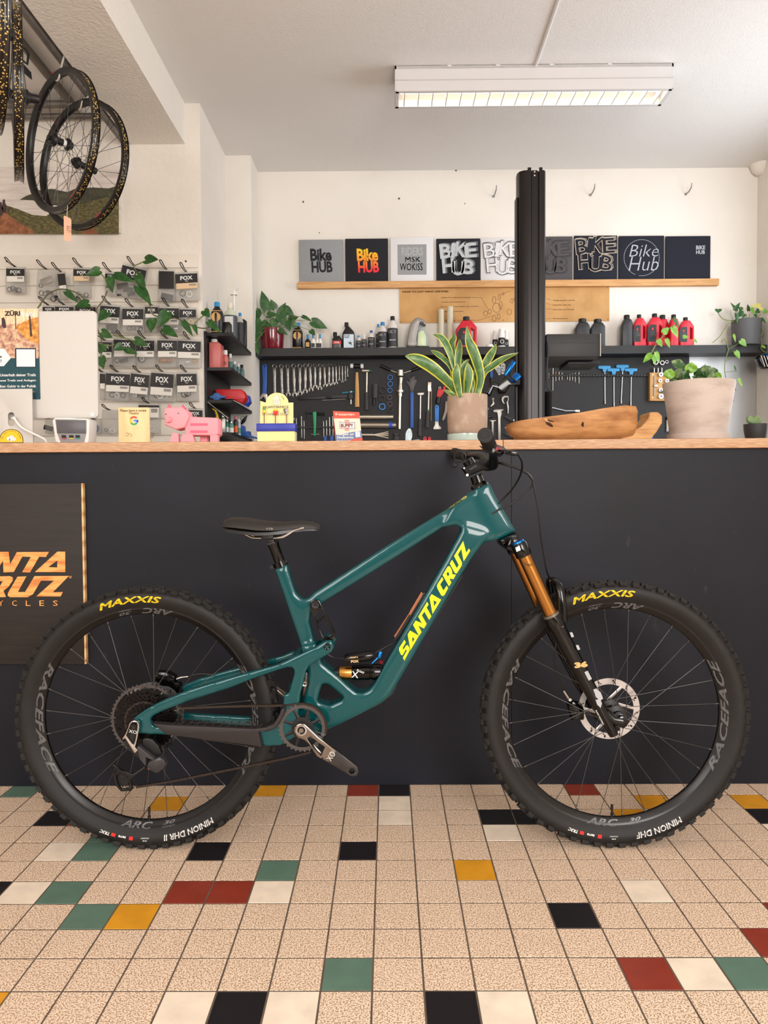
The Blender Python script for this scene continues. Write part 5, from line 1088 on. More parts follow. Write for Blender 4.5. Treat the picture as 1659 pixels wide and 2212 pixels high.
# ---- repair stand pole in front of the tool board -------------------------------------------
YPOL = 3.70; polem = M('pole_black_anodised', (34, 30, 30), 0.3, 0.5)
t = thing('repair_stand', 'tall black slotted aluminium repair-stand column behind the counter', 'repair stand', (px(1150, 600, YPOL).x, YPOL+0.05, 0))
x0_ = px(1120, 640, YPOL).x; x1_ = px(1181, 640, YPOL).x; W_ = x1_-x0_; ztop = px(1150, 362, YPOL).z; zsh = px(1150, 367, YPOL).z
def fx(u): return x0_+W_*u
prof = [(fx(0.02), YPOL+0.09), (fx(0.0), YPOL+0.045), (fx(0.06), YPOL+0.018), (fx(0.18), YPOL+0.005), (fx(0.33), YPOL), (fx(0.45), YPOL), (fx(0.45), YPOL+0.012), (fx(0.475), YPOL+0.012), (fx(0.475), YPOL+0.003), (fx(0.68), YPOL+0.003), (fx(0.68), YPOL+0.016), (fx(0.735), YPOL+0.016), (fx(0.735), YPOL), (fx(0.84), YPOL), (fx(0.93), YPOL+0.006), (fx(0.985), YPOL+0.02), (fx(1.0), YPOL+0.05), (fx(0.98), YPOL+0.09)]
m = MB(); n_ = len(prof); m.V += [Vector((x, y, z)) for z in (0.0, zsh) for x, y in prof]; m.F += [(i, (i+1) % n_, n_+(i+1) % n_, n_+i) for i in range(n_)]; m.F += [tuple(range(n_)), tuple(n_+i for i in range(n_))]
m.build('column', polem, t, smooth=25)
m = MB(); m.box((fx(0.39), YPOL+0.004, (ztop+zsh)/2), (W_*0.12, 0.009, ztop-zsh+0.002)); m.box((fx(0.79), YPOL+0.004, (ztop+zsh)/2), (W_*0.11, 0.009, ztop-zsh+0.002)); m.build('rail_end', polem, t, smooth=0)
for yy in (370.5, 378.5):
    m = MB(); m.lathe(Vector((fx(0.575), YPOL+0.003, px(1150, yy, YPOL).z)), [(0.0001, -0.001), (0.004, -0.001), (0.0045, 0.001)], 12, (0, 1, 0)); m.build('screw', M('screw_pale', (200, 190, 184), 0.4, .6), t)
m = MB(); m.box((fx(-0.015), YPOL+0.06, (zsh-0.12)/2), (0.006, 0.05, zsh-0.12)); m.build('side_strip', blackm, t, smooth=0)
# clamp head reaching out from the column
def k3(x, y): return (1030+x/7.213, 770+y/7.213)
YH = 3.66
m = MB(); m.ppx([k3(120, 570), k3(200, 470), k3(190, 420), k3(240, 385), k3(310, 400), k3(330, 450), k3(420, 310), k3(440, 300), k3(540, 420), k3(640, 400), k3(640, 470), k3(500, 470), k3(430, 590), k3(330, 600), k3(310, 520), k3(250, 500), k3(210, 620), k3(180, 640)], YH, -0.03, 0.03, ch=0.006); ch_ = m.build('clamp_jaw', blackg, t, smooth=50)
m = MB(); m.tube([px(*k3(440, 300), YH), px(*k3(500, 210), YH), px(*k3(575, 85), YH), px(*k3(600, 100), YH)], [0.010, 0.013, 0.011, 0.006], 10); m.tube([px(*k3(520, 420), YH), px(*k3(640, 300), YH+0.02)], [0.016, 0.02], 12); m.build('clamp_lever', bluea, t)
m = MB(); m.box(px(*k3(600, 380), YH+0.04), (0.04, 0.06, 0.05), None, 0.008); m.build('clamp_mount', blackm, t)
m = MB(); m.tube(catmull([px(*k3(520, 260), YH-.02), px(*k3(540, 330), YH-.03), px(*k3(600, 380), YH-.02), px(*k3(630, 450), YH)], 6), 0.005, 8); m.build('clamp_spring', blackp, t)
# power box beside the column, with its lead
YX = 3.74
def q5(x, y): return (1160+x/3.325, 620+y/3.325)
t = thing('equipment_box', 'black metal equipment box with a logo plate underneath, beside the pole', 'box', px(1239, 771, YX+0.2))
boxm = M('box_charcoal', (46, 45, 46), 0.5)
a, c = px(*q5(68, 500), YX), px(*q5(455, 335), YX)
m = MB(); m.box(((a.x+c.x)/2, YX+0.18, (a.z+c.z)/2), (c.x-a.x, 0.36, c.z-a.z), None, 0.002); m.build('body', boxm, t)
m = MB(); m.box((c.x, YX-0.001, (a.z+c.z)/2), (0.004, 0.006, c.z-a.z)); m.build('edge_strip', M('strip_pale', (196, 194, 190), 0.4), t, smooth=0)
m = MB(); m.box(((a.x+c.x)/2, YX-0.0008, a.z+(c.z-a.z)*0.62), (c.x-a.x-0.004, 0.002, 0.002)); m.build('seam', boxm, t, smooth=0)
pa = px(*q5(290, 572), YX+0.25); m = MB(); m.box((pa.x, YX+0.22, a.z-0.011), (0.165, 0.20, 0.016), None, 0.003); pt_ = m.build('logo_plate', M('plate_black', (22, 22, 23), 0.45), t)
m = MB(); m.lathe((pa.x-0.03, YX+0.19, a.z-0.0192), [(0.019, 0), (0.025, 0), (0.025, 0.001)], 24, (0, 0, 1)); m.text('hp', (pa.x-0.043, YX+0.205, a.z-0.0195), (1, 0, 0), (0, -1, 0.0), w=0.026, h=0.03, shear=.25, bold=.0); m.build('logo', M('logo_grey', (110, 110, 112), 0.4), pt_, smooth=0)
m = MB(); m.tube(catmull([px(*q5(72, 385), YX-0.004), px(*q5(80, 450), YX-0.006), px(*q5(70, 600), YX-0.01), px(*q5(78, 720), YX-.01), px(*q5(100, 752), YX-.01)], 8), 0.0045, 8); m.build('power_lead', M('lead_grey', (40, 38, 38), 0.5), t)
m = MB(); co = []
for i in range(22*8+1):
    a_ = 2*PI*i/8; y_ = 548+ (i/8)*17.5; p = px(*k3(1118, y_), YX+0.0); co.append(p+Vector((math.cos(a_)*0.0155, math.sin(a_)*0.0155, 0)))
m.tube(co, 0.0036, 5); m.build('coiled_lead', M('coil_black', (26, 25, 25), 0.4), t)
# ================================================================== TOOLS ON THE BOARD
def fA(x, y): return (550+x/7.213, 770+y/7.213)
def fB(x, y): return (740+x/7.213, 770+y/7.213)
def fC(x, y): return (1030+x/7.213, 770+y/7.213)
def fD(x, y): return (1230+x/7.213, 770+y/7.213)
KT = mpp(YT)/7.213                              # metres per crop unit on the board
satin = M('tool_chrome_satin', (168, 164, 158), 0.36, 0.9); nickel = M('tool_nickel', (196, 188, 172), 0.32, 0.9); tblack = M('tool_black', (18, 17, 18), 0.45); tgrip = M('tool_grip_grey', (62, 60, 60), 0.7)
tblue = M('tool_blue_vinyl', (36, 84, 164), 0.45); tred = M('tool_red', (206, 44, 52), 0.45); tgreen = M('tool_green', (24, 150, 92), 0.4); twood = M('tool_wood_handle', (206, 158, 96), 0.55, var=(14, (188, 138, 78), 0.4, 0.7), stretch=(3, 3, .5)); tlblue = M('tool_light_blue', (58, 150, 206), 0.45)
def tool(name, label, cat, f, parts, group=None, Y=None, base=None):
    """parts: ('c', name, mat, (x,y), (x,y), r0[, r1]) cylinder | ('p', name, mat, pts, depth[, holes]) plate | ('r', name, mat, (x,y), R, r, depth) ring"""
    Y = Y or YT-0.010
    allp = [p[3] if isinstance(p[3], tuple) else p[3][0] for p in parts]
    b0 = base or px(*f(*allp[0]), YT)
    t = thing(name, label, cat, b0, group); made = {}
    for p in parts:
        m = MB()
        if p[0] == 'c':
            r0 = p[5]*KT; r1 = (p[6] if len(p) > 6 and p[6] else p[5])*KT; Yc = YT-max(r0, r1)-0.0005
            m.tube([px(*f(*p[3]), Yc), px(*f(*p[4]), Yc)], [r0, r1], 12)
        elif p[0] == 'p':
            d = p[4]; m.ppx([f(*q) for q in p[3]], YT-0.0008-d, 0, d, [[f(*q) for q in h] for h in (p[5] if len(p) > 5 else [])], ch=min(0.0016, d*0.3))
        elif p[0] == 'r':
            c_ = px(*f(*p[3]), YT); R, r, d = p[4]*KT, p[5]*KT, p[6]; m.lathe(c_, [(r, -0.0005), (r, -d*0.8), (r+(R-r)*0.25, -d), (R-(R-r)*0.25, -d), (R, -d*0.8), (R, -0.0005)], 24, (0, 1, 0), closed=True)
        m.build(p[1], p[2], t, smooth=45)
    return t
tool('adjustable_spanner', 'blue-handled adjustable spanner hanging at the end of the spanner row', 'spanner', fA, [('p', 'handle', tblue, [(115, 150), (125, 126), (150, 120), (182, 126), (193, 150), (190, 400), (186, 575), (118, 582), (126, 400)], 0.012, [[(140, 148), (152, 138), (165, 148), (163, 162), (142, 162)]]), ('p', 'jaw', satin, [(118, 575), (186, 572), (200, 600), (196, 690), (170, 690), (150, 640), (130, 625), (120, 650), (85, 672), (72, 660), (95, 610)], 0.014), ('c', 'knurl', tblack, (140, 635), (165, 620), 10)])
WR = [(310, 157, 318, 640, 38), (417, 157, 432, 620, 36), (515, 157, 525, 592, 34), (608, 150, 625, 595, 38), (705, 150, 708, 575, 38), (793, 145, 790, 545, 37), (862, 140, 880, 515, 35), (942, 140, 945, 472, 32), (1020, 145, 1018, 497, 33), (1087, 145, 1100, 455, 29), (1163, 140, 1160, 440, 28), (1220, 140, 1222, 430, 25), (1268, 135, 1275, 420, 23), (1320, 130, 1322, 370, 16), (1366, 130, 1370, 395, 18), (1413, 125, 1415, 375, 14), (1448, 130, 1450, 310, 13)]
ordn = ['longest', 'second longest', 'third longest']; ORD = 'first second third fourth fifth sixth seventh eighth ninth tenth'.split()
for k, (rx, ry, ox, oy, R) in enumerate(WR):
    m = MB(); c_ = px(*fA(rx, ry), YT); e_ = px(*fA(ox, oy), YT); Rm_, d = R*KT, 0.009
    m.lathe(c_, [(Rm_*0.60, -0.001), (Rm_*0.60, -d), (Rm_*0.8, -d-0.001), (Rm_, -d+0.002), (Rm_, -0.001)], 20, (0, 1, 0), closed=True)
    u = (e_-c_).normalized(); v = Vector((-u.z, 0, u.x)); ws = Rm_*(0.62 if k < 3 else 0.50)
    a_, b_ = c_+u*Rm_*0.8, e_-u*Rm_*0.7; mid = (a_+b_)/2; wm = ws*(1.0 if k < 3 else 1.5)
    q = [a_+v*ws*1.1, a_.lerp(b_, 0.25)+v*ws*0.9, mid+v*wm*0.85, a_.lerp(b_, 0.75)+v*ws*0.8, b_+v*ws]; q2 = [p-v*2*((p-(a_+u*((p-a_).dot(u)))).dot(v)) for p in q]
    m.prism([(p.x, p.z) for p in q]+[(p.x, p.z) for p in reversed(q2)], YT-0.0075, YT-0.001, ch=0.0012)
    jaw = []
    for i in range(19):
        an = math.radians(-62+i*(304/18)); # leave a mouth open at the bottom
        an2 = math.atan2(-u.z, -u.x)+ (an-math.radians(90))
        jaw.append((e_.x+math.cos(an2)*Rm_*1.12, e_.z+math.sin(an2)*Rm_*1.12))
    jaw2 = []
    for i in range(19):
        an = -150+i*(300/18); an2 = math.atan2(-u.z, -u.x)+math.radians(an); jaw2.append((e_.x+math.cos(an2)*Rm_*1.15, e_.z+math.sin(an2)*Rm_*1.15))
    mouth = [e_+u*Rm_*0.95-v*Rm_*0.48, e_-u*Rm_*0.15-v*Rm_*0.42, e_-u*Rm_*0.35, e_-u*Rm_*0.15+v*Rm_*0.42, e_+u*Rm_*0.95+v*Rm_*0.48]
    if (Vector((jaw2[-1][0], 0, jaw2[-1][1]))-mouth[0]).length > (Vector((jaw2[-1][0], 0, jaw2[-1][1]))-mouth[-1]).length: mouth.reverse()
    m.prism(jaw2+[(p.x, p.z) for p in mouth], YT-0.009, YT-0.001, ch=0.001)
    lab = 'plain straight combination spanner, %s in the row' % ordn[k] if k < 3 else ('polished waisted spanner, %s counting from the plain straight spanners' % ORD[k-3] if k < 13 else 'tiny slim spanner, %s counting away from the waisted spanners' % ORD[k-13])
    tag(m.build('combination_spanner', M('spanner_steel', (150, 148, 142), 0.38, 0.9, var=(60, (120, 116, 110), 0.4, 0.7)), smooth=40), lab, 'spanner', 'combination spanners' if k < 3 else ('waisted spanners' if k < 13 else 'tiny spanners'))
tool('alignment_gauge', 'long black alignment gauge with sliding knob hanging level below the spanners', 'gauge', fA, [('p', 'bar', tblack, [(665, 655), (690, 632), (1100, 615), (1100, 660), (690, 678)], 0.010), ('c', 'knob', tblack, (1160, 650), (1160, 652), 44), ('p', 'slide', tgrip, [(1190, 612), (1250, 605), (1450, 600), (1450, 640), (1250, 650), (1190, 650)], 0.016), ('c', 'rod', satin, (1055, 684), (1415, 662), 6), ('p', 'head', tblack, [(1460, 560), (1530, 560), (1530, 665), (1460, 665)], 0.022), ('c', 'pin', satin, (1500, 540), (1500, 745), 15), ('c', 'blue_pin', M('pin_cyan', (40, 170, 206), 0.35), (1365, 566), (1545, 550), 7)])
tool('soft_hammer', 'wooden-handled hammer with white plastic faces', 'hammer', fB, [('c', 'head', tblack, (165, 148), (285, 150), 33), ('c', 'face', capwht, (122, 147), (168, 148), 36), ('c', 'face', capwht, (282, 150), (325, 150), 36), ('c', 'neck', tblack, (222, 180), (222, 250), 16), ('p', 'handle', twood, [(205, 245), (243, 245), (252, 420), (258, 600), (262, 785), (194, 785), (196, 600), (198, 420)], 0.016)])
tool('small_hammer', 'hammer with silver shaft, black grip and one green face', 'hammer', fB, [('c', 'head', nickel, (305, 222), (415, 222), 27), ('c', 'green_face', M('face_dark_green', (30, 92, 78), 0.5), (412, 222), (452, 222), 27), ('c', 'shaft', nickel, (378, 250), (375, 570), 15, 17), ('c', 'grip', tgrip, (373, 560), (372, 835), 30, 32)])
tool('bearing_drift', 'stubby black cylindrical drift tool hanging by two pins', 'tool', fB, [('c', 'sleeve', tgrip, (508, 430), (502, 650), 45, 42), ('c', 'stem', tblack, (490, 645), (485, 760), 20), ('c', 'pin', capwht, (458, 655), (458, 657), 8), ('c', 'pin', capwht, (528, 655), (528, 657), 8)])
bring = M('ring_blue', (42, 96, 160), 0.4, .3); brown_r = M('ring_plum', (92, 68, 74), 0.45); blk_r = M('ring_black', (22, 21, 22), 0.45)
for (x_, y_, R, mt, lb) in ((742, 333, 45, bring, 'small blue press ring, top of the narrow column'), (742, 433, 45, bring, 'small blue press ring second in the narrow column'), (738, 532, 42, bring, 'small blue press ring third in the narrow column'), (735, 640, 40, brown_r, 'plum press ring directly under the blue ones'), (737, 745, 40, brown_r, 'plum press ring just above the small black ring'), (740, 840, 40, blk_r, 'small black press ring at the foot of the narrow column'), (618, 520, 58, blk_r, 'large black press ring, top of the wide column'), (617, 660, 52, blk_r, 'large black press ring in the middle of the wide column'), (618, 785, 52, M('ring_bright_blue', (36, 130, 204), 0.4), 'large bright blue press ring below two black ones')):
    m = MB(); c_ = px(*fB(x_, y_), YT); R_, r_ = R*KT, R*KT*0.68; m.lathe(c_, [(r_, -0.0005), (r_, -0.010), (r_*1.08, -0.012), (R_*0.95, -0.012), (R_, -0.010), (R_, -0.0005)], 24, (0, 1, 0), closed=True); tag(m.build('press_ring', mt), lb, 'ring', 'bearing press rings')
tool('headset_press', 'large silver headset press with two black handles', 'press', fB, [('c', 'hub', nickel, (900, 215), (900, 305), 52, 54), ('c', 'handle', tblack, (590, 140), (750, 215), 26, 22), ('c', 'lever', nickel, (745, 212), (860, 258), 9), ('c', 'handle', tblack, (1070, 220), (1240, 158), 22, 26), ('c', 'lever', nickel, (950, 258), (1075, 218), 9), ('c', 'body', nickel, (908, 330), (902, 420), 38, 28), ('c', 'body', nickel, (902, 420), (898, 530), 28, 40), ('c', 'flange', nickel, (898, 528), (898, 560), 60, 58), ('c', 'collar', nickel, (896, 560), (895, 628), 38), ('c', 'spindle', nickel, (893, 625), (886, 1130), 26)])
t = tool('pedal_spanner', 'dark hooked spanner with long blue vinyl handle', 'spanner', fB, [('p', 'head', M('spanner_gunmetal', (64, 62, 62), 0.4, 0.8), [(990, 350), (1000, 380), (1040, 395), (1050, 370), (1020, 340), (1030, 320), (1060, 345), (1075, 300), (1100, 288), (1140, 300), (1165, 330), (1130, 320), (1120, 340), (1165, 350), (1160, 400), (1125, 460), (1105, 565), (1055, 565), (1040, 470), (990, 400)], 0.008), ('p', 'handle', tblue, [(1052, 560), (1110, 560), (1106, 700), (1108, 1110), (1054, 1114), (1058, 700)], 0.014)])
tool('t_mallet', 'slim silver T-headed tool with long grey grip', 'tool', fB, [('p', 'head', satin, [(1165, 565), (1270, 560), (1270, 590), (1255, 605), (1180, 605), (1165, 590)], 0.016), ('c', 'shaft', satin, (1213, 600), (1208, 985), 17), ('c', 'grip', tgrip, (1206, 975), (1200, 1240), 29, 31)])
tool('chain_whip', 'chain whip with grey grip and hanging chain', 'tool', fB, [('p', 'plate', nickel, [(1328, 395), (1388, 400), (1380, 470), (1390, 545), (1325, 552)], 0.008), ('c', 'shaft', satin, (1342, 545), (1335, 850), 17), ('c', 'collar', tgreen, (1335, 826), (1334, 852), 22), ('c', 'grip', tgrip, (1328, 850), (1316, 1110), 32, 30), ('c', 'chain', M('chain_rust', (130, 104, 84), 0.5, 0.7), (1382, 545), (1376, 1000), 11)])
tool('pipe_cutter', 'red pipe cutter with black knob partly behind the striped plant', 'cutter', fB, [('p', 'frame', tred, [(1480, 520), (1530, 500), (1560, 520), (1580, 455), (1612, 470), (1590, 540), (1525, 640), (1465, 632)], 0.020), ('r', 'eye', satin, (1513, 495), 22, 11, 0.012), ('c', 'knob', tblack, (1495, 632), (1482, 730), 34, 36)])
tool('blade_scraper', 'scraper with blue handle and flared silver blade', 'scraper', fB, [('p', 'handle', M('scraper_blue', (44, 120, 200), 0.45), [(1436, 790), (1445, 760), (1468, 750), (1492, 762), (1502, 790), (1500, 1005), (1438, 1005)], 0.012, [[(1458, 795), (1468, 786), (1478, 795), (1468, 804)]]), ('p', 'blade', satin, [(1440, 1003), (1495, 1003), (1500, 1070), (1535, 1105), (1535, 1135), (1415, 1140), (1415, 1110), (1438, 1060)], 0.006)])
tool('folding_knife', 'worn grey metal lever beside the round grey plant pot', 'tool', fB, [('p', 'body', M('worn_steel', (130, 118, 108), 0.45, 0.8), [(1600, 700), (1640, 690), (1640, 830), (1600, 960), (1570, 1010), (1548, 990), (1560, 940), (1590, 850)], 0.012)])
tool('cup_remover', 'plain long silver tube lying level, upper of two', 'tube', fB, [('c', 'tube', nickel, (150, 944), (790, 944), 36)])
tool('cup_remover', 'thick silver tube with blue ring lying level, lower of two', 'tube', fB, [('c', 'tube', M('tool_dull_nickel', (160, 150, 138), 0.4, 0.9), (150, 1070), (835, 1072), 44), ('c', 'blue_ring', M('ring_vivid_blue', (44, 84, 200), 0.4), (722, 1071), (775, 1071), 47)])
tool('split_remover', 'silver race remover with splayed split end', 'tool', fB, [('c', 'stem', nickel, (200, 1220), (480, 1222), 24)]+[('c', 'prong', nickel, (470, 1222), (715, y_), 10, 12) for y_ in (1172, 1202, 1232, 1272)])
tool('small_puller', 'small black puller tool at the foot of the board', 'tool', fB, [('p', 'body', tblack, [(790, 1190), (880, 1190), (880, 1225), (850, 1235), (880, 1250), (885, 1335), (800, 1335), (800, 1250), (820, 1235), (790, 1225)], 0.02)])
for k, (xa_, xb_) in enumerate(((1255, 1310), (1330, 1376))): tool('red_tyre_lever', 'small red flat-handled tool behind the worktop, '+('beside the oval card' if k == 0 else 'beside the round plant pot'), 'tool', fB, [('p', 'handle', tred, [(xa_, 1275), (xa_+12, 1252), (xb_-12, 1250), (xb_, 1272), (xb_, 1400), (xa_, 1400)], 0.010, [[(xa_+20, 1272), (xb_-20, 1272), (xb_-20, 1285), (xa_+20, 1285)]])], 'small red tools at the foot of the board')
tool('hex_t_bar', 'thin black T-bar tool behind the green handled tool', 'tool', fA, [('c', 'bar', tblack, (790, 886), (1090, 882), 11), ('c', 'stem', tblack, (815, 845), (818, 970), 9), ('c', 'grip', tblack, (960, 908), (1090, 912), 12)])
tool('green_tool', 'green Y-shaped tool with yellow dot hanging on the magnetic rail', 'tool', fA, [('p', 'body', tgreen, [(903, 880), (912, 860), (955, 858), (962, 880), (955, 1080), (952, 1235), (918, 1240), (918, 1080)], 0.018), ('c', 'dot', M('dot_orange', (240, 170, 40), .4), (918, 882), (918, 884), 15), ('c', 'pin', satin, (880, 1213), (1010, 1212), 6)])
def rail(f, x0_, x1_, y_, n_, label):
    t = thing('magnet_rail', label, 'rail', px(*f(x0_, y_), YT)); m = MB(); p0, p1 = px(*f(x0_, y_), YT-0.006), px(*f(x1_, y_), YT-0.006); m.box((p0+p1)/2, (p1.x-p0.x, 0.012, 0.010)); m.build('bar', tblack, t, smooth=0)
    for i in range(n_):
        q = p0.lerp(p1, (i+0.5)/n_); m = MB(); m.box(q+Vector((0, -0.004, 0)), (0.009, 0.012, 0.017), None, 0.001); m.build('block', blk_r, t)
rail(fA, 600, 1250, 1105, 15, 'black magnetic tool rail behind the counter displays'); rail(fC, 1085, 2670, 298, 34, 'long black magnetic tool rail beside the T-handles')
for (x_, y0_, y1_, r_, mt, lb) in ((612, 950, 1000, 7, satin, 'short bent silver key on the rail beside the yellow display'), (648, 960, 1325, 8, satin, 'long silver bent key on the rail beside the yellow display'), (690, 912, 1350, 5, tblack, 'thin black needle tool on the magnetic rail'), (728, 930, 1265, 10, satin, 'longer silver punch of a pair on the rail'), (768, 1005, 1285, 9, satin, 'shorter silver punch of a pair on the rail'), (1072, 1010, 1258, 10, satin, 'slim silver file on the rail before the blue tools'), (1117, 995, 1235, 11, satin, 'slim silver file second before the blue tools'), (1165, 945, 1235, 12, satin, 'tapered silver file above the blue tool'), (1215, 932, 1250, 10, satin, 'slim silver file next to the red and white card')):
    tool('hand_file' if x_ > 1000 else 'punch', lb, 'tool', fA, [('c', 'shank', mt, (x_, y0_), (x_+4, (y0_+y1_)/2), r_*0.8, r_), ('c', 'tip', mt, (x_+4, (y0_+y1_)/2), (x_+6, y1_), r_, r_*0.6)])
for (xa_, xb_) in ((1078, 1122), (1174, 1228)): tool('blue_cone_tool', 'small flat blue tool under the files, '+('nearer the green tool' if xa_ < 1100 else 'nearer the red and white card'), 'tool', fA, [('p', 'handle', tblue, [(xa_, 1240), (xb_, 1236), (xb_, 1420), (xa_, 1420)], 0.008)], 'blue tools under the files')
# ---- tools between the plant and the pole
tool('vernier_caliper', 'white-metal vernier caliper, the longer of the two', 'caliper', fC, [('p', 'body', satin, [(255, 840), (285, 822), (412, 822), (416, 835), (385, 850), (388, 890), (370, 960), (375, 1308), (332, 1310), (330, 960), (322, 900), (318, 875), (262, 870)], 0.007)])
tool('vernier_caliper', 'white-metal vernier caliper behind the handlebar grip', 'caliper', fC, [('p', 'body', satin, [(195, 1005), (220, 990), (298, 990), (300, 1005), (265, 1015), (262, 1260), (235, 1260), (228, 1015)], 0.007)])
tool('micrometer', 'silver micrometer with C-shaped frame', 'gauge', fC, [('p', 'frame', satin, [(385, 680), (392, 630), (430, 608), (492, 615), (492, 640), (440, 640), (415, 660), (415, 705), (440, 735), (440, 742), (405, 728)], 0.010), ('c', 'barrel', satin, (470, 705), (485, 800), 16, 18), ('c', 'thimble', satin, (485, 795), (484, 890), 17, 10), ('c', 'spindle', satin, (490, 640), (482, 705), 8)])
tool('chain_link_tool', 'short string of chain links hanging under the clamp', 'tool', fC, [('r', 'link', nickel, (250, 665), 18, 9, 0.006), ('p', 'plate', nickel, [(240, 690), (262, 685), (275, 740), (225, 785), (210, 775), (250, 725)], 0.006)])
tool('small_gauge', 'small grey gauge peeping past the round grey pot', 'gauge', fC, [('c', 'body', darksteel, (170, 945), (235, 930), 16), ('c', 'knob', darksteel, (235, 935), (240, 935), 22), ('r', 'eye', satin, (170, 815), 16, 8, 0.006)])
for (y_, lb) in ((960, 'black-handled gripping pliers, the upper of two beside the wooden bowl'), (1225, 'black-handled gripping pliers, the lower of two beside the wooden bowl')): tool('gripping_pliers', lb, 'pliers', fC, [('p', 'handle', tgrip, [(420, y_-20), (450, y_-35), (530, y_), (560, y_+20), (540, y_+60), (500, y_+20)], 0.014), ('c', 'jaw', satin, (560, y_+40), (610, y_+30), 32, 20), ('c', 'rivet', capwht, (515, y_-2), (515, y_), 8)])
tool('blue_screwdriver', 'long blue-handled tool hanging right beside the pole', 'screwdriver', fC, [('c', 'handle', tlblue, (626, 460), (626, 880), 14)])
tool('blue_handled_wrench', 'blue-handled tool partly behind the striped leaves', 'tool', fC, [('p', 'handle', tblue, [(205, 190), (250, 185), (248, 330), (208, 330)], 0.012), ('c', 'stem', tblack, (227, 325), (227, 480), 14)])
for (xa_, lb) in ((275, 'pale printed tag with dark writing, tilted one of a pair'), (365, 'pale printed tag with dark writing, upright one of a pair')):
    t = tool('printed_tag', lb, 'tag', fC, [('p', 'card', M('tag_white', (206, 206, 204), 0.6), ([(275, 180), (340, 130), (372, 160), (368, 280), (345, 295)] if xa_ == 275 else [(372, 120), (420, 100), (445, 130), (440, 200), (420, 270), (385, 275)]), 0.002)])
    m = MB(); m.tpx('CAN\nNOT\nEVEN', *(fC(305, 175) if xa_ == 275 else fC(378, 130)), *(fC(366, 270) if xa_ == 275 else fC(438, 255)), YT-0.0034, bold=.02, align='CENTER'); m.build('lettering', capblk, t, smooth=0)
# ---- right half of the board
for k, (x_, yh, ye, dx) in enumerate(((548, 170, 740, 6), (690, 210, 780, 3), (828, 155, 735, -22), (962, 210, 765, -6))):
    t = tool('t_handle_key', 'blue T-handled hex key with long silver shaft, %s' % ('closest to the pole', 'second from the pole', 'third from the pole', 'furthest from the pole')[k], 'hex key', fD, [('p', 'handle', tlblue, [(x_-98, yh-15), (x_-90, yh-25), (x_-20, yh-28), (x_+20, yh-28), (x_+90, yh-25), (x_+98, yh-15), (x_+95, yh+18), (x_+40, yh+22), (x_+25, yh+70), (x_-20, yh+75), (x_-30, yh+25), (x_-95, yh+20)], 0.016), ('c', 'shaft', M('key_silver', (190, 196, 200), 0.3, .9), (x_+2, yh+60), (x_+dx, ye-60), 8), ('c', 'socket', satin, (x_+dx, ye-65), (x_+dx, ye), 12)], 'T-handle keys')
tool('long_pin_tool', 'long thin silver tool upright on the rail next to the pole', 'tool', fC, [('c', 'pin', satin, (1187, 150), (1184, 530), 9, 7)])
for k, (x_, y0_, y1_) in enumerate(((1230, 235, 385), (1281, 240, 375), (1327, 250, 365), (1410, 285, 365), (1448, 275, 380), (1490, 265, 375), (1532, 255, 402), (1590, 245, 425), (1122, 265, 335))):
    tool('driver_bit', 'copper driver bit standing in the long rail near the pole' if k == 0 else 'small silver driver bit in the long rail, ' + ('right against the pole' if k == 8 else ORD[k-1]+' after the copper one'), 'bit', fC, [('c', 'shank', M('bit_copper', (170, 110, 70), .4, .8) if k == 0 else satin, (x_, y0_), (x_, (y0_+y1_)/2), 7), ('c', 'tip', satin, (x_, (y0_+y1_)/2), (x_, y1_), 8, 5)], 'driver bits on the rail')
t = tool('socket_block', 'wooden block holding round metal sockets beside the large pot', 'socket set', fD, [('p', 'block', twood, [(1255, 250), (1560, 250), (1560, 690), (1255, 690)], 0.035)])
for (x_, y_, r_) in ((1412, 288, 34), (1400, 383, 28), (1412, 530, 32), (1414, 627, 38), (1490, 290, 24), (1505, 385, 28), (1500, 530, 26), (1500, 628, 26)):
    m = MB(); c_ = px(*fD(x_, y_), YT-0.036); m.lathe(c_, [(0.0001, -0.0005), (r_*KT*0.42, -0.0005), (r_*KT*0.45, -0.020), (r_*KT, -0.020), (r_*KT, 0.002)], 18, (0, 1, 0)); m.build('socket', M('socket_bright', (206, 200, 206), 0.35, .6), t)
m = MB(); m.tube([px(*fD(1325, 305), YT-0.041), px(*fD(1322, 615), YT-0.041)], 0.0032, 8); m.build('rod', satin, t); m = MB(); m.box(px(*fD(1345, 458), YT-0.045), (0.028, 0.014, 0.016), None, 0.003); m.build('driver_head', satin, t)
for (x_, y_) in ((1297, 285), (1295, 640)):
    m = MB(); m.lathe(px(*fD(x_, y_), YT-0.036), [(0.0001, -0.003), (0.0045, -0.002), (0.0045, 0.001)], 12, (0, 1, 0)); m.build('screw', capwht, t)
for x_ in (1320, 1380, 1438):
    m = MB(); m.tube([px(*fD(x_, 180), YT-0.02), px(*fD(x_, 255), YT-0.02)], 0.0065, 12); m.build('upright_socket', satin, t)
for (x_, y_, R, lb) in ((1330, 95, 48, 'largest grey bearing cup above the socket block'), (1432, 105, 42, 'middle grey bearing cup above the socket block'), (1502, 92, 30, 'smallest grey bearing cup above the socket block')):
    tool('bearing_cup', lb, 'bearing cup', fD, [('r', 'cup', satin, (x_, y_), R, R*0.42, 0.02), ('r', 'core', tblack, (x_, y_), R*0.42, R*0.15, 0.012)], 'bearing cups')
tool('bleed_syringe', 'clear syringe with blue tip hanging beside the large pot', 'syringe', fD, [('c', 'barrel', M('syringe_clear', (210, 206, 196), 0.2, trans=.3, ior=1.2), (1530, 990), (1525, 1170), 20, 17), ('c', 'collar', tblack, (1535, 940), (1530, 985), 22), ('c', 'tip', tlblue, (1595, 1100), (1585, 1150), 14)])
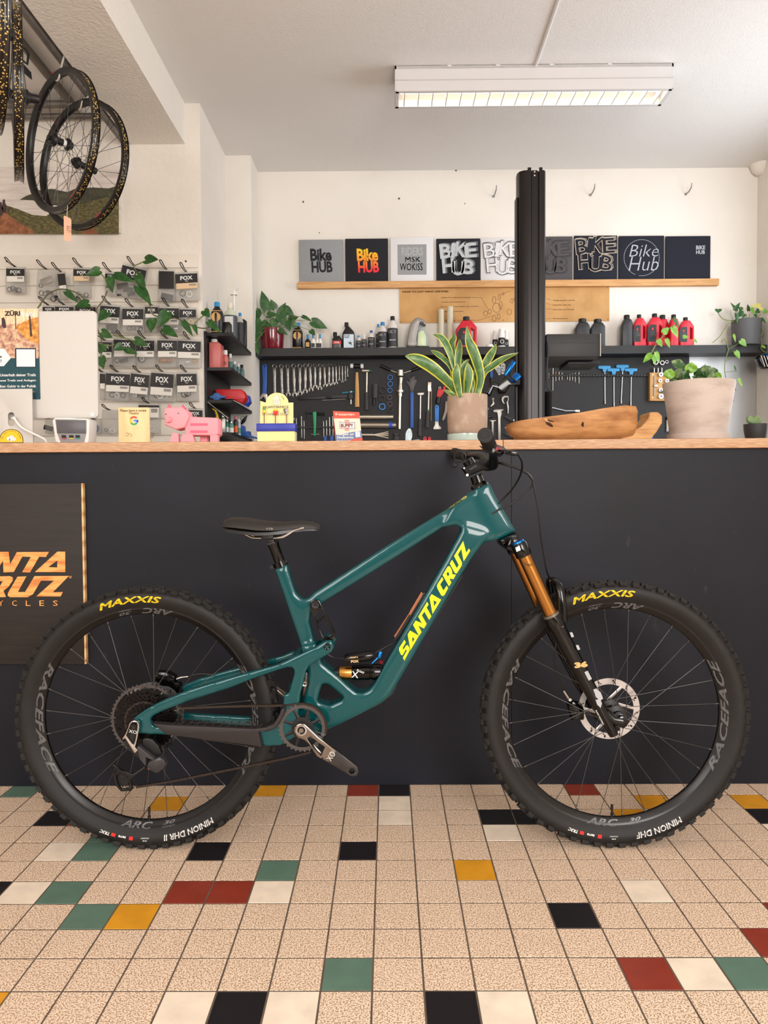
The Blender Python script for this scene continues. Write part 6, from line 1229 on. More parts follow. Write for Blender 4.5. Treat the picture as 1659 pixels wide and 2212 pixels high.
tool('bleed_syringe', 'clear syringe half hidden behind the wooden bowl', 'syringe', fD, [('c', 'barrel', M('syringe_clear', (210, 206, 196), 0.2), (1375, 960), (1350, 1170), 14, 12), ('c', 'tip', M('syringe_blue', (40, 110, 210), .4), (1270, 1220), (1295, 1300), 16)])
# bent silver lever beside the pole
tool('bent_lever', 'bent silver bar reaching out behind the wooden bowl', 'tool', fC, [('c', 'bar', M('lever_silver', (176, 182, 190), 0.3, .9), (1140, 790), (1390, 848), 14), ('c', 'bar', M('lever_silver'), (1385, 847), (1540, 846), 15), ('p', 'jaw', satin, [(1530, 830), (1590, 825), (1612, 840), (1600, 850), (1615, 862), (1590, 870), (1530, 864)], 0.014)])
# pipe of a second repair clamp at the right edge
t = thing('spare_clamp', 'black and blue clamp head hanging under the shelf by the right wall', 'clamp', px(1648, 782, 4.93))
m = MB(); m.ppx([(1634, 775), (1640, 768), (1650, 765), (1664, 764), (1664, 790), (1656, 797), (1648, 796), (1640, 790)], 4.90, -0.03, 0.03, ch=0.006); m.build('jaw', blackg, t, smooth=50)
for k in range(3): m = MB(); m.tube([px(1644+k*6, 768, 4.865), px(1652+k*6, 792, 4.865)], 0.004, 8); m.build('tooth_rail', satin, t)
m = MB(); m.tube([px(1652, 768, 4.87), px(1668, 762, 4.88)], 0.012, 10); m.build('blue_knob', bluea, t)
# ================================================================== SIDE SHELVES ON THE COLUMN RETURN
def e5(x, y): return (440+x/6.508, 620+y/6.508)
XSH0, XSH1 = XS+0.0045, px(498.5, 725, 4.22).x
t = thing('corner_shelves', 'black stepped corner shelf unit on the column beside the tool board', 'shelf unit', (XS+0.05, 4.5, 1.1))
ztops = []
zbk = px(*e5(30, 620), 4.22).z
m = MB(); m.box((XSH0+0.007, (4.22+YM-0.002)/2, (zbk+1.02)/2), (0.014, YM-0.002-4.22, zbk-1.02)); m.build('back_panel', shelfm, t, smooth=0)
for y_ in (682, 1172, 1628, 2088):
    zb_ = px(*e5(200, y_), 4.22).z; m = MB(); m.box(((XSH0+0.014+XSH1)/2, (4.225+YM-0.002)/2, zb_+0.009), (XSH1-XSH0-0.014, YM-0.002-4.225, 0.018)); m.build('shelf_board', shelfm, t, smooth=0); ztops.append(zb_+0.018)
z1_, z2_, z3_, z4_ = ztops
G2 = 'bottles on the corner shelves'
def e5r(x0, y0, x1, y1): a = e5(x0, y0); c = e5(x1, y1); return a[0], c[0], a[1], c[1]
x0_, x1_, yt_, yb_ = e5r(105, 215, 275, 660)
t, o, r, H = bot('sealant_bottle', 'black bottle with round gold label and blue cap on the top corner shelf', x0_, x1_, yt_, yb_, 4.30, bblack, capblue, z1_, group=G2, neck=.42); face_mark(t, o, r*.93, H*0.52, r*1.5, 0, goldlab, 'round_label', True); face_mark(t, o, r, H*0.08, r*1.8, 0.004, goldlab); face_mark(t, o, r, H*0.70, r*1.8, 0.004, goldlab)
x0_, x1_, yt_, yb_ = e5r(280, 225, 470, 740)
t, o, r, H = bot('fluid_jug', 'large half-full translucent jug with white label on the top corner shelf', x0_, x1_, yt_, yb_, 4.50, M('jug_translucent', (206, 210, 190), 0.35), M('cap_cream', (226, 220, 200), .5), z1_, group=G2, neck=.36, lab=(0.0, 0.66), labm=M('fluid_dark', (70, 76, 82), 0.3)); face_mark(t, o, r, H*0.42, r*1.2, H*0.40, whlab)
p = px(*e5(425, 90), 4.56); m = MB(); m.tube([(p.x, 4.56, z1_+0.01), (p.x, 4.56, p.z-0.01)], 0.007, 10); m.lathe((p.x, 4.56, p.z-0.01), [(0.0001, 0), (0.022, 0), (0.022, 0.006), (0.0001, 0.006)], 16); m.tube([(p.x, 4.56, p.z-0.005), (p.x+0.006, 4.56, p.z+0.02), (p.x+0.03, 4.55, p.z+0.03)], 0.007, 8); tag(m.build('dosing_pump', capwht), 'white dosing pump standing behind the translucent jug', 'pump')
x0_, x1_, yt_, yb_ = e5r(262, 500, 390, 670); t = jug('fluid_bottle', 'small black bottle with dark red print before the translucent jug', [(x0_, yb_), (x0_, yt_), (x1_-3, yt_), (x1_, yt_+4), (x1_, yb_)], 4.34, 0.05, bblack, zb=z1_, group=G2, cat='bottle')
x0_, x1_, yt_, yb_ = e5r(465, 365, 560, 830); bot('fluid_bottle', 'tall clear bottle with dark label and blue cap behind the translucent jug', x0_, x1_, yt_, yb_, 4.70, bclear, capblue, z1_, group=G2, neck=.4, lab=(0.05, .72), labm=greylab, cap=.09)
x0_, x1_, yt_, yb_ = e5r(540, 450, 605, 850); t = jug('fluid_bottle', 'dark flat bottle last on the top corner shelf', [(x0_, yb_), (x0_, yt_+6), (x0_+3, yt_), (x1_, yt_+5), (x1_, yb_)], 4.79, 0.04, bblack, zb=z1_, group=G2, cat='bottle')
pinkb = M('bottle_pink_fluid', (206, 110, 104), 0.35)
x0_, x1_, yt_, yb_ = e5r(96, 790, 262, 1145); t = jug('fluid_jug', 'square bottle of pink fluid with white cap on the second corner shelf', [(x0_, yb_), (x0_, yt_+2), (x0_+2, yt_), (x1_-5, yt_), (x1_, yt_+5), (x1_, yb_)], 4.30, 0.09, pinkb, capbox=(*e5(105, 735), *e5(193, 795)), zb=z2_, group=G2, capm=capwht)
x0_, x1_, yt_, yb_ = e5r(262, 890, 345, 1145); t, o, r, H = bot('fluid_bottle', 'slim bottle of red fluid with white cap on the second corner shelf', x0_, x1_, yt_, yb_, 4.36, pinkb, capwht, z2_, group=G2, neck=.7, cap=.22, shoulder=.12); face_text(t, o, r, H*.35, 'OTSO', r*1.2, H*.15, capblk)
for (xa_, ya_, xb_, yb2, Yq, mt, lb) in ((345, 940, 405, 1130, 4.46, bclear, 'small clear bottle with white cap beside the red fluid'), (402, 1045, 465, 1190, 4.55, M('fluid_grey_green', (110, 130, 130), .4), 'small grey bottle with white cap, third from the end'), (460, 1080, 510, 1230, 4.63, M('fluid_teal', (100, 126, 120), .4), 'small teal bottle with yellow print and white cap'), (505, 1095, 570, 1280, 4.72, M('fluid_teal2', (84, 108, 108), .4), 'small dark bottle last on the second corner shelf')):
    x0_, x1_, yt_, yb_ = e5r(xa_, ya_, xb_, yb2); bot('fluid_bottle', lb, x0_, x1_, yt_, yb_, Yq, mt, capwht if xa_ < 500 else capblk, z2_, group=G2, neck=.6, cap=.2, lab=(.1, .6), labm=M('label_teal', (86, 120, 118), .5))
# red and blue trays on the third shelf
t = thing('parts_tray', 'red plastic parts tray lying on the third corner shelf', 'tray', px(*e5(400, 1620), 4.40)); m = MB(); pr_ = [e5(190, 1490), e5(545, 1490), e5(575, 1520), e5(605, 1600), e5(570, 1660), e5(540, 1680), e5(400, 1615), e5(245, 1612), e5(250, 1560), e5(190, 1540)]; m.ppx(pr_, 4.42, -0.04, 0.06, ch=0.004); m.drop(z3_); m.build('tray', M('tray_red', (204, 30, 38), .4), t, smooth=40)
m = MB(); m.ppx([e5(250, 1555), e5(560, 1560), e5(570, 1575), e5(250, 1572)], 4.377, -0.004, 0.002); m.build('rim', M('tray_red'), t)
t = thing('parts_tray', 'blue plastic parts tray behind the red tray', 'tray', px(*e5(600, 1700), 4.62)); m = MB(); m.ppx([e5(585, 1570), e5(640, 1580), e5(660, 1670), e5(610, 1730), e5(530, 1690), e5(590, 1640)], 4.58, -0.04, 0.05, ch=0.004); m.drop(z3_); m.build('tray', M('tray_blue', (44, 72, 182), .4), t, smooth=40)
t = thing('blue_clip', 'rounded blue plastic clip at the near end of the third corner shelf', 'clip', px(*e5(190, 1600), 4.27)); m = MB(); m.ppx(smooth2([e5(98, 1550), e5(130, 1545), e5(160, 1510), e5(215, 1510), e5(245, 1545), e5(298, 1548), e5(298, 1575), e5(245, 1585), e5(215, 1610), e5(160, 1610), e5(130, 1585), e5(98, 1585)], 3), 4.27, -0.02, 0.02, ch=0.004); m.drop(z3_); m.build('body', M('clip_blue', (58, 106, 168), .45), t, smooth=50)
p = px(*e5(275, 1490), 4.40); m = MB(); m.lathe((p.x, 4.46, p.z-0.01), [(0.0001, 0), (0.026, 0), (0.027, 0.02), (0.018, 0.036), (0.0001, 0.04)], 16); tag(m.build('grey_cap', M('cap_greige', (186, 178, 170), .6)), 'grey rounded cap resting behind the red tray', 'cap')
# spray cans and oilers on the lowest shelf
p0 = px(*e5(55, 1618), 4.212); p1 = px(*e5(345, 1850), 4.215); m = MB(); m.tube([p0, p1], 0.0035, 8); m.tube([p0.lerp(p1, .55), p1], 0.006, 8); tag(m.build('thin_lance', silver), 'thin silver lance leaning across the lowest corner shelf', 'lance')
x0_, x1_, yt_, yb_ = e5r(165, 1700, 215, 2070)
t = thing('oil_can', 'pump oiler with yellow angled spout behind the pink pig', 'oil can', px(*e5(190, 2075), 4.32)); a, c = px(x0_, yb_, 4.32), px(x1_, yt_, 4.32); r = (c.x-a.x)/2; o = Vector(((a.x+c.x)/2, 4.32, z4_)); m = MB(); m.lathe(o, [(0.0001, 0), (r, 0), (r, 0.075), (r*.8, 0.09), (0.0001, 0.09)], 16); m.build('body', M('oil_can_dark', (70, 84, 80), .35), t); m = MB(); m.lathe(o+Vector((0, 0, .09)), [(r*.9, -.01), (r, 0), (r*.5, .02), (0.0001, .02)], 14); m.tube([o+Vector((0, 0, .105)), o+Vector((-.01, 0, .135)), px(*e5(122, 1712), 4.32)], [.008, .006, .004], 8); m.build('spout', M('spout_yellow', (226, 184, 40), .45), t)
for (xa_, ya_, xb_, yb2, Yq, mt, cm, lb, lbm) in ((225, 1790, 312, 2075, 4.40, M('can_silver', (196, 192, 180), .3, .8), steel, 'bare silver spray can on the lowest corner shelf', None), (312, 1860, 348, 2065, 4.52, M('can_green', (60, 120, 106), .4), capwht, 'narrow green and white can on the lowest corner shelf', whlab), (350, 1880, 420, 2085, 4.56, M('can_teal', (96, 160, 140), .4), silver, 'teal and white can on the lowest corner shelf', whlab), (420, 1820, 478, 2100, 4.66, M('can_dark', (64, 54, 46), .4), M('cap_pink', (214, 120, 130), .5), 'dark can with orange sticker and pink cap', M('sticker_orange', (236, 100, 44), .5)), (472, 1860, 520, 2110, 4.72, M('can_pale', (186, 196, 206), .4), capwht, 'pale can with green print next to the orange sticker', M('label_green2', (90, 150, 120), .5))):
    x0_, x1_, yt_, yb_ = e5r(xa_, ya_, xb_, yb2); bot('spray_can', lb, x0_, x1_, yt_, yb_, Yq, mt, cm, z4_, cat='can', group='cans on the lowest corner shelf', neck=.6, cap=.14, shoulder=.10, lab=(.25, .55) if lbm else None, labm=lbm)
t = thing('blue_bin', 'small blue parts bin at the far end of the lowest corner shelf', 'bin', px(*e5(570, 2120), 4.76)); m = MB(); m.ppx([e5(518, 2110), e5(518, 1970), e5(575, 1985), e5(580, 2060), e5(650, 2060), e5(655, 2110), e5(740, 2140), e5(740, 2160), e5(560, 2130)], 4.76, -0.03, 0.04, ch=0.003); m.drop(z4_); m.build('tray', M('bin_blue', (36, 84, 160), .45), t, smooth=40)
m = MB(); m.tube(catmull([px(*e5(525, 1930), 4.76), px(*e5(570, 1870), 4.76), px(*e5(610, 1805), 4.76)], 5), [0.004, .006, .008, .010, .012, .012, .010, .008, .006, .004, .003], 8); m.tube([px(*e5(575, 1860)[:2], 4.76)+Vector((math.cos(i)*.014-.012, 0, math.sin(i)*.014+.006)) for i in range(7)], .0018, 6); m.build('brush_handle', tblack, t)
# ================================================================== PLANTS
def uv_u(o, us):
    me = o.data; l = me.uv_layers.new(name='UVMap')
    for lp in me.loops: l.data[lp.index].uv = us[lp.vertex_index]
def leafmat(name, c1, c2_, edge=None):
    """green leaf with veins / variegation running from the midrib; edge = colour of a pale margin"""
    m = bpy.data.materials.new(name); m.use_nodes = True; nt = m.node_tree; b = nt.nodes['Principled BSDF']; L = nt.links.new
    b.inputs['Roughness'].default_value = 0.38; b.inputs['Subsurface Weight'].default_value = 0.0
    uv = nt.nodes.new('ShaderNodeUVMap'); sx = nt.nodes.new('ShaderNodeSeparateXYZ'); L(uv.outputs[0], sx.inputs[0])
    n = nt.nodes.new('ShaderNodeTexNoise'); n.inputs['Scale'].default_value = 34; n.inputs['Detail'].default_value = 3
    g = nt.nodes.new('ShaderNodeNewGeometry'); L(g.outputs['Position'], n.inputs['Vector'])
    mr = nt.nodes.new('ShaderNodeMapRange'); mr.inputs['From Min'].default_value = 0.45; mr.inputs['From Max'].default_value = 0.72; L(n.outputs[0], mr.inputs[0])
    mx = nt.nodes.new('ShaderNodeMix'); mx.data_type = 'RGBA'; mx.inputs[6].default_value = lin(c1); mx.inputs[7].default_value = lin(c2_); L(mr.outputs[0], mx.inputs[0])
    out = mx.outputs[2]
    if edge:
        s1 = nt.nodes.new('ShaderNodeMath'); s1.operation = 'SUBTRACT'; s1.inputs[1].default_value = 0.5; L(sx.outputs[0], s1.inputs[0])
        s2 = nt.nodes.new('ShaderNodeMath'); s2.operation = 'ABSOLUTE'; L(s1.outputs[0], s2.inputs[0])
        m2 = nt.nodes.new('ShaderNodeMapRange'); m2.inputs['From Min'].default_value = 0.37; m2.inputs['From Max'].default_value = 0.41; L(s2.outputs[0], m2.inputs[0])
        m3 = nt.nodes.new('ShaderNodeMix'); m3.data_type = 'RGBA'; m3.inputs[7].default_value = lin(edge); L(m2.outputs[0], m3.inputs[0]); L(out, m3.inputs[6]); out = m3.outputs[2]
    L(out, b.inputs['Base Color']); return m
potho = leafmat('pothos_leaf', (36, 80, 34), (64, 110, 46)); potho2 = leafmat('pothos_leaf_bright', (104, 156, 44), (150, 184, 72)); palel = leafmat('pale_leaf', (232, 224, 140), (210, 214, 110)); crink = leafmat('crinkled_leaf', (46, 84, 40), (150, 172, 120)); crink2 = leafmat('crinkled_leaf_lime', (120, 168, 28), (80, 130, 40))
sanse = leafmat('snake_leaf', (66, 106, 54), (118, 146, 92), (206, 204, 72))
stemm = M('vine_stem', (118, 132, 70), 0.6); stemd = M('vine_stem_brown', (96, 92, 56), 0.6)
def leaf(parent, b0, t0, w, mat, nrm=None, curl=0.0, fold=0.18, heart=True, wav=0.0):
    b0, t0 = Vector(b0), Vector(t0); d = t0-b0; Ln = d.length; d.normalize()
    n = Vector(nrm) if nrm is not None else Vector((random.uniform(-.35, .35), -1, random.uniform(-.1, .5)))
    n = (n-d*n.dot(d)).normalized(); s = d.cross(n)
    rows = [(-0.10, 0.30), (0.03, 0.42), (0.18, 0.50), (0.38, 0.46), (0.58, 0.35), (0.78, 0.20), (0.92, 0.07), (1.0, 0.004)] if heart else [(0, 0.05), (0.12, 0.30), (0.3, 0.47), (0.5, 0.5), (0.7, 0.40), (0.86, 0.22), (0.95, 0.09), (1.0, 0.004)]
    m = MB(); us = []
    for i, (t, hw) in enumerate(rows):
        for q in (-1, -0.5, 0, 0.5, 1):
            tt = t if not (heart and i == 0) else (t if abs(q) > 0.4 else 0.03)
            p = b0+d*(Ln*tt)+s*(w*hw*q)+n*(-curl*Ln*max(0, t)**2+fold*w*hw*abs(q)*(-1 if False else 1)+wav*w*math.sin(t*9+q*2))
            m.V.append(p); us.append((0.5+q*0.5, t))
    for i in range(len(rows)-1):
        for q in range(4): m.F.append((i*5+q, i*5+q+1, (i+1)*5+q+1, (i+1)*5+q))
    o = m.build('leaf', mat, parent, smooth=80, fix=False); uv_u(o, us); return o
def vine(parent, pts, r=0.0022, mat=None, name='stem'):
    m = MB(); m.tube(catmull(pts, 6), r, 6); return m.build(name, mat or stemm, parent)
# ---- pothos in the red pot on the shelf --------------------------------------------------
def f3(x, y): return (430+x/3.687, 600+y/3.687)
YPP = 5.00
c0 = px(*f3(585, 560), YPP); t = thing('potted_pothos', 'leafy green pothos in a glossy dark red pot on the shelf', 'plant', (c0.x, YPP, zs1))
rt_ = 95/3.687*mpp(YPP); ztp = px(*f3(585, 412), YPP).z
m = MB(); m.lathe((c0.x, YPP, zs1), [(0.0001, 0), (rt_*0.86, 0), (rt_*0.9, 0.006), (rt_, ztp-zs1-0.004), (rt_*1.0, ztp-zs1), (rt_*0.9, ztp-zs1), (rt_*0.88, ztp-zs1-0.02), (0.0001, ztp-zs1-0.02)], 28); m.build('pot', M('pot_oxblood', (112, 22, 34), 0.15, coat=.6), t)
for (bx_, by_, tx_, ty_, w_, dy_) in ((540, 260, 498, 98, 82, 0), (600, 248, 572, 170, 64, .01), (480, 262, 392, 248, 34, .0), (462, 262, 425, 385, 95, -.03), (500, 345, 452, 480, 100, -.05), (470, 450, 412, 525, 62, -.06), (452, 520, 475, 614, 58, -.07), (548, 385, 578, 485, 62, -.05), (545, 300, 625, 290, 62, -.03), (640, 290, 690, 195, 62, 0), (675, 245, 758, 302, 72, -.02), (645, 285, 682, 385, 84, -.05), (720, 335, 792, 308, 60, 0), (700, 340, 722, 432, 62, -.05), (610, 398, 708, 452, 46, -.06), (762, 395, 748, 328, 52, -.02), (822, 308, 898, 342, 36, -.02), (900, 348, 1022, 402, 78, -.03), (888, 420, 925, 458, 46, -.03), (560, 420, 520, 330, 60, -.02), (600, 330, 590, 420, 66, -.05), (480, 400, 505, 470, 44, -.06)):
    Yl = YPP+dy_; leaf(t, px(*f3(bx_, by_), Yl), px(*f3(tx_, ty_), Yl-0.01), w_/3.687*mpp(YPP)*1.05, potho, curl=.08)
    vine(t, [Vector((c0.x+random.uniform(-.03, .03), YPP, ztp-0.02)), px(*f3((bx_+585)/2, (by_+400)/2-30), Yl), px(*f3(bx_, by_), Yl)], 0.0018)
# ---- pothos vine climbing over the slat wall -----------------------------------------------
def g2(x, y): return (x/3.687, 530+y/3.687)
# ---- grey pot with pothos on the right of the shelf ---------------------------------------
def e6(x, y): return (1440+x/6.507, 620+y/6.507)
YG = 4.985; c0 = px(*e6(1120, 775), YG); t = thing('potted_pothos', 'trailing pothos with pale new leaves in a matt grey pot on the shelf', 'plant', (c0.x, YG, zs1)); rt_ = 197/6.507*mpp(YG); ztp = px(*e6(1120, 470), YG).z
m = MB(); m.lathe((c0.x, YG, zs1), [(0.0001, 0), (rt_*0.90, 0), (rt_*0.94, 0.005), (rt_, ztp-zs1), (rt_*.94, ztp-zs1), (rt_*.92, ztp-zs1-.02), (0.0001, ztp-zs1-.02)], 32); m.build('pot', M('pot_grey', (92, 92, 94), 0.6), t)
for (bx_, by_, tx_, ty_, w_, mt, Yl) in ((725, 312, 725, 366, 96, potho, 4.98), (985, 335, 898, 212, 56, potho, 4.98), (955, 325, 1036, 212, 60, potho, 4.96), (980, 370, 995, 512, 62, potho, 4.93), (1055, 335, 1010, 430, 78, potho, 4.95), (1060, 320, 1000, 280, 60, potho, 4.97), (1150, 335, 1140, 238, 66, potho, 4.98), (1190, 300, 1235, 390, 60, potho2, 4.94), (1320, 265, 1190, 262, 78, palel, 5.0), (1290, 300, 1390, 325, 64, palel, 4.97), (1300, 330, 1240, 360, 70, potho, 4.95), (1360, 340, 1425, 345, 70, potho2, 4.95), (1330, 440, 1400, 510, 48, potho, 4.92), (1090, 380, 1060, 440, 60, potho, 4.93), (1240, 380, 1270, 440, 58, potho, 4.93), (1420, 410, 1450, 460, 50, palel, 4.95),
    (1040, 750, 1125, 835, 88, potho2, 4.90), (970, 905, 1032, 1012, 78, potho2, 4.90), (945, 668, 972, 778, 34, potho2, 4.90), (955, 1110, 982, 1195, 32, potho, 4.92), (1010, 1288, 1072, 1405, 46, potho2, 4.92), (935, 1400, 982, 1462, 32, potho, 4.92), (888, 1525, 952, 1618, 36, potho, 4.92),
    (100, 440, 178, 570, 62, potho, 4.90), (20, 580, -40, 650, 60, potho, 4.90), (85, 565, 160, 690, 46, potho, 4.90), (232, 700, 312, 705, 56, potho2, 4.90), (380, 738, 436, 786, 40, potho2, 4.90), (0, 725, 52, 862, 30, potho, 4.90), (1340, 830, 1400, 860, 40, potho2, 4.88)):
    leaf(t, px(*e6(bx_, by_), Yl), px(*e6(tx_, ty_), Yl-.008), w_/6.507*mpp(YG), mt, curl=.06)
for pts in ([(725, 366), (780, 440), (860, 468), (950, 470)], [(940, 480), (860, 520), (800, 610), (750, 690), (650, 782)], [(900, 330), (905, 400), (935, 460)], [(775, 775), (790, 740), (830, 760), (865, 880), (825, 1030), (815, 1150), (830, 1280)], [(865, 880), (950, 830), (1040, 775)], [(830, 1035), (900, 1010), (970, 975)], [(800, 740), (860, 710), (930, 685)], [(820, 1195), (900, 1190), (960, 1180)], [(1300, 470), (1320, 540), (1355, 610), (1325, 700), (1340, 790), (1325, 860), (1370, 910), (1425, 920)], [(910, 1410), (950, 1350), (1010, 1300)], [(1120, 440), (1120, 380)], [(1160, 440), (1165, 380)], [(1210, 440), (1240, 380)], [(1270, 440), (1320, 380)]):
    vine(t, [px(*e6(x, y), 4.93 if y > 500 else 4.96) for x, y in pts], 0.0030 if len(pts) > 3 else 0.002)
def h5(x, y): return (1160+x/3.325, 620+y/3.325)
vine(t, [px(*h5(1010, 270), 4.90), px(*h5(960, 290), 4.90), px(*h5(905, 350), 4.90), px(*h5(850, 420), 4.89), px(*h5(815, 490), 4.89)], .004, stemm)
for (bx_, by_, tx_, ty_, w_) in ((820, 485, 762, 540, 50), (835, 490, 852, 560, 34), (855, 470, 882, 545, 34), (870, 380, 900, 430, 40), (930, 375, 955, 435, 34), (905, 330, 950, 292, 50), (975, 290, 1015, 365, 46)): leaf(t, px(*h5(bx_, by_), 4.88), px(*h5(tx_, ty_), 4.87), w_/3.325*mpp(4.88), potho2, curl=.08)
# ---- snake plant on the counter --------------------------------------------------------------
def p4d(x, y): return (860+x/4.147, 640+y/4.147)
YSN = 2.70; KS = mpp(YSN)/4.147
c0 = px(*p4d(621, 1310), YSN); t = thing('snake_plant', 'snake plant with yellow-edged leaves in a round grey-brown pot on the counter', 'plant', (c0.x, YSN, ZW))
zt_ = px(*p4d(621, 888), YSN).z; zb_ = px(*p4d(621, 1228), YSN).z; rr_ = 178*KS
m = MB(); m.lathe((c0.x, YSN, zb_-0.012), [(0.0001, 0), (rr_*0.80, 0), (rr_*0.93, 0.012), (rr_*0.985, 0.026), (rr_, 0.06), (rr_, zt_-zb_+.006), (rr_*.985, zt_-zb_+.012), (rr_*.93, zt_-zb_+.012), (rr_*.92, zt_-zb_-.01), (0.0001, zt_-zb_-.012)], 40)
m.build('pot', M('pot_stone_brown', (166, 142, 124), 0.75, var=(26, (186, 166, 148), 0.5, 0.72, 6), bump=(70, .25)), t)
m = MB(); m.lathe((c0.x, YSN, ZW), [(0.0001, 0), (rr_*.97, 0), (rr_*1.01, 0.004), (rr_*1.01, zb_-ZW-0.004), (rr_*.97, zb_-ZW-0.004), (rr_*.95, 0.008), (0.0001, 0.008)], 36); m.build('saucer', M('saucer_celadon', (176, 196, 188), 0.12, coat=.5), t)
def strip(pts, w, Yoff, lean, tipw=0.05, wav=0.0, nm='leaf'):
    P_ = catmull([px(*p4d(x, y), YSN+Yoff+lean*i/max(1, len(pts)-1)) for i, (x, y) in enumerate(pts)], 5); n_ = len(P_); m = MB(); us = []
    for i, p in enumerate(P_):
        tt = i/(n_-1); d = (P_[min(i+1, n_-1)]-P_[max(i-1, 0)]).normalized(); s = Vector((d.z, 0, -d.x)).normalized(); tw = math.sin(tt*3+Yoff*40)*0.5; s = (s+Vector((0, tw, 0))).normalized()
        ww = w*KS*(0.55+0.45*min(1, tt*2.4)) * (1 if tt < 0.62 else max(0.02, 1-((tt-0.62)/0.38)**1.6))
        for q in (-1, -.62, -.2, .2, .62, 1): m.V.append(p+s*(ww*q/2)+Vector((0, -0.18*ww*(1-abs(q)), 0))); us.append((0.5+q*.5, tt))
    for i in range(n_-1):
        for q in range(5): m.F.append((i*6+q, i*6+q+1, (i+1)*6+q+1, (i+1)*6+q))
    o = m.build('leaf', sanse, t, smooth=80, fix=False); uv_u(o, us)
for a_ in (([(560, 900), (470, 790), (340, 665), (230, 590), (130, 548), (62, 537)], 105, -.05, -.03), ([(505, 660), (480, 560), (440, 450), (385, 370), (312, 340)], 72, .02, .0), ([(500, 700), (460, 620), (405, 555), (345, 512), (290, 483)], 52, .03, .02), ([(520, 640), (490, 500), (480, 420), (500, 372), (505, 335)], 66, .05, .02), ([(548, 890), (540, 700), (535, 580), (548, 470), (552, 382)], 72, .01, .0), ([(705, 890), (740, 740), (712, 600), (672, 490), (632, 390), (615, 265)], 92, -.06, -.01), ([(720, 890), (745, 690), (790, 590), (845, 500), (880, 430)], 80, .0, .03), ([(700, 890), (770, 690), (850, 620), (950, 555), (1080, 506)], 62, -.02, -.02), ([(608, 900), (622, 790), (634, 690), (620, 590)], 82, -.06, -.01), ([(556, 900), (530, 780), (518, 690), (532, 600)], 78, -.07, -.01), ([(560, 890), (570, 690), (595, 610), (640, 560)], 44, -.03, 0), ([(540, 900), (470, 868), (412, 838)], 34, -.05, -.01), ([(640, 900), (655, 800), (662, 700)], 60, -.04, 0), ([(570, 890), (580, 700), (570, 560)], 70, .05, 0), ([(500, 890), (490, 640), (455, 570)], 60, .06, 0), ([(660, 890), (670, 760), (690, 650)], 60, .04, 0)): strip(*a_)
# ---- large stone pot with crinkled plant ------------------------------------------------------
YBP = 2.78; c0 = px(*h5(1158, 1095), YBP); t = thing('large_planter', 'large pale stoneware planter with crinkled leafy plant standing on the counter', 'plant', (c0.x, YBP, ZW)); KB = mpp(YBP)/3.325
ra, rb = 243*KB, 186*KB; z0_ = px(*h5(1158, 1052), YBP-.1).z; z1b = px(*h5(1158, 660), YBP-.1).z
potm = M('stoneware_pale', (198, 184, 174), 0.8, var=(9, (174, 158, 148), 0.45, 0.75, 7), stretch=(1, 1, 3), bump=(50, .2))
m = MB(); m.lathe((c0.x, YBP, ZW+0.012), [(0.0001, 0), (rb, 0), (rb+(ra-rb)*.5, (z1b-ZW)*.5), (ra, z1b-ZW-.016), (ra, z1b-ZW-.012), (ra*.94, z1b-ZW-.012), (ra*.90, z1b-ZW-.05), (0.0001, z1b-ZW-.06)], 48); m.build('pot', potm, t)
m = MB(); m.lathe((c0.x, YBP, ZW), [(0.0001, 0), (205*KB, 0), (210*KB, 0.003), (212*KB, z0_-ZW+.004), (200*KB, z0_-ZW+.004), (196*KB, 0.012), (0.0001, 0.012)], 44); m.build('saucer', potm, t)
for k in range(34):
    a_ = random.uniform(0, 2*PI); rr2 = random.uniform(.01, ra*.85); b0 = Vector((c0.x+math.cos(a_)*rr2*.6-.02, YBP+math.sin(a_)*rr2*.6, z1b-.03+random.uniform(-.01, .03))); hgt = 0.085*(1-rr2/ra)+random.uniform(.0, .03)
    t0_ = b0+Vector((math.cos(a_)*random.uniform(.03, .07), math.sin(a_)*random.uniform(.03, .07), hgt*random.uniform(.3, 1.0)-.01)); leaf(t, b0, t0_, random.uniform(.05, .085), crink if k % 4 else crink2, nrm=(random.uniform(-.6, .6), -1, random.uniform(.0, .8)), curl=random.uniform(.0, .25), wav=.06, heart=False)
for (bx_, by_, tx_, ty_, w_, mt) in ((940, 660, 965, 585, 80, crink2), (1060, 580, 970, 530, 75, crink), (1100, 620, 1110, 540, 90, crink2), (1230, 640, 1200, 560, 85, crink), (1280, 650, 1265, 575, 60, crink), (1290, 650, 1318, 615, 50, crink2), (1000, 650, 1040, 590, 80, crink)): leaf(t, px(*h5(bx_, by_), YBP-.04), px(*h5(tx_, ty_), YBP-.05), w_*KB, mt, curl=.1, wav=.07, heart=False)
# ---- heart-leaf in small black pot -------------------------------------------------------------
YHP = 2.62; c0 = px(*h5(1570, 1095), YHP); t = thing('heart_plant', 'single heart-shaped succulent leaf in a small black pot on the counter', 'plant', (c0.x, YHP, ZW)); KH = mpp(YHP)/3.325; hz = px(*h5(1570, 985), YHP).z-ZW
m = MB(); m.lathe((c0.x, YHP, ZW), [(0.0001, 0), (58*KH, 0), (66*KH, .006), (78*KH, hz*.6), (81*KH, hz), (76*KH, hz), (74*KH, hz-.012), (0.0001, hz-.012)], 32); m.build('pot', M('pot_black_matt', (40, 41, 43), 0.55), t)
hp = [(1556, 985), (1515, 975), (1505, 950), (1510, 930), (1525, 921), (1542, 926), (1552, 938), (1565, 924), (1582, 921), (1600, 938), (1608, 965), (1600, 985)]
m = MB(); m.ppx(smooth2([h5(x, y) for x, y in hp], 3), YHP, -.007, .007, ch=.004); m.build('heart_leaf', M('heart_green', (106, 130, 84), 0.5), t, smooth=60)
